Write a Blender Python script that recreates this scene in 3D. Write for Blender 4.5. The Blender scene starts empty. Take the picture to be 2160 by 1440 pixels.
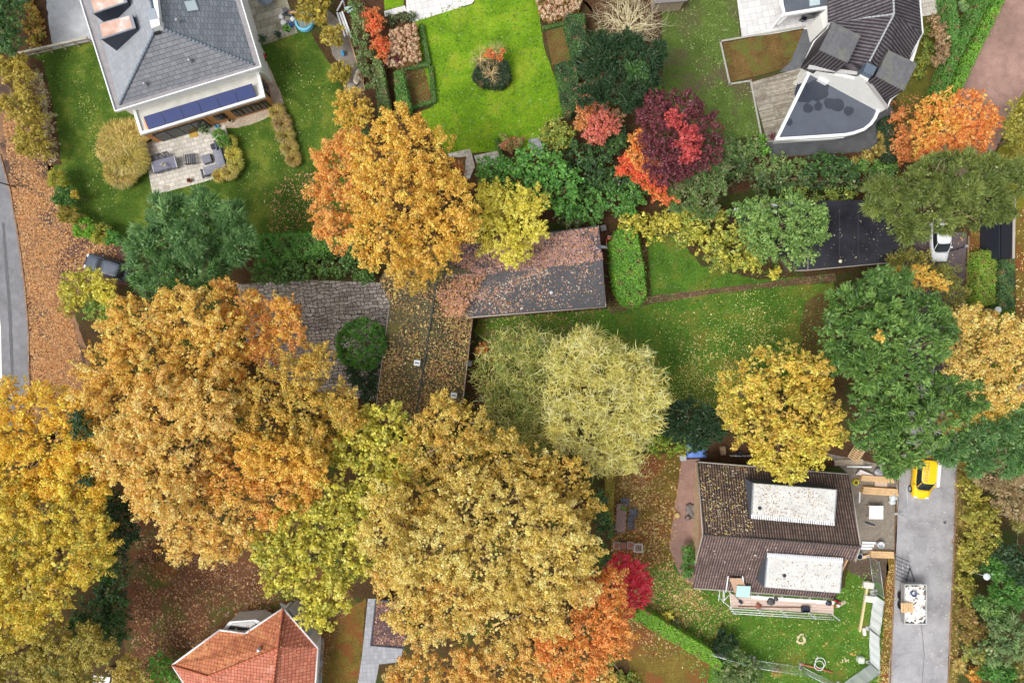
import bpy, math, random
import numpy as np
R_ = math.radians
scene = bpy.context.scene
COL = scene.collection
# ---------------------------------------------------------------- camera, light
H = 67.0           # drone height, metres
S = 21.6           # photograph pixels per metre on the ground (2160 px wide frame)
cam_d = bpy.data.cameras.new("camera"); cam = bpy.data.objects.new("camera", cam_d); COL.objects.link(cam)
cam.location = (0, 0, H); cam.rotation_euler = (0, 0, 0)
cam_d.sensor_width = 36; cam_d.lens = 36*H/100.0; cam_d.clip_end = 2000; cam_d.clip_start = 1
scene.camera = cam
SUN_EL, SUN_AZ = R_(58), R_(240)
w = bpy.data.worlds.new("World"); scene.world = w; w.use_nodes = True
nt = w.node_tree; bg = nt.nodes['Background']
sky = nt.nodes.new('ShaderNodeTexSky'); sky.sky_type = 'NISHITA'; sky.sun_disc = False
sky.sun_elevation = SUN_EL; sky.sun_rotation = SUN_AZ; sky.air_density = 1.0; sky.dust_density = 4.0; sky.ozone_density = 1.0
hs = nt.nodes.new('ShaderNodeHueSaturation'); hs.inputs['Saturation'].default_value = 0.2
nt.links.new(sky.outputs[0], hs.inputs['Color']); nt.links.new(hs.outputs[0], bg.inputs['Color'])
bg.inputs['Strength'].default_value = 0.15
sd = bpy.data.lights.new("sun", 'SUN'); sun = bpy.data.objects.new("sun", sd); COL.objects.link(sun)
sd.energy = 1.2; sd.angle = R_(24); sd.color = (1, 0.95, 0.87)
sun.rotation_euler = (R_(90)-SUN_EL, 0, R_(180)-SUN_AZ)
scene.view_settings.view_transform = 'Standard'; scene.view_settings.look = 'None'
scene.view_settings.exposure = 0.42; scene.view_settings.gamma = 1; scene.view_settings.use_curve_mapping = False

def P(px, py, z=0.0):
    """ground plan position of the point that stands at height z and was read off the photograph"""
    k = (H-z)/H/S
    return ((px-1080)*k, (720-py)*k, z)
def M(px): return px/S
# ---------------------------------------------------------------- materials
def lin(c):
    out = []
    for v in c[:3]:
        v = v/255.0
        out.append(v/12.92 if v <= 0.04045 else ((v+0.055)/1.055)**2.4)
    return tuple(out)
_m = {}
def base_mat(name, rough=0.8, metal=0.0, spec=0.3):
    m = bpy.data.materials.new(name); m.use_nodes = True
    b = m.node_tree.nodes['Principled BSDF']
    b.inputs['Roughness'].default_value = rough; b.inputs['Metallic'].default_value = metal
    b.inputs['Specular IOR Level'].default_value = spec
    return m, m.node_tree, b
def coords(nt, rot=0.0, scale=(1, 1, 1)):
    tc = nt.nodes.new('ShaderNodeNewGeometry'); mp = nt.nodes.new('ShaderNodeMapping')
    mp.vector_type = 'TEXTURE'
    nt.links.new(tc.outputs['Position'], mp.inputs['Vector'])
    mp.inputs['Rotation'].default_value = (0, 0, rot); mp.inputs['Scale'].default_value = scale
    return mp.outputs[0]
def noise(nt, vec, scale, detail=4, rough=0.6, dist=0.0):
    n = nt.nodes.new('ShaderNodeTexNoise'); n.inputs['Scale'].default_value = scale
    n.inputs['Detail'].default_value = detail; n.inputs['Roughness'].default_value = rough
    n.inputs['Distortion'].default_value = dist
    nt.links.new(vec, n.inputs['Vector']); return n.outputs['Fac']
def ramp(nt, fac, stops):
    r = nt.nodes.new('ShaderNodeValToRGB'); e = r.color_ramp.elements
    while len(e) < len(stops): e.new(0.5)
    for i, (p, c) in enumerate(stops):
        e[i].position = p; e[i].color = (*c, 1)
    nt.links.new(fac, r.inputs[0]); return r.outputs[0]
def mixc(nt, fac, a, b, mode='MIX'):
    m = nt.nodes.new('ShaderNodeMix'); m.data_type = 'RGBA'; m.blend_type = mode
    for s, v in ((0, fac), (6, a), (7, b)):
        if isinstance(v, (int, float)): m.inputs[s].default_value = v
        elif isinstance(v, tuple): m.inputs[s].default_value = (*v, 1)
        else: nt.links.new(v, m.inputs[s])
    return m.outputs[2]
def bump(nt, b, h, strength=0.4, dist=0.05):
    n = nt.nodes.new('ShaderNodeBump'); n.inputs['Strength'].default_value = strength
    n.inputs['Distance'].default_value = dist
    nt.links.new(h, n.inputs['Height']); nt.links.new(n.outputs[0], b.inputs['Normal'])
def solid(name, c, rough=0.6, metal=0.0, var=0.12, scale=6.0, spec=0.3):
    """plain paint / metal / wood with slight wear"""
    if name in _m: return _m[name]
    m, nt, b = base_mat(name, rough, metal, spec); c = lin(c)
    f = noise(nt, coords(nt), scale, 5)
    nt.links.new(ramp(nt, f, [(0.3, tuple(v*(1-var) for v in c)), (0.7, tuple(min(1, v*(1+var)) for v in c))]), b.inputs['Base Color'])
    _m[name] = m; return m
def ground_mat(name, c0, c1, c2, fine=9.0, big=0.35, rough=0.95, bmp=0.5, alt=None, altscale=0.25, altpos=(0.5, 0.62)):
    """mottled natural surface: fine noise over three colours, large patches of an alternative colour"""
    if name in _m: return _m[name]
    m, nt, b = base_mat(name, rough, 0, 0.15); v = coords(nt)
    f = noise(nt, v, fine, 6, 0.75)
    col = ramp(nt, f, [(0.32, lin(c0)), (0.5, lin(c1)), (0.68, lin(c2))])
    g = noise(nt, v, big, 3, 0.6)
    col = mixc(nt, 0.8, col, ramp(nt, g, [(0.3, (0.62, 0.62, 0.62)), (0.7, (1.25, 1.25, 1.25))]), 'MULTIPLY')
    mid = noise(nt, v, 1.3, 4, 0.65)
    col = mixc(nt, 1.0, col, ramp(nt, mid, [(0.3, (0.84,)*3), (0.7, (1.16,)*3)]), 'MULTIPLY')
    if alt:
        k = noise(nt, v, altscale, 7, 0.7, 0.4)
        col = mixc(nt, ramp(nt, k, [(altpos[0], (0, 0, 0)), (altpos[1], (1, 1, 1))]), col, mixc(nt, 0.6, lin(alt), ramp(nt, f, [(0.3, tuple(q*0.5 for q in lin(alt))), (0.7, tuple(min(1, q*1.5) for q in lin(alt)))])))
    nt.links.new(col, b.inputs['Base Color']); bump(nt, b, f, bmp, 0.06)
    _m[name] = m; return m
def brick_mat(name, c1, c2, mortar, bw, bh, rot=0.0, gap=0.012, rough=0.85, var=0.35, bmp=0.4, offset=0.5, stain=None, stainpos=(0.5, 0.65), squash=1.0, sfreq=2, spec=0.25, warp=0):
    if name in _m: return _m[name]
    m, nt, b = base_mat(name, rough, 0, spec); v = coords(nt, rot)
    if warp:
        wn = nt.nodes.new('ShaderNodeTexNoise'); wn.inputs['Scale'].default_value = .9; wn.inputs['Detail'].default_value = 3; nt.links.new(v, wn.inputs['Vector'])
        va = nt.nodes.new('ShaderNodeVectorMath'); va.operation = 'MULTIPLY_ADD'; nt.links.new(wn.outputs['Color'], va.inputs[0]); va.inputs[1].default_value = (warp,)*3; nt.links.new(v, va.inputs[2]); v = va.outputs[0]
    t = nt.nodes.new('ShaderNodeTexBrick'); nt.links.new(v, t.inputs['Vector'])
    t.offset = offset; t.squash = squash; t.squash_frequency = sfreq
    t.inputs['Color1'].default_value = (*lin(c1), 1); t.inputs['Color2'].default_value = (*lin(c2), 1)
    t.inputs['Mortar'].default_value = (*lin(mortar), 1); t.inputs['Scale'].default_value = 1
    t.inputs['Mortar Size'].default_value = gap; t.inputs['Mortar Smooth'].default_value = 0.3
    t.inputs['Brick Width'].default_value = bw; t.inputs['Row Height'].default_value = bh
    f = noise(nt, v, 3.0, 6, 0.7)
    col = mixc(nt, 1.0, t.outputs['Color'], ramp(nt, f, [(0.3, (1-var,)*3), (0.7, (1+var,)*3)]), 'MULTIPLY')
    if stain:
        k = noise(nt, v, 0.5, 8, 0.75)
        col = mixc(nt, ramp(nt, k, [(stainpos[0], (0, 0, 0)), (stainpos[1], (0.85,)*3)]), col, lin(stain))
    nt.links.new(col, b.inputs['Base Color']); bump(nt, b, t.outputs['Fac'], -bmp, 0.03)
    _m[name] = m; return m
def rib_mat(name, c1, c2, c3, rot, pitch=0.3, row=0.4, rough=0.7, stain=None, contrast=0.35, stainpos=(0.5, 0.7)):
    """ribbed pantile roof: ribs run down the slope (rot = plan direction across the ribs)"""
    if name in _m: return _m[name]
    m, nt, b = base_mat(name, rough, 0, 0.3); v = coords(nt, rot)
    wv = nt.nodes.new('ShaderNodeTexWave'); wv.wave_type = 'BANDS'; wv.bands_direction = 'X'
    wv.inputs['Scale'].default_value = math.pi*2/20/pitch; wv.inputs['Distortion'].default_value = 0.25
    wv.inputs['Detail'].default_value = 1
    nt.links.new(v, wv.inputs['Vector'])
    t = nt.nodes.new('ShaderNodeTexBrick'); nt.links.new(v, t.inputs['Vector']); t.offset = 0.0
    t.inputs['Color1'].default_value = (*lin(c1), 1); t.inputs['Color2'].default_value = (*lin(c2), 1)
    t.inputs['Mortar'].default_value = (*lin(c3), 1); t.inputs['Scale'].default_value = 1
    t.inputs['Mortar Size'].default_value = 0.02; t.inputs['Brick Width'].default_value = pitch; t.inputs['Row Height'].default_value = row
    col = mixc(nt, 1.0, t.outputs['Color'], ramp(nt, wv.outputs['Fac'], [(0.2, (1-contrast,)*3), (0.8, (1+contrast*0.6,)*3)]), 'MULTIPLY')
    f = noise(nt, v, 0.8, 6, 0.7)
    col = mixc(nt, 1.0, col, ramp(nt, f, [(0.3, (0.7,)*3), (0.7, (1.3,)*3)]), 'MULTIPLY')
    if stain:
        k = noise(nt, v, 0.45, 8, 0.8)
        col = mixc(nt, ramp(nt, k, [(stainpos[0], (0, 0, 0)), (stainpos[1], (0.8,)*3)]), col, lin(stain))
    nt.links.new(col, b.inputs['Base Color']); bump(nt, b, wv.outputs['Fac'], 0.9, 0.08)
    _m[name] = m; return m
def leaf_mat():
    m = bpy.data.materials.new('leaf'); m.use_nodes = True; nt = m.node_tree
    for n in list(nt.nodes):
        if n.type != 'OUTPUT_MATERIAL': nt.nodes.remove(n)
    out = [n for n in nt.nodes if n.type == 'OUTPUT_MATERIAL'][0]
    a = nt.nodes.new('ShaderNodeAttribute'); a.attribute_name = 'tint'
    d = nt.nodes.new('ShaderNodeBsdfDiffuse'); t = nt.nodes.new('ShaderNodeBsdfTranslucent')
    nt.links.new(a.outputs['Color'], d.inputs[0]); nt.links.new(a.outputs['Color'], t.inputs[0])
    g = nt.nodes.new('ShaderNodeBsdfGlossy'); g.inputs['Roughness'].default_value = 0.45
    x = nt.nodes.new('ShaderNodeMixShader'); x.inputs[0].default_value = 0.42
    nt.links.new(d.outputs[0], x.inputs[1]); nt.links.new(t.outputs[0], x.inputs[2])
    y = nt.nodes.new('ShaderNodeMixShader'); y.inputs[0].default_value = 0.035
    nt.links.new(x.outputs[0], y.inputs[1]); nt.links.new(g.outputs[0], y.inputs[2])
    nt.links.new(y.outputs[0], out.inputs['Surface']); return m
LEAF = leaf_mat()
# ---------------------------------------------------------------- objects
def tag(o, label=None, cat=None, group=None, kind=None):
    if label: o['label'] = label
    if cat: o['category'] = cat
    if group: o['group'] = group
    if kind: o['kind'] = kind
    return o
def wloc(o):
    v = [0, 0, 0]
    while o is not None:
        for i in range(3): v[i] += o.location[i]
        o = o.parent
    return v
def thing(name, label, cat, loc=(0, 0, 0), group=None):
    o = bpy.data.objects.new(name, None); COL.objects.link(o); o.location = loc
    o.empty_display_size = 0.3
    return tag(o, label, cat, group)
def copy_tree(o, parent=None, label=None, loc=None, rz=None):
    c = o.copy(); COL.objects.link(c)
    if parent is not None: c.parent = parent
    if label: c['label'] = label
    if loc is not None: c.location = loc
    if rz is not None: c.rotation_euler = (0, 0, rz)
    for ch in list(o.children): copy_tree(ch, c)
    return c
class MB:
    """collects faces in world coordinates, links them as one mesh object"""
    def __init__(s): s.v = []; s.f = []; s.sm = []
    def add(s, vs, fs, smooth=False):
        n = len(s.v); s.v += [tuple(p) for p in vs]
        s.f += [tuple(i+n for i in f) for f in fs]; s.sm += [smooth]*len(fs); return s
    def box(s, c, size, rz=0.0, bevel=0.0, taper=1.0):
        sx, sy, sz = [q/2 for q in size]; co, si = math.cos(rz), math.sin(rz); vs = []
        b = min(bevel, sx*0.45, sy*0.45)
        if b > 0:
            ring = [(-sx+b, -sy), (sx-b, -sy), (sx, -sy+b), (sx, sy-b), (sx-b, sy), (-sx+b, sy), (-sx, sy-b), (-sx, -sy+b)]
        else: ring = [(-sx, -sy), (sx, -sy), (sx, sy), (-sx, sy)]
        n = len(ring)
        lv = [(-sz, 1), (sz-min(b, sz), 1), (sz, 1-(b/sx if b else 0))] if b > 0 else [(-sz, 1), (sz, taper)]
        for z, k in lv:
            for x, y in ring: vs.append((c[0]+k*(x*co-y*si), c[1]+k*(x*si+y*co), c[2]+z))
        fs = [tuple(range(n))[::-1], tuple(range(n*(len(lv)-1), n*len(lv)))]
        for j in range(len(lv)-1):
            for i in range(n): fs.append((j*n+i, j*n+(i+1) % n, (j+1)*n+(i+1) % n, (j+1)*n+i))
        return s.add(vs, fs)
    def prism(s, pts, z0, z1):
        n = len(pts)
        a = sum(pts[i][0]*pts[(i+1) % n][1]-pts[(i+1) % n][0]*pts[i][1] for i in range(n))
        if a < 0: pts = pts[::-1]
        vs = [(p[0], p[1], z0) for p in pts]+[(p[0], p[1], z1) for p in pts]
        fs = [tuple(range(n))[::-1], tuple(range(n, 2*n))]+[(i, (i+1) % n, n+(i+1) % n, n+i) for i in range(n)]
        return s.add(vs, fs)
    def slab(s, pts, th=0.12):
        """3-D polygon with thickness below"""
        n = len(pts); vs = list(pts)+[(p[0], p[1], p[2]-th) for p in pts]
        a = sum(pts[i][0]*pts[(i+1) % n][1]-pts[(i+1) % n][0]*pts[i][1] for i in range(n))
        if a < 0: pts = pts[::-1]; vs = list(pts)+[(p[0], p[1], p[2]-th) for p in pts]
        return s.add(vs, [tuple(range(n)), tuple(range(n, 2*n))[::-1]]+[(i, i+n, (i+1) % n+n, (i+1) % n) for i in range(n)])
    def tube(s, p0, p1, r0, r1=None, n=8, smooth=True):
        r1 = r0 if r1 is None else r1
        a = np.array(p0, float); b = np.array(p1, float); d = b-a; L = np.linalg.norm(d)
        if L < 1e-6: return s
        d /= L; u = np.cross(d, (0, 0, 1)) if abs(d[2]) < 0.9 else np.cross(d, (1, 0, 0)); u /= np.linalg.norm(u); w_ = np.cross(d, u)
        vs = []
        for c, r in ((a, r0), (b, r1)):
            for i in range(n):
                t = 2*math.pi*i/n; vs.append(tuple(c+r*(math.cos(t)*u+math.sin(t)*w_)))
        fs = [(i, n+i, n+(i+1) % n, (i+1) % n) for i in range(n)]
        s.add(vs, fs, smooth); k = len(s.v)-2*n
        s.f += [tuple(range(k, k+n)), tuple(range(k+n, k+2*n))[::-1]]; s.sm += [False, False]; return s
    def path(s, pts, r, n=6):
        for a, b in zip(pts, pts[1:]): s.tube(a, b, r, r, n)
        return s
    def lathe(s, c, prof, n=16, sx=1.0, sy=1.0, smooth=True):
        vs = []
        for r, z in prof:
            for i in range(n):
                t = 2*math.pi*i/n; vs.append((c[0]+r*sx*math.cos(t), c[1]+r*sy*math.sin(t), c[2]+z))
        fs = []
        for j in range(len(prof)-1):
            for i in range(n): fs.append((j*n+i, j*n+(i+1) % n, (j+1)*n+(i+1) % n, (j+1)*n+i))
        s.add(vs, fs, smooth); k = len(s.v)-n*len(prof)
        s.f += [tuple(range(k, k+n))[::-1], tuple(range(k+n*(len(prof)-1), k+n*len(prof)))]; s.sm += [False, False]; return s
    def blob(s, c, r, seed=0, n=10, m=7, rough=0.2, sz=1.0):
        rg = random.Random(seed); vs = []
        for j in range(m+1):
            ph = math.pi*j/m
            for i in range(n):
                t = 2*math.pi*i/n; q = 1+rg.uniform(-rough, rough)
                vs.append((c[0]+r*q*math.sin(ph)*math.cos(t), c[1]+r*q*math.sin(ph)*math.sin(t), c[2]+r*sz*q*math.cos(ph)))
        fs = [(j*n+i, (j+1)*n+i, (j+1)*n+(i+1) % n, j*n+(i+1) % n) for j in range(m) for i in range(n)]
        return s.add(vs, fs, True)
    def torus(s, c, R, r, n=32, m=8, nrm=None, sx=1, sy=1):
        vs = []
        for i in range(n):
            t = 2*math.pi*i/n
            for j in range(m):
                q = 2*math.pi*j/m; rr = R+r*math.cos(q)
                vs.append((c[0]+rr*math.cos(t)*sx, c[1]+rr*math.sin(t)*sy, c[2]+r*math.sin(q)))
        fs = [(i*m+j, ((i+1) % n)*m+j, ((i+1) % n)*m+(j+1) % m, i*m+(j+1) % m) for i in range(n) for j in range(m)]
        return s.add(vs, fs, True)
    def build(s, name, mat, parent=None, label=None, loc=None, cat=None, group=None, kind=None):
        me = bpy.data.meshes.new(name); off = wloc(parent) if parent is not None else (loc or (0, 0, 0))
        me.from_pydata([(p[0]-off[0], p[1]-off[1], p[2]-off[2]) for p in s.v], [], s.f)
        me.polygons.foreach_set('use_smooth', s.sm); me.materials.append(mat); me.update()
        o = bpy.data.objects.new(name, me); COL.objects.link(o)
        if parent is not None: o.parent = parent
        elif loc: o.location = loc
        return tag(o, label, cat, group, kind)
def pp(pts, z=0.0):
    """pixel list -> plan positions for height z"""
    return [P(a, b, z)[:2] for a, b in pts]
def rough_poly(pts, jit, step=0.5, seed=1):
    rg = random.Random(seed); out = []
    for i in range(len(pts)):
        a = pts[i]; b = pts[(i+1) % len(pts)]; L = math.hypot(b[0]-a[0], b[1]-a[1]); k = max(1, int(L/step))
        for j in range(k):
            t = j/k; out.append((a[0]+(b[0]-a[0])*t+rg.uniform(-jit, jit), a[1]+(b[1]-a[1])*t+rg.uniform(-jit, jit)))
    return out
def sheet(name, pts, level, mat, jit=0.0, seed=1, smooth_corners=0):
    q = pp(pts)
    for _ in range(smooth_corners):
        r = []
        for i in range(len(q)):
            a, b = q[i], q[(i+1) % len(q)]
            r += [(a[0]*.75+b[0]*.25, a[1]*.75+b[1]*.25), (a[0]*.25+b[0]*.75, a[1]*.25+b[1]*.75)]
        q = r
    if jit: q = rough_poly(q, jit, 0.5, seed)
    mb = MB(); z = 0.004*level
    n = len(q); a = sum(q[i][0]*q[(i+1) % n][1]-q[(i+1) % n][0]*q[i][1] for i in range(n))
    if a < 0: q = q[::-1]
    mb.add([(x, y, z) for x, y in q], [tuple(range(n))])
    return mb.build(name, mat, kind='structure')
# ---------------------------------------------------------------- leaf-cloud meshes
def nrm(a): return a/np.maximum(np.linalg.norm(a, axis=-1, keepdims=True), 1e-9)
def quads_obj(name, V, C, parent=None, loc=None, **kw):
    """V (N,4,3) world positions, C (N,3) leaf colours"""
    n = len(V); off = np.array(wloc(parent) if parent is not None else (loc or (0, 0, 0)))
    me = bpy.data.meshes.new(name); me.vertices.add(4*n); me.loops.add(4*n); me.polygons.add(n)
    me.vertices.foreach_set('co', (V.reshape(-1, 3)-off).astype(np.float32).ravel())
    me.loops.foreach_set('vertex_index', np.arange(4*n, dtype=np.int32))
    me.polygons.foreach_set('loop_start', np.arange(0, 4*n, 4, dtype=np.int32))
    me.update(calc_edges=True)
    a = me.attributes.new('tint', 'FLOAT_COLOR', 'FACE')
    a.data.foreach_set('color', np.concatenate([C, np.ones((n, 1))], 1).astype(np.float32).ravel())
    me.materials.append(LEAF)
    o = bpy.data.objects.new(name, me); COL.objects.link(o)
    if parent is not None: o.parent = parent
    elif loc: o.location = loc
    return tag(o, **kw)
def rhomb(pos, t, nn, L, W):
    """leaf: rhombus along t, width across, tip pushed along; pos = middle"""
    b = nrm(np.cross(nn, t)); t = nrm(t)
    L = L[:, None]; W = W[:, None]
    return np.stack([pos-t*L*.5, pos+b*W*.5-t*L*.05, pos+t*L*.5, pos-b*W*.5-t*L*.05], 1)
PAL = dict(
 gold=[(226,172,56),(210,158,46),(240,194,88),(190,140,40)],
 amber=[(226,152,64),(210,134,52),(240,178,92),(186,116,46)],
 tan=[(214,184,88),(194,164,66),(234,210,132),(168,146,56)],
 peach=[(230,182,90),(216,164,62),(242,206,130),(190,138,52)],
 rust=[(205,125,60),(180,100,45),(222,150,80)],
 yellow=[(238,182,38),(226,162,30),(246,200,66),(206,150,40)],
 lime=[(212,182,46),(184,166,42),(232,198,66),(144,146,38)],
 bright=[(226,202,58),(202,188,50),(240,218,96),(160,156,42)],
 ygreen=[(168,160,52),(136,144,46),(196,182,64),(102,122,38)],
 green=[(74,134,58),(56,112,46),(96,160,76),(84,136,50)],
 apple=[(108,146,74),(80,120,54),(136,170,96),(62,98,46)],
 deep=[(34,62,38),(44,76,46),(28,50,32)],
 dark=[(36,62,46),(46,76,54),(28,50,38)],
 cyp=[(70,110,54),(88,130,60),(46,82,42),(112,150,78)],
 cypl=[(98,136,60),(114,148,70)],
 pine=[(92,110,52),(66,88,42),(122,140,70)],
 spruce=[(84,128,80),(62,100,64),(122,164,108),(72,112,68)],
 olive=[(146,136,48),(122,120,42),(170,154,58),(152,126,44)],
 grey=[(112,124,88),(92,108,74),(136,146,104)],
 dusty=[(166,142,104),(146,120,86),(190,166,126),(120,112,70)],
 maple=[(234,138,54),(220,116,44),(244,166,74),(204,100,42)],
 flame=[(235,80,40),(222,60,40),(246,110,50)],
 red=[(214,36,64),(190,26,52),(232,62,84)],
 burg=[(92,36,48),(74,34,42),(118,46,56)],
 crim=[(176,58,60),(198,72,62),(144,46,56)],
 coral=[(214,110,98),(198,88,82),(232,128,96)],
 brownish=[(150,110,76),(126,92,62),(174,134,92)],
 willow=[(230,210,120),(210,190,92),(246,234,170),(168,158,70)],
 willowg=[(168,168,78),(130,140,56),(204,198,112),(96,112,44)],
 hedge=[(78,138,38),(58,112,32),(98,158,50)],
 limeh=[(108,160,34),(90,140,30),(126,178,44)],
 hgreen=[(64,108,50),(50,90,42),(82,128,62)],
 straw=[(184,156,78),(160,134,60),(204,178,106),(132,124,54)],
 grassy=[(120,150,60),(98,132,50),(146,166,76)],
 goldg=[(176,152,44),(152,138,40),(192,166,58)],
 hyd=[(214,172,144),(228,192,164),(192,146,120)],
 lawnb=[(64,100,30),(84,122,40),(52,86,28),(110,140,56)],
 peachl=[(208,158,98),(192,138,84),(150,104,66)],
 mauvel=[(154,116,118),(172,132,132),(130,94,98),(194,162,160)],
 yellowg=[(130,136,50),(150,150,62)],
 pinkl=[(172,120,108),(192,144,128),(146,98,88)],
 orangel=[(198,136,74),(216,160,96),(164,106,58),(120,84,58)],
 brownl=[(116,80,52),(138,98,62),(88,60,42),(164,124,82)],
 yellowl=[(214,196,96),(190,168,70),(232,220,140),(160,130,60)],
 palel=[(214,204,180),(190,176,150),(232,226,210)],
)
GAIN = 1.42
EVER = ('cyp', 'cypl', 'spruce', 'pine', 'hgreen', 'green', 'apple', 'grey', 'deep', 'dark')
def pal(key):
    if isinstance(key, str):
        c = np.array([lin(c) for c in PAL[key]])**0.84*GAIN*(np.array([1.16, 1.08, 0.84]) if key in EVER else np.array([1.0, 1.0, 0.95]))
        return c*.94+c.mean(1, keepdims=True)*.06
    return np.concatenate([pal(k) for k in key])
def leafcol(rng, cols, base, n, mixk=0.45, lo=0.62, hi=1.26):
    c = cols[rng.integers(0, len(cols), n)]
    c = base*(1-mixk)+c*mixk
    return np.clip(c*rng.uniform(lo, hi, (n, 1)), 0.004, 0.92)
def puffs_of(lobes, rp, rng, squash, low=-0.2, cull=0.74, jit=(0.80, 1.10), wild=0.16):
    L = []
    for lb in lobes:
        px, py, r, zt = lb[:4]; key = lb[4]
        R = r/S*0.97
        zc = max(zt-R*squash, R*squash*0.15); R *= (H-zc)/H
        L.append((np.array(P(px, py, zc)), R, key))
    out = []
    for i, (C, R, key) in enumerate(L):
        q = min(rp, R*0.55); n = int(3.5*(R/q)**2)+4
        u = nrm(rng.normal(size=(n*3, 3))); u = u[u[:, 2] > low][:n]
        rad = rng.uniform(jit[0], jit[1], len(u))[:, None]; wd = rng.random(len(u)) < wild; rad[wd] = rng.uniform(1.06, 1.30, (wd.sum(), 1))
        ph = np.arctan2(u[:, 1], u[:, 0]); q1, q2 = rng.uniform(0, 6.3, 2)
        if wild: rad = rad*(1+.09*np.sin(3*ph+q1)+.07*np.sin(7*ph+q2))[:, None]
        p = C+u*rad*(R-q*0.62)*np.array([1, 1, squash])
        keep = np.ones(len(p), bool)
        for j, (C2, R2, _) in enumerate(L):
            if j == i: continue
            d = np.linalg.norm((p-C2)/np.array([R2, R2, R2*squash]), axis=1); keep &= d > cull
        keep &= p[:, 2] > 0.05
        cols = pal(key)
        for pt, uu, ww in zip(p[keep], u[keep], wd[keep]):
            a, b = rng.integers(0, len(cols), 2); t = rng.random()
            out.append((pt, uu, q*(0.5 if ww else rng.uniform(0.55, 1.2)), cols, (cols[a]*t+cols[b]*(1-t))*rng.uniform(0.88, 1.12)))
    return L, out
def crown(name, lobes, parent, rng, style='broad', rp=0.6, leaf=0.165, jit=(0.80, 1.10), wild=0.22, dens=1.0, squash=0.72, under=True, spread=0.55, low=-0.2, loc=None, **kw):
    L, puffs = puffs_of(lobes, rp, rng, squash, low, 0.74, jit, wild)
    Vs, Cs = [], []
    for pt, u, r, cols, base in puffs:
        if style == 'broad':
            n = int(dens*8.5*(r/leaf)**2)
            v = nrm(rng.normal(size=(n, 3))+u*0.55+np.array([0, 0, .35]))
            ax = nrm(u*np.array([1.2, 1.2, .7])+rng.normal(size=3)*.45); s = rng.uniform(-1.0, 1.35, (n, 1))
            pos = pt+ax*r*s*.85+v*r*rng.uniform(0.2, 1.0, (n, 1))**0.5*(.78-.3*np.abs(s))*np.array([1, 1, .85])
            nn = nrm(v*0.8+rng.normal(size=(n, 3))*0.55+np.array([0, 0, .35]))
            t = nrm(np.cross(nn, rng.normal(size=(n, 3))))
            ln = leaf*rng.uniform(0.6, 1.35, n); Vs.append(rhomb(pos, t, nn, ln, ln*0.72)); Cs.append(leafcol(rng, cols, base, n))
        elif style in ('frond', 'needle'):
            n = int(dens*(7.0 if style == 'frond' else 4.5)*(r/leaf)**2*1.2)
            ax = nrm(u*np.array([1.1, 1.1, .45])+np.array([0, 0, .1])+rng.normal(size=3)*np.array([.6, .6, .2]))
            d = nrm(ax+rng.normal(size=(n, 3))*spread)
            ln = r*rng.uniform(0.45, 1.15, n)
            root = pt-ax*r*0.45+rng.normal(size=(n, 3))*r*0.22
            wd = leaf*(0.62 if style == 'frond' else 0.5)*rng.uniform(0.7, 1.3, n)
            mid = root+d*ln[:, None]*0.5
            nn = nrm(np.cross(d, rng.normal(size=(n, 3)))+np.array([0, 0, .6]))
            nn = nrm(nn-d*np.sum(nn*d, 1, keepdims=True))
            Vs.append(rhomb(mid, d, nn, ln, wd)); Cs.append(leafcol(rng, cols, base, n, 0.5))
        elif style == 'curl':
            n = int(dens*5.0*(r/leaf)**1.5)
            p = pt+rng.normal(size=(n, 3))*r*0.45; d = nrm(rng.normal(size=(n, 3))+u*0.9+np.array([0, 0, .3])); tw = nrm(rng.normal(size=(n, 3)))
            c = leafcol(rng, cols, base, n, 0.5); sl = leaf*rng.uniform(0.7, 1.4, (n, 1))
            for k in range(4):
                e = p+d*sl; nn = nrm(np.cross(d, tw)+np.array([0, 0, .5])); b = nrm(np.cross(nn, d))*leaf*(0.17-0.03*k)
                b2 = nrm(np.cross(nn, d))*leaf*(0.14-0.03*k)
                Vs.append(np.stack([p+b, e+b2, e-b2, p-b], 1)); Cs.append(c)
                p = e; d = nrm(d+np.cross(tw, d)*0.75+rng.normal(size=(n, 3))*0.2)
    if under:      # the leaves further inside the crown
        for C, R, key in L:
            cols = pal(key); lf = leaf*1.8; n = int(5.0*(R/lf)**2)
            v = nrm(rng.normal(size=(n, 3))); v[:, 2] = np.abs(v[:, 2])*0.9-0.15
            pos = C+nrm(v)*R*rng.uniform(0.4, 0.86, (n, 1))*np.array([1, 1, squash])
            nn = nrm(nrm(v)+rng.normal(size=(n, 3))*0.5); t = nrm(np.cross(nn, rng.normal(size=(n, 3))))
            ln = lf*rng.uniform(0.7, 1.3, n); ok = pos[:, 2] > 0.05
            Vs.append(rhomb(pos, t, nn, ln, ln*0.8)[ok]); Cs.append(leafcol(rng, cols, cols.mean(0), n)[ok])
    return quads_obj(name, np.concatenate(Vs), np.concatenate(Cs), parent, loc, **kw), L
BARK = None
def bark():
    global BARK
    if BARK is None: BARK = solid('bark', (142, 126, 100), 0.95, 0, 0.35, 5)
    return BARK
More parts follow.
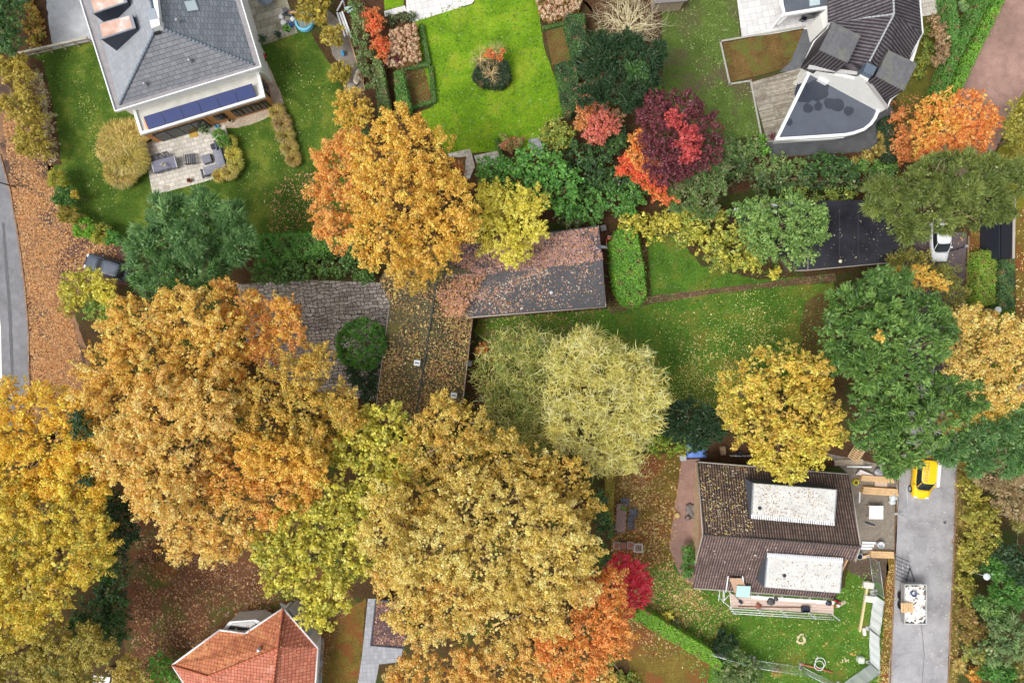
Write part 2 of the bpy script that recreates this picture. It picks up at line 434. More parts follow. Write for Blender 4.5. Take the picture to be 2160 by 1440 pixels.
def limbs(parent, L, base, rng, r0=0.25, name='trunk', stems=1, twigs=2):
    """tapered trunk with limbs reaching into every lobe"""
    mb = MB(); base = np.array([base[0], base[1], 0.0])
    zs = [c[2] for c, R, k in L]; fork = np.array([base[0], base[1], max(0.3, min(zs)*0.55)])
    mid = base*0.5+fork*0.5+np.array([rng.normal()*0.12, rng.normal()*0.12, 0])
    mb.tube(base-np.array([0, 0, .1]), mid, r0*1.25, r0); mb.tube(mid, fork, r0, r0*0.85)
    for C, R, k in L:
        m1 = fork+(C-fork)*0.5+rng.normal(size=3)*R*0.08+np.array([0, 0, R*0.15]); rr = max(0.035, min(r0*0.5, R*0.05))
        mb.tube(fork, m1, rr*1.3, rr, 6); mb.tube(m1, C, rr, rr*0.7, 6)
        for _ in range(twigs+int(R)):
            u = nrm(rng.normal(size=3)+np.array([0, 0, .5])); e = C+u*R*1.0*np.array([1, 1, .75])
            q = C+u*R*0.4+rng.normal(size=3)*R*0.1
            mb.tube(C, q, rr*0.6, rr*0.4, 5); mb.tube(q, e, rr*0.4, rr*0.15, 5)
    return mb.build(name, bark(), parent)
_seed = [10]
def tree(name, label, cat, lobes, style='broad', group=None, trunk=0.25, twigs=2, base=None, **kw):
    _seed[0] += 1; rng = np.random.default_rng(_seed[0])
    if base is None:
        cs = [(P(l[0], l[1], max(0, l[3]-l[2]/S)), l[2]) for l in lobes]; wsum = sum(c[1]**2 for c in cs)
        base = (sum(c[0][0]*c[1]**2 for c in cs)/wsum, sum(c[0][1]*c[1]**2 for c in cs)/wsum)
    t = thing(name, label, cat, (base[0], base[1], 0), group)
    small = trunk < 0.1
    o, L = crown('foliage' if small else 'crown', lobes, t, rng, style, **kw)
    limbs(t, L, base, rng, trunk, 'stem' if small else 'trunk', twigs=twigs)
    return t
def shrub(label, lobes, style='broad', name='garden_shrub', cat='shrub', group=None, **kw):
    a = dict(rp=0.42, leaf=0.16, trunk=0.05, twigs=1, low=-0.5, squash=0.8); a.update(kw)
    return tree(name, label, cat, lobes, style, group, **a)
def inpoly(x, y, poly):
    c = np.zeros(len(x), bool); n = len(poly)
    for i in range(n):
        x1, y1 = poly[i]; x2, y2 = poly[(i+1) % n]
        if y1 == y2: continue
        k = ((y1 > y) != (y2 > y)) & (x < (x2-x1)*(y-y1)/(y2-y1)+x1); c ^= k
    return c
def sample_poly(poly, n, rng):
    xs = [p[0] for p in poly]; ys = [p[1] for p in poly]; out = np.zeros((0, 2))
    area = max(1e-3, (max(xs)-min(xs))*(max(ys)-min(ys)))
    while len(out) < n:
        q = rng.uniform((min(xs), min(ys)), (max(xs), max(ys)), (max(64, n), 2)); out = np.concatenate([out, q[inpoly(q[:, 0], q[:, 1], poly)]])
    return out[:n]
def parea(poly):
    n = len(poly); return abs(sum(poly[i][0]*poly[(i+1) % n][1]-poly[(i+1) % n][0]*poly[i][1] for i in range(n)))/2
def hedge(name, label, top_px, z, key, leaf=0.13, dens=1.0, group=None, cat='hedge', wob=0.12, style='broad'):
    """clipped hedge: prism of foliage, leaves over the top and the sides"""
    _seed[0] += 1; rng = np.random.default_rng(_seed[0]); q = pp(top_px, z); n = len(q)
    cx = sum(p[0] for p in q)/n; cy = sum(p[1] for p in q)/n
    t = thing(name, label, cat, (cx, cy, 0), group); cols = pal(key)
    core = MB(); core.prism([(cx+(p[0]-cx)*0.93, cy+(p[1]-cy)*0.93) for p in q], 0, z-0.18)
    core.build('inner_branches', solid('hedge_core', (58, 66, 36), 0.95, 0, 0.3, 5), t)
    A = parea(q); k = int(dens*2.6*A/(leaf*leaf*0.36)); xy = sample_poly(q, k, rng)
    lump = np.sin(xy[:, 0]*3.1+1)*np.cos(xy[:, 1]*2.7)*wob*0.7+np.sin(xy[:, 0]*7.3+xy[:, 1]*5.1)*wob*.4+rng.normal(size=k)*wob*0.45
    pos = np.column_stack([xy, z-0.05+lump]); nn = nrm(rng.normal(size=(k, 3))*0.55+np.array([0, 0, 1]))
    P1 = [pos]; N1 = [nn]
    for i in range(n):
        a = np.array(q[i]); b = np.array(q[(i+1) % n]); Ls = np.linalg.norm(b-a); m = int(dens*1.8*Ls*z/(leaf*leaf*0.36))
        if m < 1: continue
        s = rng.random((m, 1)); d = (b-a)/Ls; out = np.array([d[1], -d[0]])
        if np.dot(out, (a+b)/2-np.array([cx, cy])) < 0: out = -out
        xy2 = a+(b-a)*s+out*rng.normal(size=(m, 1))*wob*0.6
        P1.append(np.column_stack([xy2, rng.uniform(0.03, z, m)])); N1.append(nrm(rng.normal(size=(m, 3))*0.6+np.array([out[0], out[1], .4])))
    pos = np.concatenate(P1); nn = np.concatenate(N1); m = len(pos)
    tt = nrm(np.cross(nn, rng.normal(size=(m, 3)))); ln = leaf*rng.uniform(0.6, 1.4, m)
    clump = (np.sin(pos[:, 0]*1.9+2)*np.sin(pos[:, 1]*2.3+pos[:, 0])*0.5+0.5)[:, None]
    base = cols[0]*clump+cols[-1]*(1-clump)
    CC = leafcol(rng, cols, base, m); dead = (np.sin(pos[:, 0]*2.3+pos[:, 1]*1.1)*np.sin(pos[:, 1]*3.1) > .8) & (rng.random(m) < .5) | (rng.random(m) < .03); CC[dead] = pal('brownish')[0]*.8
    quads_obj('foliage', rhomb(pos, tt, nn, ln, ln*(0.7 if style == 'broad' else 0.35)), CC, t)
    return t
def grasses(label, cells, key, L=0.9, n=900, group=None, name='ornamental_grass', cat='grass clump', width=0.035, lean=1.0):
    """clumps of arching blades; cells = [(px,py,rpx)]"""
    _seed[0] += 1; rng = np.random.default_rng(_seed[0]); cols = pal(key)
    b0 = P(cells[0][0], cells[0][1]); t = thing(name, label, cat, (b0[0], b0[1], 0), group); Vs = []; Cs = []
    for px, py, r in cells:
        c = np.array(P(px, py)); k = n; a = rng.uniform(0, 2*np.pi, k); rr = np.sqrt(rng.random(k))*r/S*0.5
        d = np.column_stack([np.cos(a), np.sin(a), np.zeros(k)])
        p = c+d*rr[:, None]; p[:, 2] = 0.02; le = L*rng.uniform(0.6, 1.15, k)[:, None]
        cc = leafcol(rng, cols, cols[rng.integers(0, len(cols))], k, 0.6); out = nrm(d+rng.normal(size=(k, 3))*0.35*np.array([1, 1, 0]))
        sp = (r/S*0.62/L)*lean
        pts = [p, p+out*le*sp*0.25+np.array([0, 0, 1])*le*0.5, p+out*le*sp*0.8+np.array([0, 0, 1])*le*0.78, p+out*le*sp*1.4+np.array([0, 0, 1])*le*0.62]
        side = nrm(np.cross(out, np.array([0, 0, 1.]))); ws = [width, width*1.1, width*0.8, width*0.2]
        for i in range(3): Vs.append(np.stack([pts[i]+side*ws[i], pts[i+1]+side*ws[i+1], pts[i+1]-side*ws[i+1], pts[i]-side*ws[i]], 1)); Cs.append(cc)
    V = np.concatenate(Vs); C = np.concatenate(Cs); V[..., 2] = np.maximum(V[..., 2], 0.012)
    quads_obj('blades', V, C, t)
    return t
def litter(poly_px, n, key, size=0.12, zf=None, z=0.0, spots=None, name='fallen_leaves', parent=None, up=0.03, tilt=0.35, label=None, cat='leaves', w=0.6):
    """fallen leaves / grass tufts lying on a surface. spots = [(px,py,rpx,weight)] density"""
    _seed[0] += 1; rng = np.random.default_rng(_seed[0]); q = pp(poly_px, z); cols = pal(key)
    xy = sample_poly(q, n if not spots else n*4, rng)
    if spots:
        wgt = np.zeros(len(xy))
        for px, py, r, k in spots:
            c = P(px, py, z); rr = r/S; wgt += k*np.exp(-((xy[:, 0]-c[0])**2+(xy[:, 1]-c[1])**2)/(rr*rr))
        wob = 0.75+0.5*np.sin(xy[:, 0]*1.3+np.sin(xy[:, 1]*1.7)*1.5)*np.sin(xy[:, 1]*1.1+1)
        xy = xy[rng.random(len(xy)) < np.clip(wgt*wob, 0, 1)][:n]
    if not spots:
        wob = 0.72+0.6*np.sin(xy[:, 0]*1.1+np.sin(xy[:, 1]*1.9)*1.6)*np.sin(xy[:, 1]*1.3+np.sin(xy[:, 0]*.7)); xy = xy[rng.random(len(xy)) < np.clip(wob, .15, 1)]
    k = len(xy); zz = np.full(k, float(z)) if zf is None else zf(xy[:, 0], xy[:, 1])
    pos = np.column_stack([xy, zz+up*rng.uniform(0.6, 1.2, k)]); nn = nrm(rng.normal(size=(k, 3))*tilt+np.array([0, 0, 1]))
    t = nrm(np.cross(nn, rng.normal(size=(k, 3)))); ln = size*np.clip(np.exp(rng.normal(size=k)*.38), .4, 2.2)
    C = leafcol(rng, cols, cols[rng.integers(0, len(cols), k)], k, 0.3)
    return quads_obj(name, rhomb(pos, t, nn, ln, ln*w), C, parent, None, label=label, cat=cat if parent is None else None, kind='stuff')
def planez(a, b, c):
    a, b, c = [np.array(q, float) for q in (a, b, c)]; n = np.cross(b-a, c-a)
    return lambda x, y: a[2]-(n[0]*(x-a[0])+n[1]*(y-a[1]))/n[2]
def tufts(poly_px, dens, key, size=0.2, spots=None):
    q = pp(poly_px); n = int(parea(q)*dens)
    o = litter(poly_px, n, key, size, spots=spots, name='grass', up=0.04, tilt=0.6, w=0.35)
    o['label'] = 'short blades of lawn grass'; return o
# ================================================================ GROUND
g_soil = ground_mat('soil_with_leaf_mould', (50, 38, 26), (78, 60, 40), (108, 82, 52), 7, 0.3, alt=(62, 74, 34), altscale=0.3, altpos=(0.48, 0.6))
g_lawn = ground_mat('lawn_mid', (46, 70, 22), (68, 94, 30), (94, 118, 44), 6, 0.35, alt=(112, 122, 46), altscale=0.35, altpos=(0.5, 0.68))
g_bright = ground_mat('lawn_bright', (76, 112, 18), (104, 142, 26), (130, 166, 40), 5, 0.3, alt=(142, 154, 46), altscale=0.3, altpos=(0.5, 0.7))
g_dull = ground_mat('lawn_dull', (66, 84, 38), (86, 106, 48), (108, 128, 58), 6, 0.25, alt=(92, 84, 62), altscale=0.22, altpos=(0.48, 0.6))
g_plot = ground_mat('lawn_plot', (52, 84, 24), (76, 112, 36), (104, 138, 50), 6, 0.3, alt=(116, 112, 48), altscale=0.3, altpos=(0.5, 0.66))
g_leafy = ground_mat('lawn_under_leaves', (74, 62, 28), (112, 96, 44), (148, 124, 62), 8, 0.4, alt=(124, 78, 46), altscale=0.3, altpos=(0.48, 0.58))
g_red = ground_mat('red_leaf_litter', (70, 44, 32), (102, 68, 48), (130, 92, 66), 9, 0.35, alt=(84, 84, 42), altscale=0.25, altpos=(0.5, 0.6))
g_verge = ground_mat('leafy_verge', (106, 82, 66), (146, 112, 86), (178, 140, 106), 9, 0.4, alt=(84, 68, 62), altscale=0.45, altpos=(0.46, 0.56))
g_asph = ground_mat('asphalt', (112, 112, 116), (128, 128, 132), (140, 140, 144), 14, 0.15, 0.85, 0.15)
g_asph2 = ground_mat('asphalt_pale', (144, 143, 147), (160, 158, 162), (174, 172, 175), 12, 0.3, 0.8, 0.15, alt=(170, 169, 172), altscale=0.35, altpos=(.45, .7))
g_grit = ground_mat('fine_grit', (132, 104, 96), (156, 126, 116), (174, 144, 132), 12, 0.2, 0.95, 0.2)
g_dark = ground_mat('dark_paving', (82, 84, 88), (96, 98, 102), (110, 112, 116), 10, 0.2, 0.8, 0.15)
g_drive = ground_mat('damp_driveway', (84, 76, 80), (104, 94, 98), (124, 114, 116), 9, 0.3, 0.6, 0.2, alt=(74, 58, 54), altscale=0.5)
g_gravel = ground_mat('pebble_gravel', (140, 124, 108), (184, 168, 148), (214, 200, 182), 9, 0.4, 0.95, 0.8)
g_bed = ground_mat('planting_bed', (52, 36, 28), (80, 58, 42), (112, 84, 58), 8, 0.5, 0.95, 0.6)
g_brown = ground_mat('brown_bed', (76, 58, 34), (108, 86, 50), (136, 112, 68), 8, 0.5, 0.95, 0.8, alt=(98, 102, 48), altscale=0.4)
pv_white = brick_mat('white_flagstones', (222, 220, 218), (204, 202, 202), (160, 158, 158), 0.6, 0.6, R_(12), 0.012, var=0.1, offset=0)
pv_stone = brick_mat('pale_patio_stone', (214, 208, 198), (184, 178, 168), (142, 134, 122), 0.62, 0.42, R_(14), 0.02, var=0.16, stain=(166, 160, 140), stainpos=(0.55, 0.75))
pv_old = brick_mat('weathered_terrace_stone', (172, 166, 150), (144, 138, 120), (110, 104, 86), 1.0, 0.7, R_(17), 0.02, var=0.2, stain=(120, 112, 76))
pv_cob = brick_mat('grey_cobbles', (200, 192, 184), (150, 140, 136), (66, 60, 56), 0.42, 0.36, R_(6), 0.035, var=0.4, bmp=0.8, squash=1.5, sfreq=2, warp=.9, stain=(134, 128, 96), stainpos=(.52, .7))
pv_her = brick_mat('yard_brick_paving', (164, 154, 142), (138, 128, 116), (104, 96, 84), 0.24, 0.12, R_(40), 0.02, var=0.15)
pv_path = brick_mat('path_bricks', (128, 100, 78), (96, 74, 58), (64, 54, 34), 0.5, 0.25, R_(8), 0.03, var=0.3, stain=(90, 88, 44))
pv_pale = brick_mat('pale_path_slabs', (168, 170, 176), (150, 152, 158), (120, 120, 124), 0.4, 0.4, R_(4), 0.01, var=0.1, offset=0)
deckm = brick_mat('silvered_deck_boards', (176, 168, 154), (134, 126, 114), (84, 78, 70), 4.0, 0.14, R_(13), 0.014, var=0.35, stain=(98, 88, 74), stainpos=(0.5, 0.72))
kerbm = brick_mat('kerb_stone', (158, 130, 108), (136, 108, 88), (90, 72, 58), 1.0, 0.3, R_(90), 0.02)

gmb = MB(); gmb.add([(-400, -400, 0), (400, -400, 0), (400, 400, 0), (-400, 400, 0)], [(0, 1, 2, 3)])
gmb.build('ground', g_soil, kind='structure')
sheet('leafy_verge', [(-60, 60), (20, 185), (60, 260), (110, 350), (125, 420), (170, 470), (262, 500), (270, 590), (150, 640), (190, 760), (190, 900), (60, 900), (-300, 900), (-300, 60)], 1, g_verge, 0.1, 3)
sheet('driveway', [(118, 492), (168, 478), (262, 505), (270, 600), (120, 590)], 2, ground_mat('driveway_mould', (70, 52, 50), (92, 68, 62), (150, 110, 92), 9, 0.4), 0.12, 5)
sheet('road', [(-300, 150), (-60, 150), (0, 330), (22, 410), (38, 500), (52, 600), (60, 700), (62, 820), (60, 880), (-40, 930), (-300, 930)], 3, g_asph)
sheet('road_marking', [(-8, 600), (2, 690), (5, 830), (5, 880), (-2, 880), (-3, 830), (-6, 690)], 4, solid('road_paint', (226, 226, 222), 0.6))
kerb = MB()
ks = [(-2, 325), (20, 405), (36, 497), (50, 600), (58, 700), (60, 820), (58, 875)]
for a, b in zip(ks, ks[1:]):
    p, q = P(*a), P(*b); L = math.dist(p, q); an = math.atan2(q[1]-p[1], q[0]-p[0])
    kerb.box(((p[0]+q[0])/2+0.12, (p[1]+q[1])/2, 0.03), (L, 0.14, 0.12), an)
kerb.build('kerb', kerbm, kind='structure')
sheet('path', [(66, 560), (72, 560), (84, 840), (70, 840)], 3, ground_mat('worn_track', (90, 70, 50), (124, 98, 66), (150, 118, 84), 8, 0.3), 0.06, 2)
# --- north-west garden
sheet('lawn', [(58, 118), (196, 88), (250, 180), (500, 120), (600, 60), (650, 60), (700, 140), (755, 250), (770, 330), (740, 500), (560, 520), (262, 510), (165, 470), (122, 415), (96, 340), (84, 240)], 1, g_lawn, 0.07, 7)
sheet('driveway', [(88, -60), (178, -60), (196, 88), (112, 103), (104, 60)], 2, ground_mat('driveway_asphalt', (150, 152, 158), (166, 168, 172), (178, 180, 184), 12, 0.2, 0.85, 0.15), 0.02)
sheet('patio', [(303, 306), (345, 285), (462, 240), (480, 280), (486, 350), (482, 366), (430, 384), (322, 412)], 3, pv_stone, 0.02)
sheet('gravel_strip', [(536, 90), (556, 100), (570, 150), (601, 215), (590, 232), (540, 262), (486, 272), (462, 262), (440, 240)], 2, g_gravel, 0.05, 3, 1)
sheet('terrace', [(480, -60), (600, -60), (606, 0), (628, 70), (560, 94), (541, 96), (528, 50)], 3, pv_old, 0.02)
sheet('yard', [(690, 20), (736, 60), (772, 190), (752, 197), (722, 195), (735, 150), (700, 118), (690, 70)], 3, ground_mat('yard_grit', (100, 92, 84), (128, 120, 112), (150, 142, 134), 9, 0.4), 0.08, 3)
sheet('planting_bed', [(52, -60), (90, -60), (104, 60), (112, 100), (62, 118), (45, 60)], 2, g_bed, 0.08)
sheet('planting_bed', [(60, 118), (90, 130), (120, 260), (130, 345), (100, 350), (85, 300), (40, 180)], 3, g_bed, 0.1, 9)
# --- centre north
sheet('planting_bed', [(715, -60), (850, -60), (872, 45), (905, 240), (960, 330), (1300, 300), (1400, 200), (1390, -60), (1180, -60), (1400, -60), (1360, 470), (760, 480), (755, 250), (712, 60)][:9]+[(1400, -60), (1400, 200), (1380, 470), (1160, 470), (1000, 440), (770, 380), (755, 250), (712, 60)][1:], 1, g_bed, 0.1, 4)
sheet('lawn', [(868, 46), (1000, 8), (1020, -60), (1128, -60), (1138, 40), (1150, 110), (1186, 200), (1196, 240), (1148, 262), (1130, 318), (1052, 318), (1048, 320), (945, 326), (925, 300), (882, 238), (915, 225), (890, 145), (884, 60)], 2, g_bright, 0.04, 5)
sheet('lawn', [(805, -60), (850, -60), (852, 12), (812, 22)], 2, g_bright, 0.03)
sheet('terrace', [(853, -60), (1040, -60), (996, 8), (872, 47), (858, 28)], 3, pv_white)
sheet('path', [(810, 24), (854, 12), (858, 24), (812, 36)], 3, pv_white)
sheet('path', [(945, 324), (992, 314), (1002, 352), (990, 378), (978, 372), (984, 330), (948, 334)], 3, pv_stone, 0.02)
sheet('path', [(1000, 328), (1050, 318), (1060, 345), (1010, 360)], 3, pv_stone, 0.02)
sheet('path', [(1114, 294), (1138, 290), (1147, 322), (1124, 327)], 3, pv_pale)
sheet('planting_bed', [(952, 332), (984, 330), (976, 372), (960, 360)], 3, g_brown, 0.05)
sheet('planting_bed', [(846, 146), (892, 134), (914, 214), (868, 228)], 3, g_brown, 0.04)
sheet('planting_bed', [(1148, 58), (1188, 46), (1206, 126), (1166, 138)], 3, g_brown, 0.04)
# --- north-east
sheet('lawn', [(1392, -60), (1548, -60), (1562, 80), (1520, 88), (1540, 180), (1582, 174), (1604, 286), (1534, 296), (1480, 330), (1400, 210)], 2, g_dull, 0.04, 6)
sheet('terrace', [(1547, -60), (1760, -60), (1745, 45), (1700, 62), (1565, 81)], 3, pv_white)
sheet('planting_bed', [(1524, 91), (1696, 60), (1668, 130), (1650, 146), (1541, 174)], 3, g_brown, 0.03)
sheet('path', [(1694, 60), (1745, 40), (1745, 120), (1690, 150), (1645, 152), (1668, 128)], 2, g_dark)
sheet('deck', [(1584, 174), (1690, 143), (1700, 160), (1650, 290), (1638, 300), (1618, 300)], 4, deckm)
sheet('driveway', [(1612, 300), (1700, 250), (1870, 215), (1890, 240), (1858, 318), (1625, 332)], 2, g_dark, 0.03)
sheet('planting_bed', [(1540, 296), (1612, 286), (1625, 330), (1880, 318), (1920, 340), (1900, 400), (1500, 410), (1490, 330)], 1, g_bed, 0.1)
sheet('terrace', [(1925, -60), (1990, -60), (1992, 28), (1940, 36)], 2, pv_stone)
sheet('verge', [(1940, 36), (1992, 30), (2010, 90), (1985, 180), (1970, 240), (1925, 340), (1870, 320), (1890, 200)], 1, ground_mat('rough_verge', (70, 74, 30), (98, 98, 42), (126, 120, 58), 7, 0.4, alt=(92, 62, 40)), 0.1)
sheet('dirt_road', [(2128, -60), (2290, -60), (2160, 190), (2104, 310), (2040, 380), (1960, 350), (2010, 200)], 2, g_grit, 0.05)
sheet('verge', [(2290, -60), (2500, -60), (2500, 500), (2130, 500), (2100, 330), (2160, 190)], 1, ground_mat('mossy_verge', (96, 100, 30), (126, 124, 42), (152, 142, 58), 7, 0.4), 0.1)
# --- the plot
sheet('lawn', [(1364, 500), (1420, 490), (1480, 560), (1600, 590), (1700, 583), (1700, 590), (1560, 606), (1376, 628)], 2, g_plot, 0.06)
sheet('lawn', [(1010, 672), (1280, 652), (1376, 634), (1640, 602), (1760, 596), (1770, 700), (1720, 790), (1560, 860), (1400, 860), (1200, 780), (1040, 740), (1000, 700)], 2, g_plot, 0.08)
sheet('path', [(1282, 650), (1378, 622), (1560, 602), (1650, 590), (1760, 576), (1765, 594), (1650, 604), (1500, 620), (1380, 640), (1290, 662)], 3, pv_path, 0.05)
sheet('lawn', [(1500, 410), (1700, 392), (1820, 400), (1740, 430), (1540, 445)], 2, ground_mat('lawn_shade_tint', (44, 50, 26), (62, 70, 32), (84, 90, 42), 6, .3), 0.2)  # shade over this lawn strip is put into its darker ground colour
sheet('bare_soil', [(1690, 640), (1740, 610), (1760, 700), (1730, 780), (1700, 790), (1690, 720)], 3, ground_mat('worn_soil', (76, 62, 36), (98, 82, 48), (120, 104, 60), 8, .5), 0.2, 4, 1)
sheet('path', [(1258, 480), (1290, 480), (1300, 640), (1280, 650)], 2, ground_mat('dark_mould', (58, 40, 32), (84, 58, 44), (112, 80, 60), 8, 0.4))
# --- middle yard
sheet('cobbled_yard', [(500, 600), (640, 590), (805, 596), (822, 640), (812, 700), (818, 850), (640, 820), (560, 800), (520, 720)], 2, pv_cob)
# --- south-west
sheet('leaf_litter', [(270, 1500), (262, 1350), (280, 1060), (345, 1060), (480, 1150), (700, 1200), (760, 1280), (680, 1340), (660, 1500)], 1, g_red, 0.1)
sheet('lawn', [(676, 1335), (715, 1300), (772, 1260), (765, 1360), (750, 1500), (660, 1500)], 2, g_leafy, 0.08)
sheet('lawn', [(318, 1185), (382, 1188), (370, 1215), (345, 1238), (322, 1212)], 2, g_leafy, 0.1, 2, 1)
sheet('path', [(776, 1262), (793, 1262), (785, 1362), (850, 1366), (845, 1395), (800, 1400), (780, 1500), (746, 1500), (764, 1380)], 3, pv_pale)
sheet('path', [(668, 1345), (684, 1345), (676, 1500), (660, 1500)], 3, pv_pale)
sheet('path', [(590, 1270), (640, 1290), (680, 1345), (660, 1350), (600, 1300)], 3, pv_pale)
# --- south-east
sheet('lawn', [(1290, 960), (1440, 955), (1440, 1180), (1480, 1240), (1560, 1500), (1360, 1500), (1290, 1300)], 1, g_leafy, 0.1, 4)
sheet('path', [(1438, 968), (1475, 968), (1478, 1080), (1470, 1240), (1448, 1228), (1430, 1205), (1412, 1155), (1418, 1100)], 3, g_grit, 0.06)
sheet('lawn', [(1372, 1200), (1420, 1180), (1452, 1236), (1780, 1240), (1790, 1190), (1850, 1180), (1872, 1300), (1866, 1500), (1480, 1500), (1500, 1390), (1340, 1290)], 2, g_plot, 0.1, 6)
sheet('yard', [(1740, 955), (1890, 985), (1888, 1040), (1886, 1160), (1800, 1170), (1790, 1000)], 3, pv_her)
sheet('building_yard', [(1440, 930), (1890, 930), (1890, 990), (1440, 975)], 2, g_bed, 0.08)
sheet('soil_patch', [(1795, 1178), (1870, 1172), (1876, 1200), (1862, 1230), (1815, 1216), (1785, 1200)], 3, ground_mat('turned_soil', (66, 54, 46), (92, 78, 66), (124, 110, 90), 9, 0.4), 0.1)
sheet('verge', [(1872, 1170), (1890, 1170), (1884, 1300), (1876, 1500), (1850, 1500), (1862, 1330), (1866, 1240)], 3, g_leafy, 0.05)
sheet('road', [(1898, 975), (1920, 780), (2030, 780), (2020, 900), (2016, 1100), (1998, 1500), (1868, 1500), (1884, 1300), (1893, 1100)], 4, g_asph2)
sheet('driveway', [(1900, 490), (2040, 490), (2036, 560), (2028, 800), (1915, 800)], 3, g_drive, 0.04)
sheet('verge', [(2019, 960), (2040, 960), (2036, 1100), (2022, 1300), (2018, 1500), (1999, 1500), (2017, 1100)], 3, ground_mat('mossy_edge', (92, 84, 40), (120, 108, 52), (146, 130, 66), 8, 0.5, alt=(92, 62, 44)), 0.04)
sheet('lawn', [(2046, 480), (2110, 480), (2100, 660), (2046, 660)], 2, g_leafy, 0.05)
sheet('lawn', [(2142, 440), (2400, 440), (2400, 780), (2142, 780)], 2, g_leafy, 0.05)
sheet('lawn', [(2020, 640), (2300, 640), (2300, 960), (2020, 960)], 1, g_lawn, 0.1)
kb = MB()
for a, b in (((2043, 498), (2036, 650)), ((2018, 985), (2014, 1110)), ((2014, 1110), (1999, 1440)), ((1893, 985), (1888, 1160)), ((1888, 1160), (1877, 1440)), ((1893, 1060), (1886, 1180))):
    p, q = P(*a), P(*b); L = math.dist(p, q); kb.box(((p[0]+q[0])/2, (p[1]+q[1])/2, 0.04), (L, 0.12, 0.12), math.atan2(q[1]-p[1], q[0]-p[0]))
kb.build('kerb', kerbm, kind='structure')
# edging of beds and decks
ed = MB()
for a, b in (((1519, 88), (1697, 57)), ((1519, 88), (1539, 178)), ((1539, 178), (1584, 171)), ((1583, 172), (1606, 290))):
    p, q = P(*a), P(*b); L = math.dist(p, q); ed.box(((p[0]+q[0])/2, (p[1]+q[1])/2, 0.05), (L+0.1, 0.16, 0.1), math.atan2(q[1]-p[1], q[0]-p[0]))
ed.build('bed_edging', solid('stone_edging', (168, 166, 158), 0.8), kind='structure')

# ---- grass blades and fallen leaves (nobody could count them)
tufts([(60, 120), (196, 92), (245, 240), (300, 300), (322, 420), (560, 480), (690, 480), (760, 330), (700, 140), (640, 70), (560, 95), (600, 220), (470, 290), (480, 380), (262, 500), (130, 420), (100, 330)], 26, ['lawnb'], 0.2)
tufts([(868, 46), (1020, -20), (1138, -20), (1150, 110), (1196, 240), (1130, 318), (945, 326), (882, 238)], 20, ['lawnb', 'limeh'], 0.2)
tufts([(1395, 0), (1548, 0), (1562, 80), (1520, 88), (1540, 180), (1582, 174), (1604, 286), (1534, 296)], 20, ['grey', 'grassy'], 0.2)
tufts([(1010, 672), (1376, 500), (1420, 490), (1480, 560), (1760, 580), (1720, 760), (1560, 850), (1400, 850), (1040, 740)], 26, ['lawnb'], 0.2)
tufts([(1372, 1200), (1780, 1240), (1850, 1180), (1866, 1440), (1480, 1440), (1340, 1290)], 26, ['hedge', 'grassy'], 0.2)
litter([(0, 200), (60, 260), (110, 350), (130, 430), (250, 490), (255, 560), (130, 600), (200, 850), (66, 850), (60, 700), (38, 500)], 26000, ['orangel', 'peachl'], 0.17, spots=[(70, 420, 45, 1), (85, 520, 45, 1), (100, 620, 45, 1), (105, 720, 45, 1), (120, 800, 60, 1), (30, 330, 35, .8), (10, 260, 25, .7), (180, 520, 60, .35), (55, 650, 20, .4), (160, 700, 50, .8)], label='orange fallen leaves blown along the verge of the left road')
litter([(270, 1440), (290, 1080), (345, 1090), (600, 1230), (740, 1260), (680, 1440)], 12000, ['brownl', 'brownl', 'orangel'], 0.17, label='rusty brown fallen leaves on the ground by the orange tiled house')
litter([(1290, 960), (1440, 960), (1420, 1200), (1560, 1300), (1560, 1440), (1360, 1400), (1290, 1300)], 9000, ['orangel', 'brownl', 'yellowl'], 0.16, spots=[(1340, 1080, 90, .8), (1340, 1250, 80, .6), (1420, 1270, 80, .5), (1500, 1270, 60, .35), (1310, 980, 60, .5)], label='yellow and brown fallen leaves on the garden west of the ribbed roof house')
litter([(1010, 672), (1376, 634), (1760, 596), (1770, 700), (1720, 790), (1560, 860), (1400, 860), (1040, 740)], 9000, 'yellowl', 0.12, spots=[(1500, 810, 70, .8), (1630, 720, 60, .35), (1440, 700, 60, .12), (1100, 700, 90, .35), (1560, 650, 80, .12), (1560, 720, 90, .15)], label='pale yellow fallen leaves on the lawn of the open plot')
litter([(1372, 1200), (1780, 1240), (1850, 1180), (1866, 1440), (1480, 1440)], 900, 'yellowl', 0.13, label='few yellow leaves on the lawn south of the scaffold')
litter([(60, 120), (196, 92), (300, 300), (470, 290), (600, 220), (560, 95), (640, 70), (760, 330), (690, 480), (322, 420), (165, 470)], 1100, ['palel', 'yellowl', 'yellowl'], 0.09, spots=[(620, 200, 90, .6), (600, 400, 110, .9), (150, 250, 100, .3), (660, 440, 60, .9), (200, 440, 60, .7)], label='pale fallen leaves on the lawn around the grey hipped roof house')
litter([(580, 380), (740, 330), (720, 490), (560, 490)], 1500, 'orangel', 0.14, label='orange fallen leaves on the lawn beside the orange maple')
litter([(1012, 668), (1270, 650), (1150, 780), (1000, 960), (980, 760)], 3000, 'brownl', 0.16, label='brown fallen leaves below the pale twisted willow')
litter([(1895, 1000), (2030, 1000), (2000, 1440), (1876, 1440)], 260, 'palel', 0.12, label='scattered pale leaves on the grey road')
litter([(1874, 1190), (1890, 1190), (1880, 1440), (1850, 1440), (1862, 1330)], 1300, ['orangel', 'yellowl'], 0.14, label='orange leaves along the west edge of the grey road')
litter([(2014, 985), (2036, 985), (2022, 1440), (1996, 1440)], 1400, ['orangel', 'yellowl', 'brownl'], 0.14, label='brown leaves along the east edge of the grey road')
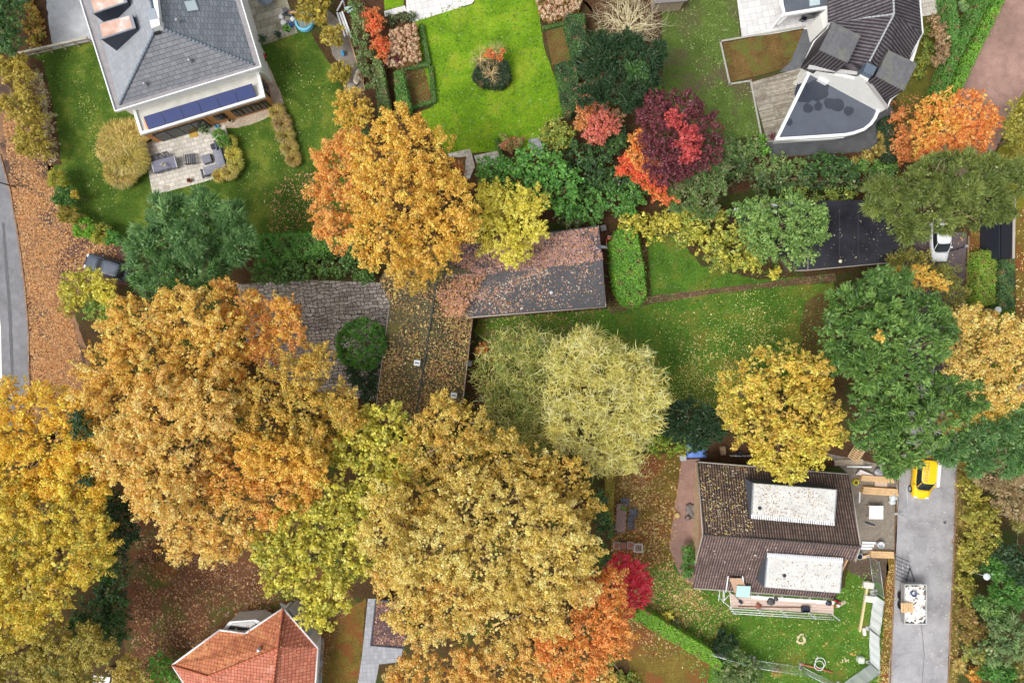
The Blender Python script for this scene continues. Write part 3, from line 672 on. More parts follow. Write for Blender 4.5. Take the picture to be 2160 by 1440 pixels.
litter([(1860, 200), (1990, 200), (2110, 320), (1890, 340)], 2500, ['orangel', 'maple', 'brownl'], 0.15, label='orange leaves around the maple by the dirt track')
litter([(1930, 480), (2036, 480), (2030, 660), (1930, 660)], 500, 'orangel', 0.12, label='leaves on the damp driveway by the white car')
litter([(2142, 440), (2200, 440), (2200, 700), (2142, 700)], 500, 'yellowl', 0.2, label='yellow leaves on the grass at the right edge')
litter([(2046, 480), (2110, 480), (2100, 660), (2046, 660)], 900, ['brownl', 'orangel'], 0.14, label='brown leaves between the brick edging and the lime hedge')

for pts in ([(150, 150), (164, 150), (214, 360), (200, 362)], [(172, 170), (180, 168), (222, 340), (214, 344)], [(190, 200), (200, 198), (230, 330), (222, 334)]): tufts(pts, 60, ['yellowg'], 0.16)

tm = solid('tyre_track', (98, 98, 102), .85, 0, .1, 2)
sheet('tyre_marks', [(4, 470), (10, 470), (24, 640), (30, 800), (24, 800), (16, 640)], 4, tm, .04)
sheet('road_patch', [(1925, 1130), (1958, 1134), (1954, 1162), (1928, 1158)], 5, solid('new_asphalt', (150, 149, 153), .85, 0, .06, 3), .02)
sheet('drain_cover', [(1990, 1098), (1996, 1098), (1996, 1104), (1990, 1104)], 5, solid('iron_cover', (92, 90, 92), .7), 0)
sheet('road_crack', [(1940, 1290), (1942, 1290), (1950, 1380), (1946, 1440), (1944, 1440), (1948, 1380)], 5, solid('crack_fill', (126, 124, 126), .9), .03)
# ================================================================ BUILDINGS
def V3(px, py, z): return P(px, py, z)
white = solid('white_render', (232, 232, 228), 0.6, 0, 0.04, 2)
whitep = solid('white_paint', (236, 238, 240), 0.4, 0, 0.03, 2)
zinc = solid('zinc_gutter', (150, 146, 148), 0.5, 0.2, 0.15, 2)
darkm = solid('dark_metal', (54, 60, 74), 0.45, 0.2, 0.1, 3)
felt = solid('roofing_felt', (92, 98, 108), 0.75, 0, 0.14, 1.2)
blackm = solid('black_plastic', (28, 28, 30), 0.5)
glassm, _nt, _b = base_mat('window_glass', 0.1, 0.0, 0.4); _b.inputs['Base Color'].default_value = (0.02, 0.028, 0.034, 1)
skyglass, _nt, _b = base_mat('pale_rooflight_glass', 0.1, 0.0, 0.8); _b.inputs['Base Color'].default_value = (0.50, 0.60, 0.64, 1)
ochre = brick_mat('ochre_brick', (206, 150, 96), (190, 132, 80), (170, 130, 92), 0.22, 0.065, 0, 0.01)
woodm = solid('pale_timber', (214, 178, 132), 0.7, 0, 0.15, 5)
woodw = solid('weathered_timber', (176, 160, 140), 0.8, 0, 0.2, 5)
def wall_run(name, pts, z0, z1, mat, parent, th=0.3, closed=True):
    """walls as a solid footprint prism"""
    mb = MB(); mb.prism(pts, z0, z1); return mb.build(name, mat, parent)
def wall_panel(name, a, b, z0, z1, mat, parent, out=0.06, th=0.08, label=None):
    """thin upright panel (window, door) along plan line a-b, standing out of the wall"""
    L = math.dist(a[:2], b[:2]); an = math.atan2(b[1]-a[1], b[0]-a[0]); mb = MB()
    mb.box(((a[0]+b[0])/2+math.sin(an)*out, (a[1]+b[1])/2-math.cos(an)*out, (z0+z1)/2), (L, th, z1-z0), an)
    return mb.build(name, mat, parent, label)
def window(a, b, z0, z1, parent, frame, out=0.05, panes=2):
    f = wall_panel('window', a, b, z0, z1, frame, parent, out, 0.1); g = MB()
    L = math.dist(a[:2], b[:2]); an = math.atan2(b[1]-a[1], b[0]-a[0]); ux, uy = math.cos(an), math.sin(an)
    for i in range(panes):
        s = (i+0.5)/panes; g.box((a[0]+(b[0]-a[0])*s+math.sin(an)*(out+.05), a[1]+(b[1]-a[1])*s-math.cos(an)*(out+.05), (z0+z1)/2), (L/panes-0.14, 0.03, z1-z0-0.16), an)
    g.build('pane', glassm, f)
# ---- A: grey hipped roof house, north-west
loc = P(380, 120, 0)
A = thing('house', 'large house with grey slate hipped roof and blue panels on its white flat annexe', 'house', loc)
ez = 4.3
o_ = [V3(245, 236, ez), V3(552, 142, ez), V3(488, -70, ez), V3(149, -70, ez)]
ow = [(p[0], p[1]) for p in o_]
cxA = sum(p[0] for p in ow)/4; cyA = sum(p[1] for p in ow)/4
ins = lambda pts, k: [(cxA+(p[0]-cxA)*k, cyA+(p[1]-cyA)*k) for p in pts]
wall_run('wall', ins(ow, 0.94), 0, ez-0.02, white, A)
mb = MB(); mb.prism(ow, ez-0.22, ez); mb.build('soffit', white, A)
mb = MB(); mb.prism(ins(ow, 0.985), ez, ez+0.06); mb.build('gutter', zinc, A)
# parapet lip
lip = MB()
for i in range(4):
    a, b = ow[i], ow[(i+1) % 4]; L = math.dist(a, b); lip.box(((a[0]+b[0])/2, (a[1]+b[1])/2, ez+0.06), (L, 0.1, 0.3), math.atan2(b[1]-a[1], b[0]-a[0]))
lip.build('roof_edge', whitep, A)
e2 = [V3(252, 221, ez+.1), V3(536, 137, ez+.1), V3(474, -70, ez+.1), V3(176, -70, ez+.1)]
ap = V3(332, 55, 8.3); ap2 = V3(296, -80, 8.3)
slateA = math.atan2(e2[1][1]-e2[0][1], e2[1][0]-e2[0][0])
sl1 = brick_mat('slate_south', (140, 141, 148), (122, 125, 132), (80, 84, 92), 0.6, 0.27, slateA, 0.018, var=0.14, bmp=0.6)
sl2 = brick_mat('slate_east', (134, 140, 147), (116, 122, 130), (88, 94, 102), 0.27, 0.55, slateA-R_(2), 0.02, var=0.16, bmp=0.6, stain=(148, 152, 150), stainpos=(0.6, 0.8))
sl3 = brick_mat('slate_west', (150, 154, 160), (140, 144, 150), (122, 126, 132), 0.3, 0.5, slateA-R_(2), 0.01, var=0.08, bmp=0.2)
roofA = MB().add([e2[0], e2[1], ap], [(0, 1, 2)]).build('roof', sl1, A)
MB().add([e2[1], e2[2], ap2, ap], [(0, 1, 2, 3)]).build('roof', sl2, A)
MB().add([e2[3], e2[0], ap, ap2], [(0, 1, 2, 3)]).build('roof', sl3, A)
r = MB(); lift = lambda p, d=0.04: (p[0], p[1], p[2]+d)
def ridge(mb, a, b, r0, n):
    a = np.array(a); b = np.array(b)
    for i in range(n):
        p = a+(b-a)*i/n; q = a+(b-a)*(i+0.96)/n; mb.tube(p, q, r0, r0*0.9, 6)
ridge(r, lift(e2[0]), lift(ap), 0.11, 22); ridge(r, lift(e2[1]), lift(ap), 0.11, 26); ridge(r, lift(ap), lift(ap2), 0.11, 18)
r.build('ridge_tiles', solid('ridge_slate', (116, 128, 140), 0.7), roofA)
ch = MB(); ch.prism(pp([(308, 22), (326, 17), (334, 46), (318, 52)], 8.7), 7.4, 8.7); cho = ch.build('chimney', solid('grey_lead', (150, 158, 168), 0.6), A)
MB().prism(pp([(316, 44), (336, 40), (338, 54), (320, 60)], 8.75), 7.8, 8.8).build('chimney_cap', whitep, cho)
MB().prism(pp([(319, -20), (330, -20), (337, 38), (331, 44)], 8.6), 8.2, 8.65).build('flashing', whitep, cho)
# west slope plane for dormers
copper_refl, nt_, b_ = base_mat('coppery_reflection', 0.35, 0.25, 0.5); f_ = noise(nt_, coords(nt_), 0.7, 5)
nt_.links.new(ramp(nt_, f_, [(0.35, lin((196, 150, 128))), (0.5, lin((214, 184, 170))), (0.62, lin((232, 222, 218)))]), b_.inputs['Base Color'])  # coppery reflection on the dormer roofs, painted as pale blotches in the base colour
for pts in ([(207, 52), (278, 32), (286, 60), (214, 84)], [(188, 2), (262, -18), (268, 6), (197, 30)]):
    q = pp(pts, 7.5); d = MB(); d.prism(q, 4.5, 7.5); dm = d.build('dormer', darkm, A)
    cx = sum(p[0] for p in q)/4; cy = sum(p[1] for p in q)/4
    MB().prism([(cx+(p[0]-cx)*1.04, cy+(p[1]-cy)*1.04) for p in q], 7.5, 7.6).build('dormer_edge', solid('lead_edge', (138, 144, 152), 0.5), dm)
    MB().prism([(cx+(p[0]-cx)*0.88, cy+(p[1]-cy)*0.88) for p in q], 7.6, 7.63).build('dormer_roof', copper_refl, dm)
zE = planez(e2[1], e2[2], ap); zS = planez(e2[0], e2[1], ap); zW = planez(e2[3], e2[0], ap)
def on_plane(px, py, zf, z=7.0):
    for _ in range(12):
        x, y, _z = P(px, py, z); z = float(zf(x, y))
    return (x, y, z)
sk = [on_plane(a, b, zE) for a, b in ((387, 4), (414, 0), (423, 24), (396, 28))]
so = MB().slab([lift(p, .12) for p in sk], 0.1).build('roof_window', solid('roof_window_frame', (110, 116, 124), 0.5), A)
c_ = np.mean(np.array(sk), 0); MB().slab([tuple(c_+(np.array(p)-c_)*0.84+np.array([0, 0, .15])) for p in sk], 0.03).build('pane', skyglass, so)
for a, b, f in ((401, 127, zS), (307, 176, zS), (375, 43, zE)):
    p = on_plane(a+3, b+4, f); v = MB(); v.lathe(lift(p, -0.1), [(0.12, 0), (0.09, 0.35), (0.09, 0.55), (0.15, 0.6), (0.02, 0.72)], 10); v.build('roof_vent', solid('vent_grey', (198, 200, 204), 0.5, 0.4), A)
p = on_plane(331, 67, zS); MB().box(lift(p, 0.05), (0.55, 0.45, 0.16), slateA).build('roof_hatch', blackm, A)
# annexe with flat roof
az = 2.75
ox = [(297, 285), (560, 205), (545, 145), (275, 215)]
q = pp(ox, az); B1 = q
axc = sum(p[0] for p in q)/4; ayc = sum(p[1] for p in q)/4
sh = lambda pts, k: [(axc+(p[0]-axc)*k, ayc+(p[1]-ayc)*k) for p in pts]
wq = [(p[0]*1.0, p[1]) for p in sh(q, 0.975)]
wall_run('annexe_wall', wq, 0, az-0.25, ochre, A)
MB().prism(q, az-0.25, az-0.1).build('flat_roof', solid('white_roof_membrane', (204, 202, 194), 0.6, 0, 0.16, 0.9), A)
par = MB()
for i in range(4):
    a, b = q[i], q[(i+1) % 4]; L = math.dist(a, b); an = math.atan2(b[1]-a[1], b[0]-a[0]); w_ = 0.26 if i != 2 else 0.1
    par.box(((a[0]+b[0])/2-math.sin(an)*w_*0.5, (a[1]+b[1])/2+math.cos(an)*w_*0.5, az-0.05+0.002*i), (L, w_, 0.3), an)
par.build('parapet', whitep, A)
MB().prism(pp([(301, 250), (309, 247), (317, 276), (309, 279)], az), az-0.1, az-0.07).build('roof_patch', solid('ochre_roof_patch', (214, 166, 120), 0.8, 0, 0.1), A)
# windows of the annexe's south wall
wa, wb = np.array(wq[0]), np.array(wq[1])
def along(t): p = wa+(wb-wa)*t; return (p[0], p[1])
window(along(0.05), along(0.47), 0.1, 2.15, A, blackm, panes=4)
window(along(0.555), along(0.64), 0.9, 2.1, A, blackm, panes=2)
for t0, t1 in ((0.70, 0.77), (0.78, 0.85), (0.86, 0.92), (0.93, 0.99)): window(along(t0), along(t1), 0.5, 2.15, A, blackm, panes=2)
wc = np.array(wq[2]); window(tuple(wb+(wc-wb)*0.3), tuple(wb+(wc-wb)*0.75), 0.6, 2.1, A, blackm, panes=2)
for t in (0.5, 0.62): p = along(t); MB().tube((p[0]+.1, p[1]-.1, 0), (p[0]+.1, p[1]-.1, az-.3), 0.04).build('downpipe', blackm, A)
# solar panels
pv, nt_, b_ = base_mat('solar_cells', 0.5, 0.0, 0.25)
br = nt_.nodes.new('ShaderNodeTexBrick'); nt_.links.new(coords(nt_, R_(17)), br.inputs['Vector']); br.offset = 0
br.inputs['Color1'].default_value = (*lin((34, 48, 98)), 1); br.inputs['Color2'].default_value = (*lin((40, 54, 106)), 1); br.inputs['Mortar'].default_value = (*lin((66, 80, 128)), 1)
br.inputs['Mortar Size'].default_value = 0.01; br.inputs['Brick Width'].default_value = 0.16; br.inputs['Row Height'].default_value = 0.16
nt_.links.new(br.outputs[0], b_.inputs['Base Color'])
tl, tr, brr, bl = [np.array(P(a, b, 3.0)) for a, b in ((305, 248), (533, 178), (541, 203), (313, 273))]
lb = ['westernmost blue solar panel on the white annexe roof, nearest its west parapet', 'second blue solar panel from the west end of the row on the annexe roof', 'third blue solar panel from the west end of the row on the annexe roof', 'third blue solar panel from the east end of the row on the annexe roof', 'second blue solar panel from the east end of the row on the annexe roof', 'easternmost blue solar panel on the white annexe roof, by its east parapet']
for i in range(6):
    a = tl+(tr-tl)*(i/6); b = tl+(tr-tl)*((i+.985)/6); c = bl+(brr-bl)*((i+.985)/6); d = bl+(brr-bl)*(i/6)
    up = np.array([0, 0, .2]); pts = [a+up*1.0, b+up*1.0, c-up*0.2, d-up*0.2]; m_ = sum(pts)/4
    t = thing('solar_panel', lb[i], 'solar panel', (m_[0], m_[1], 2.65), 'blue solar panels on the annexe roof')
    MB().slab([tuple(p) for p in pts], 0.05).build('frame', solid('panel_frame', (44, 50, 70), 0.4, 0.5), t)
    MB().slab([tuple(m_+(p-m_)*0.97+np.array([0, 0, .012])) for p in pts], 0.01).build('cells', pv, t)
    rl = MB(); rl.tube(tuple(a+up*.2), tuple(d-up*.8), 0.02); rl.tube(tuple(a-np.array([0, 0, .3])), tuple(a+up*.8), 0.02); rl.build('mount', zinc, t)
# ---- B: white house with ribbed roofs, north-east
Bh = thing('house', 'white house with ribbed dark roofs and a curved black flat roof', 'house', P(1800, 150, 0))
def face(name, pts, mat, par_, th=0.12, label=None): return MB().slab([V3(*p) for p in pts], th).build(name, mat, par_, label)
def ribs(nm, a, b, dark=False):
    pa, pb = P(a[0], a[1]), P(b[0], b[1]); an = math.atan2(pb[1]-pa[1], pb[0]-pa[0])
    return rib_mat(nm, (98, 92, 96), (82, 76, 82), (72, 66, 72), an, 0.3, 0.42, contrast=0.6)
z1, z2, z3 = 3.2, 7.6, 3.0
apx = (1885, 31, z2)
face('roof', [(1747, 47, z1+1.3), apx, (1882, -60, z2), (1745, -60, z1+1.3)], ribs('ribs_north_west', (1754, 47), (1745, -10)), Bh)
face('roof', [(1750, 49, z1+1.2), (1708, 138, z1+1.0), (1808, 158, 5.4), (1833, 133, 7.0), apx], ribs('ribs_south_west', (1757, 50), (1706, 140)), Bh)
face('roof', [apx, (1882, -60, z2), (1935, -60, z1+1), (1946, 71, z1+1)], ribs('ribs_north_east', (1933, 0), (1946, 71)), Bh)
face('roof', [apx, (1946, 71, z1+1), (1874, 216, z1+1), (1870, 228, z1+1), (1829, 168, 6.2), (1835, 131, 7.0)], ribs('ribs_south_east', (1946, 71), (1906, 196)), Bh)
rg = MB(); cap = solid('ridge_cap', (168, 172, 176), 0.6)
for a, b in (((1757, 47, z1+1.3), apx), (apx, (1833, 131, 7.0)), (apx, (1882, -60, z2))): ridge(rg, lift(V3(*a), .06), lift(V3(*b), .06), 0.09, 14)
rg.build('ridge_tiles', cap, Bh)
rg = MB()
for a, b in (((1946, 71, z1+1), (1906, 140, z1+1)), ((1906, 140, z1+1), (1872, 226, z1+1)), ((1946, 71, z1+1), (1935, -60, z1+1)), ((1708, 140, z1+1), (1750, 49, z1+1.2))): MB().tube(lift(V3(*a), .04), lift(V3(*b), .04), 0.07).build('gutter', whitep, Bh)
# walls
fp = [(1756, 50), (1712, 132), (1710, 150), (1806, 168), (1868, 226), (1878, 212), (1904, 190), (1940, 72), (1928, -60), (1746, -60)]
wall_run('wall', [P(a, b, z1)[:2] for a, b in fp], 0, z1+0.4, white, Bh)
g = MB()   # tall white gable wall facing the flat roof
gv = [V3(1703, 151, 3.6), V3(1806, 158, 5.6), V3(1819, 150, 6.5), V3(1835, 163, 6.4), V3(1826, 171, 5.9), V3(1870, 231, 4.1)]
ax_, bx_ = np.array(V3(1700, 152, 3.0)), np.array(V3(1856, 236, 3.0))
dv = (bx_-ax_); dv[2] = 0; dv /= np.linalg.norm(dv)
def onwall(v): v = np.array(v); s = np.dot(v-ax_, dv); p = ax_+dv*s; return (p[0], p[1], v[2])
top = [onwall(v) for v in gv]; botm = [(p[0], p[1], 0) for p in top]; nrm_ = np.array([-dv[1], dv[0], 0])*0.3
n = len(top); vs = top+botm+[tuple(np.array(p)+nrm_) for p in top]+[tuple(np.array(p)+nrm_) for p in botm]
fs = []
for i in range(n-1): fs += [(i, n+i, n+i+1, i+1), (2*n+i, 2*n+i+1, 3*n+i+1, 3*n+i), (i, i+1, 2*n+i+1, 2*n+i)]
fs += [(0, 2*n, 3*n, n), (n-1, 2*n-1, 4*n-1, 3*n-1)]
g.add(vs, fs); g.build('gable_wall', white, Bh)
fl = MB()
for a, b in (((1704, 145, 4.5), (1808, 158, 5.7)), ((1826, 171, 6.2), (1872, 230, 4.4))): fl.slab([V3(a[0], a[1], a[2]), V3(b[0], b[1], b[2]), V3(b[0]+1, b[1]-7, b[2]), V3(a[0]+3, a[1]-8, a[2])], 0.15)
fl.build('gable_coping', solid('lead_coping', (186, 186, 186), 0.5), Bh)
MB().slab([V3(1757, 50, 4.4), V3(1717, 86, 3.6), V3(1692, 139, 3.4), V3(1708, 128, 4.1)], 0.2).build('barge_wall', white, Bh)
chb = MB(); chb.prism(pp([(1821, 151), (1829, 131), (1850, 142), (1841, 160)], 7.1), 5.9, 7.1); chb.build('chimney', solid('blue_grey_lead', (96, 108, 124), 0.5, 0.1), Bh)
dorm = brick_mat('dormer_felt', (104, 104, 108), (94, 94, 98), (84, 84, 88), 3.0, 1.0, R_(60), 0.01, var=0.2, stain=(118, 120, 104), stainpos=(0.48, 0.62))
for pts, z in (([(1758, 48), (1815, 76), (1788, 132), (1729, 105)], 7.3), ([(1875, 107), (1934, 135), (1906, 191), (1848, 160)], 7.2)):
    q = pp(pts, z); d = MB(); d.prism(q, 3.3, z-0.12); dm = d.build('dormer', ribs('ribs_dormer', (1729, 105), (1788, 132)), Bh)
    c0 = (sum(p[0] for p in q)/4, sum(p[1] for p in q)/4)
    MB().prism([(c0[0]+(p[0]-c0[0])*1.02, c0[1]+(p[1]-c0[1])*1.02) for p in q], z-0.12, z).build('dormer_roof', dorm, dm)
# curved flat roof
cv = [(1638, 294), (1705, 153)]
arc = [(1852, 224), (1851, 236), (1845, 250), (1836, 262), (1822, 273), (1800, 281), (1780, 285)]
fz = 3.0; q = pp(cv+arc, fz)
MB().prism(q, fz-0.25, fz-0.1).build('flat_roof', solid('damp_black_felt', (84, 90, 102), 0.5, 0, 0.12, 0.7, 0.5), Bh)
c0 = (sum(p[0] for p in q)/len(q), sum(p[1] for p in q)/len(q))
wall_run('wall', [(c0[0]+(p[0]-c0[0])*0.93+0.3, c0[1]+(p[1]-c0[1])*0.93+0.3) for p in q], 0, fz-0.25, white, Bh)
def strip(mb, pts, w_, z0, z1_):
    """flat band following plan points"""
    pts = [np.array(p[:2]) for p in pts]; Lf, Rt = [], []
    for i in range(len(pts)):
        d = pts[min(i+1, len(pts)-1)]-pts[max(i-1, 0)]; d = d/np.linalg.norm(d); nn = np.array([-d[1], d[0]])*w_/2; Lf.append(tuple(pts[i]+nn)); Rt.append(tuple(pts[i]-nn))
    n = len(pts); vs = [(p[0], p[1], z1_) for p in Lf]+[(p[0], p[1], z1_) for p in Rt]+[(p[0], p[1], z0) for p in Lf]+[(p[0], p[1], z0) for p in Rt]
    fs = []
    for i in range(n-1): fs += [(i, n+i, n+i+1, i+1), (2*n+i, 2*n+i+1, 3*n+i+1, 3*n+i), (i, i+1, 2*n+i+1, 2*n+i), (n+i, 3*n+i, 3*n+i+1, n+i+1)]
    fs += [(0, 2*n, 3*n, n), (n-1, 2*n-1, 4*n-1, 3*n-1)]; mb.add(vs, fs)
pr = MB(); strip(pr, [P(a, b, fz) for a, b in [(1707, 153), (1638, 294)]], 0.28, fz-0.3, fz+0.08)
strip(pr, [P(a, b, fz) for a, b in [(1636, 294), (1720, 289), (1780, 285), (1800, 281), (1822, 273), (1836, 262), (1845, 250), (1851, 236), (1852, 222)]], 0.26, fz-0.3, fz+0.1)
pr.build('parapet', whitep, Bh)
pg = MB(); strip(pg, [P(a, b, fz) for a, b in [(1642, 295), (1720, 293), (1784, 288)]], 0.05, fz-0.42, fz-0.34); pg.build('louvre', whitep, Bh)
for i, (a, b, rx) in enumerate(((1698, 195, 21), (1726, 190, 23), (1705, 228, 10), (1727, 224, 9), (1752, 218, 12), (1768, 222, 13), (1791, 233, 10), (1665, 257, 8))):
    rgx = random.Random(i); c = P(a, b, fz); pts = []
    for k in range(16):
        t = 2*math.pi*k/16; rr = rx/S*rgx.uniform(0.85, 1.12); pts.append((c[0]+rr*math.cos(t), c[1]+rr*math.sin(t), fz-0.09+0.002*i))
    MB().add(pts, [tuple(range(16))]).build('puddle', solid('puddle_stain', (52, 58, 70), 0.3, 0, 0.1, 2, 0.6), Bh)
bx = MB(); bx.box((*P(1738, 168, 3.3)[:2], 3.15), (0.95, 0.5, 0.45), R_(-28), 0.04); tag(bx.build('ventilation_unit', whitep, loc=(*P(1738, 168, 3.3)[:2], 2.9)), 'white ventilation box on the curved black flat roof', 'vent unit')
# NW canopy of house B
cz = 2.9
MB().prism(pp([(1652, -60), (1656, 28), (1745, 14), (1742, -60)], cz), cz-0.2, cz-0.05).build('canopy_roof', felt, Bh)
cp = MB(); strip(cp, [P(a, b, cz) for a, b in [(1645, -60), (1648, 4), (1656, 31), (1746, 16)]], 0.28, cz-0.25, cz+0.06); cp.build('canopy_edge', whitep, Bh)
cp = MB(); a, b = V3(1656, 31, cz), V3(1634, 52, 0.0)
cp.box((*P(1650, 34, 2.4)[:2], 1.3), (0.28, 0.28, 2.6), 0.3); cp.slab([V3(1658, 28, cz), V3(1662, 34, cz), V3(1643, 52, 1.2), V3(1639, 47, 1.2)], 0.2); cp.build('canopy_post', whitep, Bh)
MB().prism(pp([(1706, -30), (1727, -32), (1730, 10), (1709, 13)], cz+.1), cz-.05, cz+.1).build('roof_light', skyglass, Bh)
wall_run('wing_wall', pp([(1730, 31), (1746, 17), (1751, 47), (1737, 62)], 2.9), 0, 2.9, white, Bh)
gl = MB(); gl.box((*P(1712, 30, 1.2)[:2], 1.2), (1.6, 0.06, 2.2), R_(12)); gl.build('glass_door', glassm, Bh)
# ---- C: low building in the middle with moss and leaves on its roofs
Ch = thing('house', 'low house with moss and leaf covered dark roofs in two wings meeting at a valley', 'house', P(950, 700, 0))
mz, me = 4.0, 2.8
rw, re_, rt, rb = None, None, (928, 560, mz), (874, 888, mz)
mossW = brick_mat('mossy_tiles_west', (108, 102, 74), (86, 84, 62), (50, 46, 38), 0.35, 0.22, R_(-8), 0.03, var=0.3, stain=(118, 114, 56), stainpos=(0.5, 0.72))
face('roof', [(800, 590, me), (822, 640, me), (792, 862, me), (800, 905, me), (874, 905, mz), (930, 540, mz), (830, 540, me)], mossW, Ch)
face('roof', [(930, 540, mz), (874, 905, mz), (962, 905, me), (976, 850, me), (996, 672, me), (1000, 560, me)], mossW, Ch)
rd = MB(); ridge(rd, lift(V3(930, 540, mz), .06), lift(V3(874, 900, mz), .06), 0.1, 30); rd.build('ridge_tiles', solid('dark_ridge', (74, 78, 74), 0.7), Ch)
felt2 = solid('wing_felt', (80, 80, 84), 0.8, 0, 0.14, 1.5)
ez_ = 3.05; rz_ = 3.9
face('wing_roof', [(955, 672, ez_), (1278, 647, ez_), (1271, 545, rz_), (1018, 578, rz_)], felt2, Ch)
face('wing_roof', [(1018, 578, rz_), (1271, 545, rz_), (1262, 476, ez_), (962, 515, ez_), (940, 588, rz_)], felt2, Ch)
face('valley', [(955, 670, ez_+.05), (1018, 580, rz_+.05), (950, 560, rz_+.1), (925, 640, mz-.1)], mossW, Ch)
wall_run('wall', pp([(806, 600), (826, 640), (798, 860), (806, 895), (955, 895), (970, 848), (990, 672), (1272, 645), (1258, 482), (962, 505), (850, 530)], 2.8), 0, 2.75, brick_mat('brown_brick', (128, 92, 74), (108, 76, 60), (120, 108, 96), 0.22, 0.07, 0, 0.01), Ch)
gt = MB()
for a, b in (((955, 672, ez_), (1278, 647, ez_)), ((1278, 647, ez_), (1262, 476, ez_)), ((996, 676, me), (976, 850, me)), ((822, 642, me), (793, 860, me))): gt.tube(lift(V3(*a), .02), lift(V3(*b), .02), 0.05)
gt.build('gutter', solid('pale_gutter', (176, 168, 160), 0.5), Ch)
zq = planez(V3(800, 590, me), V3(792, 862, me), V3(874, 905, mz)); zqe = planez(V3(930, 540, mz), V3(874, 905, mz), V3(976, 850, me)); zwn = planez(V3(1018, 578, rz_), V3(1271, 545, rz_), V3(1262, 476, ez_)); zws = planez(V3(955, 672, ez_), V3(1278, 647, ez_), V3(1271, 545, rz_))
silver = solid('galvanised', (196, 200, 204), 0.4, 0.3, 0.06)
for a, b, sx in ((881, 765, .6), (958, 833, .6)):
    p = on_plane(a, b, zqe if a > 900 else zq, 3.5); v = MB(); v.box(lift(p, .2), (sx, .55, .5), R_(-8), 0.03); vo = v.build('roof_cowl', silver, Ch); MB().box(lift(p, .455), (sx*.6, .1, .02), R_(-8)).build('slot', darkm, vo)
p = on_plane(1163, 617, zws, 3.3); MB().lathe(p, [(0.2, 0), (0.2, .12), (0.12, .2), (0.02, .24)], 14).build('roof_vent', solid('vent_grey', (198, 200, 204), 0.5), Ch)
MB().box((*P(989, 766, .5)[:2], 0.35), (.55, .55, .7), R_(-8), 0.05).build('water_butt', silver, loc=(*P(989, 766, .5)[:2], 0), label='grey green box standing against the east wall of the mossy roofed house', cat='water butt')
litter([(830, 540), (1010, 570), (996, 672), (976, 850), (960, 900), (795, 900), (793, 860), (822, 640), (800, 590)], 7500, ['orangel', 'brownl', 'brownl', 'yellowl'], 0.15, spots=[(830, 590, 45, 1), (820, 760, 40, .9), (800, 850, 50, .9), (940, 780, 50, 1), (930, 860, 60, .7), (980, 700, 40, 1), (900, 650, 60, .35), (960, 640, 40, .9), (870, 740, 40, .25), (860, 860, 40, .35)], zf=lambda x, y: np.minimum(zq(x, y), zqe(x, y))+.05, z=3.4, up=.03, label='brown leaves covering the tiled roof of the mossy house')
def litter_spots(poly, n, key, size, zf, z, spots, label): return litter(poly, n, key, size, zf=zf, z=z, spots=spots, label=label)
litter([(1018, 582), (1270, 550), (1262, 478), (962, 515), (940, 588), (1018, 584)], 10000, ['pinkl', 'mauvel', 'mauvel', 'orangel'], 0.16, zf=lambda x, y: zwn(x, y)+.03, z=3.5, label='pinkish fallen leaves covering the north slope of the wing roof')
litter([(1018, 582), (1270, 545), (1274, 640), (960, 670)], 5000, ['pinkl', 'palel', 'mauvel', 'orangel'], 0.14, zf=lambda x, y: zws(x, y)+.03, z=3.5, spots=[(1020, 580, 24, 1), (1070, 566, 22, .9), (1130, 556, 20, .9), (1190, 545, 16, .6), (960, 665, 18, .7), (1000, 620, 20, .6), (1040, 600, 60, .18), (1100, 620, 120, .05), (1200, 600, 120, .04)], label='pinkish fallen leaves drifting onto the south slope of the wing roof')
litter([(916, 590), (1030, 578), (975, 668), (928, 670)], 1500, ['orangel', 'pinkl'], 0.16, spots=[(975, 610, 42, .9), (960, 650, 22, .8)], zf=lambda x, y: np.full(len(x), 4.08), z=4.0, label='orange leaves packed into the valley between the two roofs')
# ---- D: ribbed roof house under repair, south-east
Dh = thing('house', 'house with brown ribbed roof and two white flat dormers, scaffold along its south side', 'house', P(1640, 1120, 0))
rz, de = 6.2, 3.0
lich = rib_mat('pantiles_north', (122, 100, 90), (92, 78, 72), (66, 56, 54), 0.0+R_(-3), 0.24, 0.36, contrast=0.55, stain=(84, 82, 52), stainpos=(0.52, 0.75))
pans = rib_mat('pantiles_south', (132, 110, 102), (104, 88, 86), (78, 68, 68), R_(-4), 0.24, 0.36, contrast=0.45)
nE = [(1471, 974, de), (1792, 1000, de), (1815, 1152, rz), (1482, 1127, rz)]
sE = [(1482, 1127, rz), (1815, 1152, rz), (1804, 1184, 5.3), (1780, 1178, 5.2), (1762, 1262, de), (1462, 1240, de), (1466, 1190, 4.3), (1472, 1188, 4.4)]
face('roof', nE, lich, Dh); face('roof', sE, pans, Dh)
rd = MB(); ridge(rd, lift(V3(1482, 1127, rz), .06), lift(V3(1815, 1152, rz), .06), 0.12, 42); rd.build('ridge_tiles', solid('dark_brown_ridge', (92, 82, 80), 0.7), Dh)
vg = MB()
for a, b in ((nE[0], nE[3]), (nE[1], nE[2]), (nE[3], sE[6]), (sE[1], sE[2])): vg.tube(lift(V3(*a), .03), lift(V3(*b), .03), 0.06)
for a, b in ((nE[0], nE[1]), (sE[4], sE[5])): vg.tube(lift(V3(*a), -.03), lift(V3(*b), -.03), 0.07)
vg.build('verge_board', solid('pale_verge', (164, 158, 150), 0.6), Dh)
wf = [(1484, 985), (1782, 1008), (1800, 1145), (1770, 1180), (1755, 1250), (1474, 1232)]
wall_run('wall', pp(wf, 2.9), 0, 2.85, brick_mat('render_buff', (196, 172, 142), (184, 160, 132), (176, 156, 130), 0.5, 0.2, 0, 0.006), Dh)
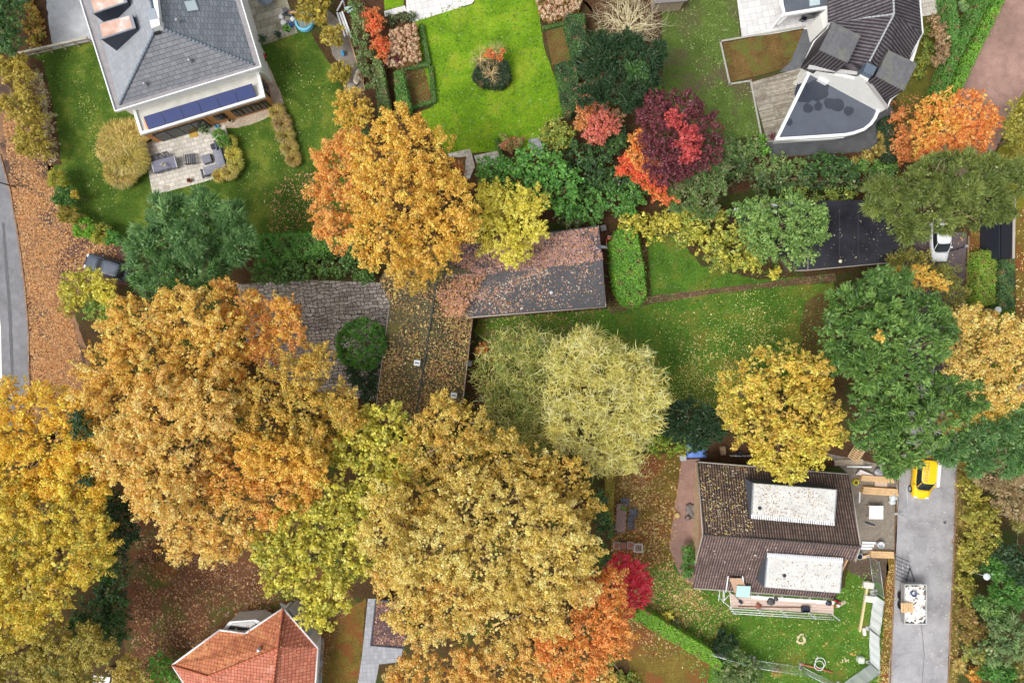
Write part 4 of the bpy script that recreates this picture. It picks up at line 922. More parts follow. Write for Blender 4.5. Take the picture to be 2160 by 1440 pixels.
zn = planez(*[V3(*p) for p in nE[:3]]); zs_ = planez(V3(*sE[0]), V3(*sE[1]), V3(*sE[5]))
for xs in ((nE[0], nE[3], sE[5]), (nE[1], nE[2], sE[4])):
    a, b, c = [np.array(V3(*p)) for p in xs]; s = 0.35 if xs[0][0] < 1600 else -0.35
    pts = [a+[s, -.2, -.15], b+[s, 0, -.2], c+[s, .2, -.15]]; pts2 = [p+np.array([s*0.5, 0, 0]) for p in pts]
    MB().add([tuple(p) for p in pts+pts2], [(0, 1, 2), (5, 4, 3), (0, 3, 4, 1), (1, 4, 5, 2), (2, 5, 3, 0)]).build('gable_wall', solid('gable_render', (186, 150, 118), 0.8), Dh)
wroof = solid('white_roof_sheet', (206, 206, 203), 0.5, 0, 0.12, 0.9)
for pts, z, nm in (([(1588, 1018), (1766, 1032), (1761, 1103), (1584, 1088)], 5.7, 'north'), ([(1618, 1170), (1779, 1181), (1773, 1251), (1612, 1238)], 5.6, 'south')):
    q = pp(pts, z); d = MB(); d.prism(q, 3.2, z-0.15); dm = d.build('dormer', solid('dormer_cladding', (88, 94, 104), 0.6), Dh)
    c0 = (sum(p[0] for p in q)/4, sum(p[1] for p in q)/4); sc = lambda k: [(c0[0]+(p[0]-c0[0])*k, c0[1]+(p[1]-c0[1])*k) for p in q]
    MB().prism(sc(1.0), z-0.15, z).build('dormer_edge', solid('aluminium_edge', (150, 156, 162), 0.4, 0.4), dm)
    MB().prism(sc(0.97), z, z+0.02).build('dormer_roof', wroof, dm)
    e = MB(); a, b = (q[3], q[2]) if nm == 'north' else (q[0], q[1])
    for i in range(38):
        t = (i+.5)/38; p = (a[0]+(b[0]-a[0])*t, a[1]+(b[1]-a[1])*t); e.tube((p[0], p[1]-.22, z-.02), (p[0], p[1]+.22, z-.02), 0.075, n=6)
    e.build('corrugated_flashing', whitep, dm)
    vp = P(1602, 1071, z) if nm == 'north' else P(1654, 1213, z)
    MB().lathe((vp[0], vp[1], z), [(0.16, 0), (0.16, .1), (0.11, .14), (0.02, .15)], 12).build('roof_outlet', darkm, dm)
    litter(pts, 900 if nm == 'north' else 420, ['brownl', 'brownish', 'dusty'], 0.085, z=z+.02, label='brown leaves and twigs on the white '+nm+' dormer roof', spots=[((pts[2][0]+pts[3][0])/2, (pts[2][1]+pts[3][1])/2-15, 90, .8), (pts[0][0]+80, pts[0][1]+40, 60, .5)])
litter([(1474, 980), (1592, 990), (1586, 1088), (1588, 1128), (1484, 1122)], 900, ['yellowl', 'palel', 'orangel'], 0.11, zf=lambda x, y: zn(x, y)+.04, z=4.5, spots=[(1530, 1040, 60, .8), (1510, 1090, 40, .5)], label='yellow leaves caught in the ribs of the brown north roof slope')
litter([(1474, 1130), (1800, 1160), (1760, 1250), (1470, 1236)], 60, ['palel'], 0.14, zf=lambda x, y: zs_(x, y)+.04, z=4.5, label='few pale leaves on the brown south roof slope')
# ---- E: dark flat roofed house inside the plot
Eh = thing('house', 'low house with wet black flat roof half hidden by trees in the marked plot', 'house', P(1780, 500, 0))
q = pp([(1549, 443), (1700, 424), (1905, 420), (1900, 552), (1676, 571), (1668, 545), (1560, 520)], 3.0)
MB().prism(q, 2.8, 3.0).build('flat_roof', solid('wet_black_felt', (44, 44, 52), 0.22, 0, 0.35, 0.8, 0.7), Eh)
c0 = (sum(p[0] for p in q)/7, sum(p[1] for p in q)/7); wall_run('wall', [(c0[0]+(p[0]-c0[0])*0.95, c0[1]+(p[1]-c0[1])*0.95) for p in q], 0, 2.8, brick_mat('dark_brick', (120, 96, 84), (100, 80, 70), (90, 84, 78), 0.22, 0.07, 0, 0.01), Eh)
e = MB(); strip(e, [P(a, b, 3) for a, b in [(1549, 443), (1600, 437), (1700, 424)]], 0.3, 2.8, 3.12); e.build('roof_edge', whitep, Eh)
e = MB(); strip(e, [P(a, b, 3) for a, b in [(1676, 571), (1704, 570), (1900, 552)]], 0.07, 2.9, 3.06); strip(e, [P(a, b, 3) for a, b in [(1704, 530), (1704, 570)]], 0.05, 2.95, 3.04); e.build('gutter', solid('pale_gutter', (176, 168, 160), 0.5), Eh)
seams = MB()
for i in range(4):
    a = P(1733+i*38, 440, 3.0); b = P(1730+i*41, 560, 3.0); seams.box(((a[0]+b[0])/2, (a[1]+b[1])/2, 3.005), (0.08, abs(a[1]-b[1]), 0.02), 0)
seams.build('roof_seams', solid('felt_seam', (54, 53, 60), 0.5), Eh)
p = P(1772, 551, 3.1); MB().lathe(p, [(0.17, 0), (0.17, .1), (0.1, .16), (0.02, .18)], 14).build('roof_vent', solid('vent_cream', (216, 208, 188), 0.5), Eh)
litter([(1750, 440), (1890, 440), (1890, 545), (1720, 560)], 150, ['dusty', 'brownl', 'palel'], 0.1, z=3.02, label='pale leaves and twigs on the wet black flat roof')
# ---- F: orange tiled house, south-west
Fh = thing('house', 'house with orange tiled hipped roof and white eaves at the bottom edge', 'house', P(560, 1400, 0))
fe, fr = 3.0, 4.9
nl, nm_, nr, se = (363, 1402, fe), (462, 1328, fe), (597, 1282, fe), (671, 1366, fe)
notch = [(463, 1328, fe), (518, 1335, fe)]
an1 = math.atan2(P(462, 1328)[1]-P(363, 1402)[1], P(462, 1328)[0]-P(363, 1402)[0])
t1 = brick_mat('orange_tiles_north_west', (206, 132, 92), (182, 110, 80), (130, 80, 60), 0.3, 0.3, R_(-3), 0.025, var=0.2, bmp=0.8, offset=0.0, stain=(214, 160, 110), stainpos=(0.5, 0.7))
t2 = brick_mat('orange_tiles_east', (206, 130, 104), (182, 110, 88), (134, 80, 66), 0.30, 0.3, R_(-3), 0.03, var=0.16, bmp=0.8, offset=0.0, stain=(220, 170, 150), stainpos=(0.56, 0.75))
fap = (586, 1366, fr); fs1 = (560, 1480, fr)
face('roof', [nl, notch[0], notch[1], nr, fap, (470, 1400, fr-0.8), (430, 1440, fr-1.2)][:5]+[(440, 1425, 4.1)], t1, Fh)
face('roof', [nr, se, (660, 1520, fe), (566, 1520, fr), fap], t2, Fh)
face('roof', [nl, (440, 1425, 4.1), fap, (566, 1520, fr), (440, 1520, fe)], t2, Fh)
rd = MB()
for a, b in ((fap, nr), (fap, (566, 1520, fr)), ((440, 1425, 4.1), nl), (fap, (440, 1425, 4.1)), (fap, (548, 1420, fr-.6))): ridge(rd, lift(V3(*a), .08), lift(V3(*b), .08), 0.1, 20)
rd.build('ridge_tiles', solid('ridge_terracotta', (196, 116, 88), 0.8), Fh)
g2 = MB()
for a, b in ((nl, notch[0]), (notch[0], notch[1]), (notch[1], nr), (nr, se), (se, (660, 1520, fe)), (nl, (440, 1520, fe))): g2.tube(lift(V3(*a), -.02), lift(V3(*b), -.02), 0.09)
g2.build('gutter', whitep, Fh)
wall_run('wall', pp([(378, 1404), (468, 1338), (525, 1342), (594, 1292), (660, 1368), (650, 1520), (450, 1520)], 2.9), 0, 2.85, white, Fh)
p = V3(549, 1366, 4.4); v = MB(); v.lathe((p[0], p[1], p[2]), [(0.18, 0), (0.16, .4), (0.1, .45), (0.1, .6)], 10); v.build('roof_vent', solid('vent_grey', (198, 200, 204), 0.5), Fh)
MB().prism(pp([(470, 1326), (484, 1310), (540, 1306), (556, 1314), (520, 1332)], 2.4), 0, 2.4).build('bay_window', solid('bay_frame', (226, 228, 230), 0.4), Fh)
MB().prism(pp([(480, 1326), (489, 1314), (532, 1310), (543, 1316), (518, 1329)], 2.45), 2.4, 2.44).build('bay_roof', solid('bay_glass', (56, 60, 62), 0.2, 0, 0.1, 2, .6), Fh)
MB().prism(pp([(608, 1284), (616, 1284), (656, 1338), (650, 1342)], 2.2), 0, 2.2).build('glazed_side', solid('glazed_side', (196, 204, 208), 0.3), Fh)
fz1 = planez(V3(*nl), V3(*notch[0]), V3(*fap))
litter([(380, 1400), (462, 1335), (595, 1290), (665, 1368), (655, 1440), (420, 1440)], 500, ['brownl', 'orangel'], 0.13, zf=lambda x, y: fz1(x, y)*0+0+np.minimum(fz1(x, y), 4.8)+.08, z=4.3, label='brown leaves caught on the orange tiled roof')
# ---- garage by the path
Gh = thing('garage', 'small garage with flat felt roof buried in purple brown leaves', 'garage', P(822, 1320, 0))
q = pp([(793, 1265), (838, 1268), (858, 1325), (852, 1366), (782, 1360)], 2.5); MB().prism(q, 2.35, 2.5).build('flat_roof', solid('garage_felt', (88, 70, 74), 0.8, 0, 0.2, 2), Gh)
c0 = (sum(p[0] for p in q)/5, sum(p[1] for p in q)/5); wall_run('wall', [(c0[0]+(p[0]-c0[0])*0.94, c0[1]+(p[1]-c0[1])*0.94) for p in q], 0, 2.35, brick_mat('brown_brick', (128, 92, 74), (108, 76, 60), (120, 108, 96), 0.22, 0.07, 0, 0.01), Gh)
e = MB(); strip(e, [(*p, 0) for p in q]+[(*q[0], 0)], 0.14, 2.4, 2.58); e.build('roof_edge', darkm, Gh)
litter([(794, 1268), (838, 1270), (856, 1325), (850, 1362), (784, 1358)], 1500, ['pinkl', 'pinkl', 'brownl'], 0.15, z=2.5, label='purple brown leaves lying on the garage roof')
# ---- black garage roof, far right
Kh = thing('garage', 'long narrow building with black flat roof and pale edge at the right side', 'garage', P(2125, 480, 0))
q = pp([(2112, 415), (2138, 415), (2136, 545), (2112, 543)], 2.8); MB().prism(q, 2.65, 2.8).build('flat_roof', solid('jet_felt', (30, 30, 38), 0.5), Kh)
wall_run('wall', [(p[0]-0.1, p[1]) for p in q], 0, 2.65, darkm, Kh)
e = MB(); strip(e, [P(2139, 415, 2.8), P(2137, 545, 2.8)], 0.22, 2.6, 2.88); e.build('roof_edge', solid('pale_gutter', (176, 168, 160), 0.5), Kh)
# ---- corner roof, bottom left and top shed
Lh = thing('shed', 'white roofed shed corner among trees at the bottom left edge', 'shed', P(205, 1450, 0))
MB().prism(pp([(196, 1424), (232, 1428), (222, 1480), (196, 1480)], 2.3), 2.15, 2.3).build('roof', whitep, Lh)
MB().prism(pp([(200, 1430), (228, 1432), (218, 1480), (200, 1480)], 2.3), 0, 2.15).build('wall', woodw, Lh)
Sh = thing('shed', 'grey shed at the top edge between the bare tree and the dull lawn', 'shed', P(1410, -10, 0))
MB().prism(pp([(1375, -60), (1448, -60), (1450, 2), (1380, 8)], 2.2), 2.05, 2.2).build('roof', solid('shed_grey', (132, 124, 124), 0.8), Sh)
MB().prism(pp([(1380, -60), (1445, -60), (1446, -2), (1384, 4)], 2.2), 0, 2.05).build('wall', woodw, Sh)
# ================================================================ TREES
def lob(s, z, key):
    """'x y r x y r ...' -> lobes with a common top height and colour"""
    v = [float(q) for q in s.split()]; return [(v[i], v[i+1], v[i+2], z, key) for i in range(0, len(v), 3)]
G1 = 'broadleaf trees in autumn colour'
tree('maple_tree', 'large orange gold maple standing alone north of the mossy roofed house', 'tree',
     lob('850 275 52 800 330 72 880 350 82 940 430 72 905 500 80 960 480 48', 12.5, 'gold')+lob('840 430 100 810 500 75', 14, 'gold')+lob('735 370 78 705 445 60 715 490 42 745 310 40', 10.5, 'amber')+lob('868 575 45 900 545 55', 10, ['gold', 'olive'])+lob('690 330 26 680 400 28', 9, 'amber'), group=G1, trunk=0.4)
tree('golden_tree', 'small round deep gold tree between the hedge and the lawn, north of the big maple', 'tree', lob('748 228 38 728 218 24 765 245 26 735 255 26', 5, ['goldg', 'gold']), group=G1, trunk=0.12, rp=.45, leaf=.17)
tree('yellow_tree', 'bright lemon yellow tree leaning over the leaf covered wing roof', 'tree', lob('1040 425 42 1080 450 62 1115 430 42 1060 500 55 1110 485 45 1085 535 28 1020 450 35', 8, 'bright'), group=G1, trunk=0.2, rp=.6, leaf=.19)
tree('laurel_tree', 'fresh green broadleaf tree between the yellow tree and the bright lawn', 'tree', lob('1030 365 34 1085 370 48 1140 355 48 1185 370 40 1150 400 48 1185 410 38 1110 395 40', 4.6, 'green'), group=G1, trunk=0.15, rp=.6, leaf=.27)
tree('pine_tree', 'dark blue green pine below the bare tree at the top', 'tree', lob('1265 115 48 1310 120 62 1365 130 42 1350 170 48 1300 185 50 1260 160 42 1330 210 36 1385 110 28 1240 200 30', 8, 'deep')+lob('1345 150 30', 8.4, ['dark', 'hgreen']), 'frond', group='evergreen trees', trunk=0.25, rp=.6, leaf=.14, spread=.7)
tree('coral_tree', 'coral pink shrubby tree with brown twigs at the top, beside the dark pine', 'tree', lob('1236 192 18 1244 212 26 1262 228 24', 4, ['brownish', 'coral'])+lob('1228 240 20 1234 258 22', 4.3, ['maple', 'brownish'])+lob('1262 262 30 1252 288 24 1284 268 24', 4.5, 'coral')+lob('1298 250 20', 3.5, 'brownish'), group=G1, trunk=0.1, rp=.4, leaf=.15)
tree('red_maple', 'dark burgundy maple with crimson crown side south of the dull lawn', 'tree', lob('1385 235 40 1435 240 48 1475 262 42 1490 312 40 1395 290 48 1430 330 48 1470 330 44 1385 340 34 1460 225 26 1405 370 30', 8.5, 'burg')+lob('1448 295 32 1452 322 24 1425 250 22', 9.2, 'crim'), group=G1, trunk=0.2, rp=.5, leaf=.17)
tree('orange_maple', 'flame orange and red maple leaning left out of the burgundy maple', 'tree', lob('1348 290 22 1345 310 22 1368 350 26 1340 330 20', 6.5, 'maple')+lob('1322 348 20 1312 360 14 1350 372 22 1390 376 26', 6, 'flame')+lob('1385 410 15 1402 422 13 1425 420 10 1368 392 14', 5, ['maple', 'flame']), group=G1, trunk=0.1, rp=.35, leaf=.16)
tree('conifer_tree', 'soft grey green feathery conifer right below the burgundy maple', 'tree', lob('1515 330 38 1500 360 36 1470 390 42 1440 410 40 1480 430 40 1510 395 28 1500 300 26', 5.5, ['grey', 'hgreen']), 'frond', group='evergreen trees', trunk=0.15, rp=.5, leaf=.14)
tree('pine_tree', 'wide dark olive conifer spreading over the white car and the black flat roof', 'tree', lob('1865 415 50 1910 400 52 1960 380 58 2020 375 60 2080 370 58 2135 380 52 1895 455 48 1950 440 58 2010 440 56 2075 430 58 2110 445 38 1925 485 38 1990 468 34 1850 440 32 2170 380 40', 10.5, 'pine')+lob('1940 410 34 2040 400 36', 12, 'pine'), 'needle', group='evergreen trees', trunk=0.4, rp=.65, leaf=.14, dens=1.7, spread=.6)
tree('orange_maple', 'bright orange maple beside the brown dirt track at the top right', 'tree', lob('1985 225 34 1960 258 40 1945 290 36 1990 270 40', 7, ['gold', 'maple'])+lob('2020 230 34 2050 260 40 2085 245 26 2030 300 40 1990 315 34 1955 325 26 2075 285 30 2050 215 26', 7, 'maple')+lob('1900 290 24 1895 245 20 1905 325 22', 3, 'rust'), group=G1, trunk=0.2, rp=.5, leaf=.19)
tree('cypress_tree', 'huge dark green cypress by the south edge of the black flat roof', 'tree',
     lob('1840 630 62 1790 660 60 1890 650 62 1760 700 45 1765 750 45 1810 720 70 1945 660 55 1985 690 42 1900 590 35 1860 585 32', 9.5, 'cyp')+lob('1870 700 70 1930 730 62 1840 780 60 1970 740 40 1900 790 60', 12, ['cyp', 'cyp', 'cypl']), 'frond', group='evergreen trees', trunk=0.4, rp=.62, leaf=.19, spread=.6, dens=1.0)
tree('cypress_tree', 'second huge green cypress, overhanging the yellow van from the north', 'tree',
     lob('1880 840 58 1830 860 50 1940 830 60 1990 830 52 2040 830 40 1830 910 42 1870 930 50 1880 980 32 2060 850 28', 10, 'cyp')+lob('1920 890 70 1980 880 62 1910 950 50', 12, ['cyp', 'cyp', 'cypl']), 'frond', group='evergreen trees', trunk=0.4, rp=.62, leaf=.19, spread=.6)
tree('golden_tree', 'small yellow tree standing behind the huge cypress near the white car', 'tree', lob('1870 597 22 1905 590 28 1935 580 26 1965 595 24 1985 600 16', 7, 'gold')+lob('1855 710 12', 12.6, 'gold')+lob('1782 770 18', 8, 'goldg'), group=G1, trunk=0.1, rp=.4, leaf=.17)
tree('olive_tree', 'loose olive green tree between the white car and the golden tree', 'tree', lob('1915 555 32 1945 560 28 1990 590 36 2010 620 30 1990 650 28 1890 550 22', 4, ['olive', 'pine']), group=G1, trunk=0.1, rp=.5, leaf=.15, dens=.8)
tree('tan_tree', 'pale tan tree with bare twigs beside the round lamp on the right', 'tree', lob('2050 680 40 2020 665 26 2060 720 48 2020 740 40 2085 690 30', 8.5, ['peach', 'tan'])+lob('2110 700 38 2140 710 40 2090 760 55 2140 770 50 2030 780 42 2060 810 45 2110 820 45 2150 820 40 2180 740 60', 10, ['tan', 'peach'])+lob('2070 865 38 2110 860 30 2020 880 34 2085 895 24 1985 895 22', 8, ['gold', 'tan']), group=G1, trunk=0.25, rp=.6, leaf=.17, dens=.85, twigs=5)
tree('conifer_tree', 'soft grey green feathery tree over the road at the right edge', 'tree', lob('2050 935 48 2100 910 50 2150 900 50 2120 960 55 2060 975 36 2160 960 50 1995 960 34 2010 940 36', 9, ['hgreen', 'spruce']), 'needle', group='evergreen trees', trunk=0.25, rp=.65, leaf=.13, dens=1.5)
tree('golden_tree', 'broad yellow tree hanging over the white dormer of the ribbed roof', 'tree', lob('1650 775 52 1595 785 50 1705 782 48 1552 830 48 1640 850 70 1720 840 46 1740 880 40 1590 900 55 1690 910 55 1640 940 50 1755 920 30 1545 880 26', 9.5, ['gold', 'bright', 'olive'])+lob('1668 995 30 1645 985 26 1610 965 30 1720 960 30', 9, ['bright', 'goldg']), group=G1, trunk=0.3, rp=.6, leaf=.2)
tree('willow_tree', 'pale straw yellow curly willow in the middle of the gardens', 'tree', lob('1200 760 50 1260 765 65 1320 785 60 1358 815 44 1300 850 66 1240 840 70 1190 830 50 1400 845 16 1358 885 38 1310 920 60 1240 910 60 1190 890 44 1270 960 42 1330 960 38 1180 930 30 1225 720 30', 9.5, ['willow', 'willow', 'willow', 'willowg']), 'curl', group=G1, trunk=0.35, rp=.55, leaf=.22, dens=1.35, twigs=6, jit=(.7, 1.1), wild=.3)
tree('willow_tree', 'greener curly willow left behind the pale straw yellow one', 'tree', lob('1060 750 44 1110 730 38 1040 790 40 1090 790 48 1130 790 40 1150 740 36 1060 850 40 1110 850 48 1140 880 50 1090 910 44 1150 930 36 1050 900 30', 7, ['willowg', 'willowg', 'willow', 'hgreen']), 'curl', group=G1, trunk=0.3, rp=.55, leaf=.22, dens=1.2, twigs=5, jit=(.7, 1.1), wild=.3)
shrub('small rusty orange shrub at the east wall of the mossy roofed house', lob('1020 738 18 1038 748 12', 1.8, 'rust'))
tree('pine_tree', 'dark blue green conifer between the blue tarpaulin and the plot lawn', 'tree', lob('1410 880 34 1450 870 38 1495 885 34 1460 905 40 1420 910 30 1510 910 24 1475 930 26', 5.5, ['dark', 'deep']), 'frond', group='evergreen trees', trunk=0.2, rp=.5, leaf=.14)
shrub('lime green shrub left of the blue tarpaulin', lob('1415 935 26 1440 930 26 1385 935 24 1460 920 18', 3, ['limeh', 'ygreen']))
tree('cedar_tree', 'big blue green feathery cedar over the bonnet end of the parked grey car', 'tree', lob('400 500 95 320 520 62 460 490 65 350 450 50 430 440 48 500 520 48 370 580 58 440 570 60 300 570 42 490 460 40 520 500 30 330 610 36', 9.5, ['spruce', 'hgreen', 'spruce'])+lob('400 510 50', 11.5, 'spruce'), 'needle', group='evergreen trees', trunk=0.4, rp=.75, leaf=.13, dens=1.6, spread=.55)
tree('yellow_tree', 'small yellow and green tree south of the grey parked car', 'tree', lob('165 605 38 190 590 28 150 625 26', 5, ['bright', 'ygreen'])+lob('222 615 26 235 635 20', 5.6, 'bright')+lob('215 655 34 240 670 28', 4.6, ['green', 'ygreen'])+lob('150 650 24', 3.5, 'olive'), group=G1, trunk=0.12, rp=.45, leaf=.18)
tree('oak_tree', 'huge peach orange oak filling the left centre west of the cobbled yard', 'tree',
     lob('300 680 70 400 660 70 330 760 90 420 760 85 230 780 62 260 860 90 200 850 50 470 700 50 250 700 45', 13, ['peach', 'gold'])+lob('350 870 90 300 950 80 390 950 85 250 960 60 350 1040 70 330 1000 70 440 860 70', 15, 'peach')+lob('400 1100 62 470 1080 60 460 1150 48 380 1150 40 520 1120 50', 12.5, 'peach')+lob('490 1000 70 560 980 60 640 1030 50 590 1060 55', 13, ['gold', 'amber']), group=G1, trunk=0.55)
tree('oak_tree', 'rusty orange oak whose branches reach over the cobbled yard', 'tree', lob('505 640 48 540 690 50 590 670 48 620 700 34 480 610 28 610 650 26 560 740 42 500 760 50', 10.5, ['rust', 'gold']), group=G1, trunk=0.3)
tree('oak_tree', 'golden yellow oak east of the huge peach oak, below the round green bush', 'tree', lob('620 790 52 680 760 34 560 830 60 640 860 75 720 850 48 570 900 70 500 880 60 660 930 60 740 880 32', 13, ['gold', 'olive'])+lob('540 950 50 600 960 50 660 990 40', 14, 'gold'), group=G1, trunk=0.4)
tree('lime_tree', 'yellow green lime tree with an open crown above the orange tiled house', 'tree', lob('760 900 44 820 890 44 740 950 50 800 960 55 850 930 45 780 1010 48 850 1000 40 760 1060 36', 12, ['ygreen', 'bright'])+lob('620 1130 50 580 1170 45 670 1100 48 730 1130 50 660 1170 55 720 1190 50 640 1220 48 710 1250 45 670 1290 42 740 1090 36 610 1090 38 700 1040 40 770 1110 34 770 1180 36 590 1220 36 640 1060 30 560 1150 34', 12.5, ['ygreen', 'bright']), group=G1, trunk=0.4, leaf=.24)
tree('oak_tree', 'enormous golden tan oak in the lower centre', 'tree', lob('930 880 48 980 910 60 900 950 65 980 980 80 1060 960 60 1120 1000 60 900 1040 75 1200 1010 50 1225 1060 50 870 1100 60', 13, ['gold', 'olive', 'tan'])+lob('1000 1080 90 1100 1080 85 1170 1120 70 930 1150 85 1040 1180 95 1140 1200 80 860 1180 60 1220 1150 46 820 1060 50 800 1130 50', 15.5, 'tan')+lob('960 1260 75 1060 1290 80 1150 1290 60 880 1240 50 1220 1230 50 820 1220 46 850 1290 40 900 1320 50', 14, ['tan', 'peach']), group=G1, trunk=0.6)
tree('beech_tree', 'orange beech between the golden tan oak and the bright red maple', 'tree', lob('1260 1260 45 1290 1230 36 1280 1300 50 1230 1320 50 1300 1345 42 1240 1380 50 1180 1370 55 1290 1290 36', 11, ['maple', 'amber'])+lob('1120 1400 60 1050 1410 60 980 1390 50 1180 1440 60 1260 1430 40 900 1400 45 860 1430 45 960 1450 60 1080 1470 60', 10, ['amber', 'peach', 'tan']), group=G1, trunk=0.35)
tree('red_maple', 'bright crimson red maple at the corner of the lime hedge', 'tree', lob('1300 1190 26 1320 1215 34 1345 1240 34 1335 1270 28 1310 1180 22 1345 1205 26 1358 1235 20', 5.5, 'red'), group=G1, trunk=0.12, rp=.42, leaf=.17)
tree('maple_tree', 'glowing golden yellow maple at the left edge, its upper half more orange', 'tree', lob('30 850 60 90 860 60 140 870 42 40 920 75 120 930 70 180 960 46 60 990 80 150 1010 60 -40 900 80 -50 1000 80 200 1020 36 0 1040 50', 13, 'yellow'), group=G1, trunk=0.45)
tree('lime_tree', 'yellow green lime tree at the left edge below the golden maple', 'tree', lob('30 1070 70 100 1080 70 170 1090 55 210 1130 45 50 1160 80 130 1170 70 190 1190 48 60 1240 60 20 1290 60 120 1250 50 -50 1150 90 70 1310 40 0 1330 50 -30 1260 60 0 1180 60', 13.5, ['lime', 'ygreen', 'yellow']), group=G1, trunk=0.45)
tree('lime_tree', 'dull olive yellow tree in the bottom left corner', 'tree', lob('60 1360 55 120 1360 48 180 1370 50 220 1370 30 40 1420 60 110 1420 50 170 1430 40 200 1340 30 -40 1400 70', 10, 'olive'), group=G1, trunk=0.35)
tree('olive_tree', 'small dull yellow tree in front of the white shed corner', 'tree', lob('270 1420 34 290 1440 34 265 1395 18', 5, ['olive', 'tan']), group=G1, trunk=0.1, rp=.45)
shrub('bright green shrub at the west corner of the orange tiled house', lob('335 1400 24 350 1425 28 320 1435 26 372 1440 22', 3, ['green', 'limeh']), leaf=.19)
tree('holly_tree', 'dark green evergreen line east of the lime tree at the left edge', 'tree', lob('230 1060 34 260 1080 34 275 1120 28 250 1150 30', 7, 'deep')+lob('240 1210 30 230 1250 34 250 1290 34 210 1290 40 245 1330 32 180 1320 34', 6, ['dark', 'hgreen']), group='evergreen trees', trunk=0.2, rp=.5, leaf=.16)
shrub('grey green bush at the edge of the red leaf litter in the south west', lob('262 1190 18 258 1215 20', 3, 'grey'))
tree('holly_tree', 'patch of dark green evergreen showing through the peach oak at the left', 'tree', lob('165 880 20 175 905 24 188 1010 20', 13.2, 'deep'), group='evergreen trees', trunk=0.12, rp=.4, leaf=.15)
tree('bush', 'round dark green clipped bush at the corner of the cobbled yard', 'bush', lob('765 725 60', 5.2, ['green', 'cyp', 'green']), 'frond', trunk=0.15, rp=.34, leaf=.14, squash=.95, low=-.6, jit=(.94, 1.02), wild=0, dens=2.6, spread=.9)
shrub('dark green bush below the round clipped bush, west of the mossy roof', lob('770 790 32 785 830 24 745 790 22', 3, 'deep'))
shrub('dark evergreen shrub behind the golden tan oak, west of the garden table', lob('1265 1050 18 1270 1090 22 1280 1120 20 1262 1150 18 1275 1175 16', 3.2, ['dark', 'hgreen']), leaf=.18)
shrub('small green shrub beside the garage buried in leaves', lob('868 1330 16 885 1335 12 855 1318 9', 2.4, 'green'))
# north-west garden
for x, y, r, lbx in ((30, 150, 40, 'northernmost of the olive yellow shrubs on the leaf covered verge'), (42, 228, 48, 'middle of the three olive yellow shrubs on the leaf covered verge'), (66, 306, 42, 'southernmost and most golden of the olive yellow shrubs on the leaf covered verge')):
    shrub(lbx, lob(f'{x} {y} {r*.8} {x-r*.5} {y-r*.2} {r*.55} {x+r*.4} {y+r*.3} {r*.6} {x+r*.3} {y-r*.4} {r*.5}', 3.4, ['olive', 'goldg']), rp=.5, leaf=.15, group='olive yellow shrubs on the verge')
shrub('thin grey green bush along the bed east of the verge shrubs', lob('78 165 16 88 190 14 92 215 16 100 245 15 104 270 16 112 300 13 112 330 13', 1.6, ['grey', 'brownish', 'palel']), dens=.6)
for x, y, r, k, lbx in ((120, 375, 22, 'ygreen', 'yellow green shrub topmost in the row south of the verge shrubs'), (136, 412, 24, 'hgreen', 'green shrub second from the top in the row along the verge'), (158, 410, 10, 'goldg', 'tiny golden shrub in the row along the verge'), (145, 448, 24, 'olive', 'olive shrub in the row along the verge'), (180, 478, 26, 'limeh', 'lime green shrub in the row north of the grey car'), (215, 492, 26, 'ygreen', 'yellow green shrub nearest the grey parked car'), (238, 500, 18, 'green', 'green shrub between the cedar and the grey car')):
    shrub(lbx, lob(f'{x} {y} {r} {x+r*.5} {y+r*.5} {r*.6} {x-r*.5} {y+r*.4} {r*.6}', 2.2, k), 'frond', leaf=.11)
grasses('large golden green ornamental grass west of the patio', [(262, 300, 34), (275, 330, 38), (268, 365, 30), (290, 290, 28), (295, 345, 26), (245, 320, 24)], ['straw', 'olive'], 1.5, 1700)
grasses('tall straw coloured grass clump east of the patio bench', [(491, 305, 13), (498, 330, 15), (503, 350, 15), (490, 366, 15), (468, 374, 12)], ['straw', 'ygreen'], 1.0, 500)
shrub('soft green bush at the north east corner of the patio', lob('462 285 16 472 300 15', 1.4, ['grassy', 'green']), 'frond', leaf=.08)
grasses('long brown green grass strip on the lawn south of the gravel', [(588, 240, 15), (598, 262, 17), (606, 288, 17), (614, 315, 16), (622, 338, 14)], ['olive', 'brownish'], 0.8, 700)
for x, y, r, lbx in ((660, 15, 42, 'largest golden green shrub, beside the round blue pool'), (700, 75, 30, 'golden green shrub south east of the blue pool'), (716, 150, 30, 'golden green shrub above the pile of white sacking')):
    shrub(lbx, lob(f'{x} {y} {r*.85} {x-r*.4} {y+r*.3} {r*.6} {x+r*.4} {y-r*.3} {r*.6} {x+r*.3} {y+r*.45} {r*.55}', 3.0, ['goldg', 'olive']), 'needle', leaf=.2, dens=1.3, group='golden green shrubs')
shrub('mixed grey green shrub strip between the plank border and the clipped hedge', lob('745 20 20 760 45 22 758 80 20 766 115 20 772 145 18 784 180 14 760 300 18 770 280 16', 2.2, ['grey', 'hgreen']), dens=.8)
for x, y, r, h_, lbx in ((786, 40, 24, 2.4, 'northern burnt orange azalea beside the hydrangea bed'), (803, 98, 20, 2.2, 'southern burnt orange azalea beside the hydrangea bed')):
    shrub(lbx, lob(f'{x} {y} {r} {x+6} {y+r*.8} {r*.7} {x-7} {y-6} {r*.6}', h_, ['flame', 'rust']), leaf=.13, dens=.8, group='burnt orange azaleas')
hedge('clipped_hedge', 'long narrow grey green clipped hedge west of the dark gap', [(787, 120), (804, 130), (823, 238), (800, 250)], 1.6, ['grey', 'hgreen'])
hedge('clipped_hedge', 'short green clipped hedge beside the brown bed in the north', [(832, 150), (848, 148), (866, 228), (838, 236)], 1.5, ['hgreen', 'green'])
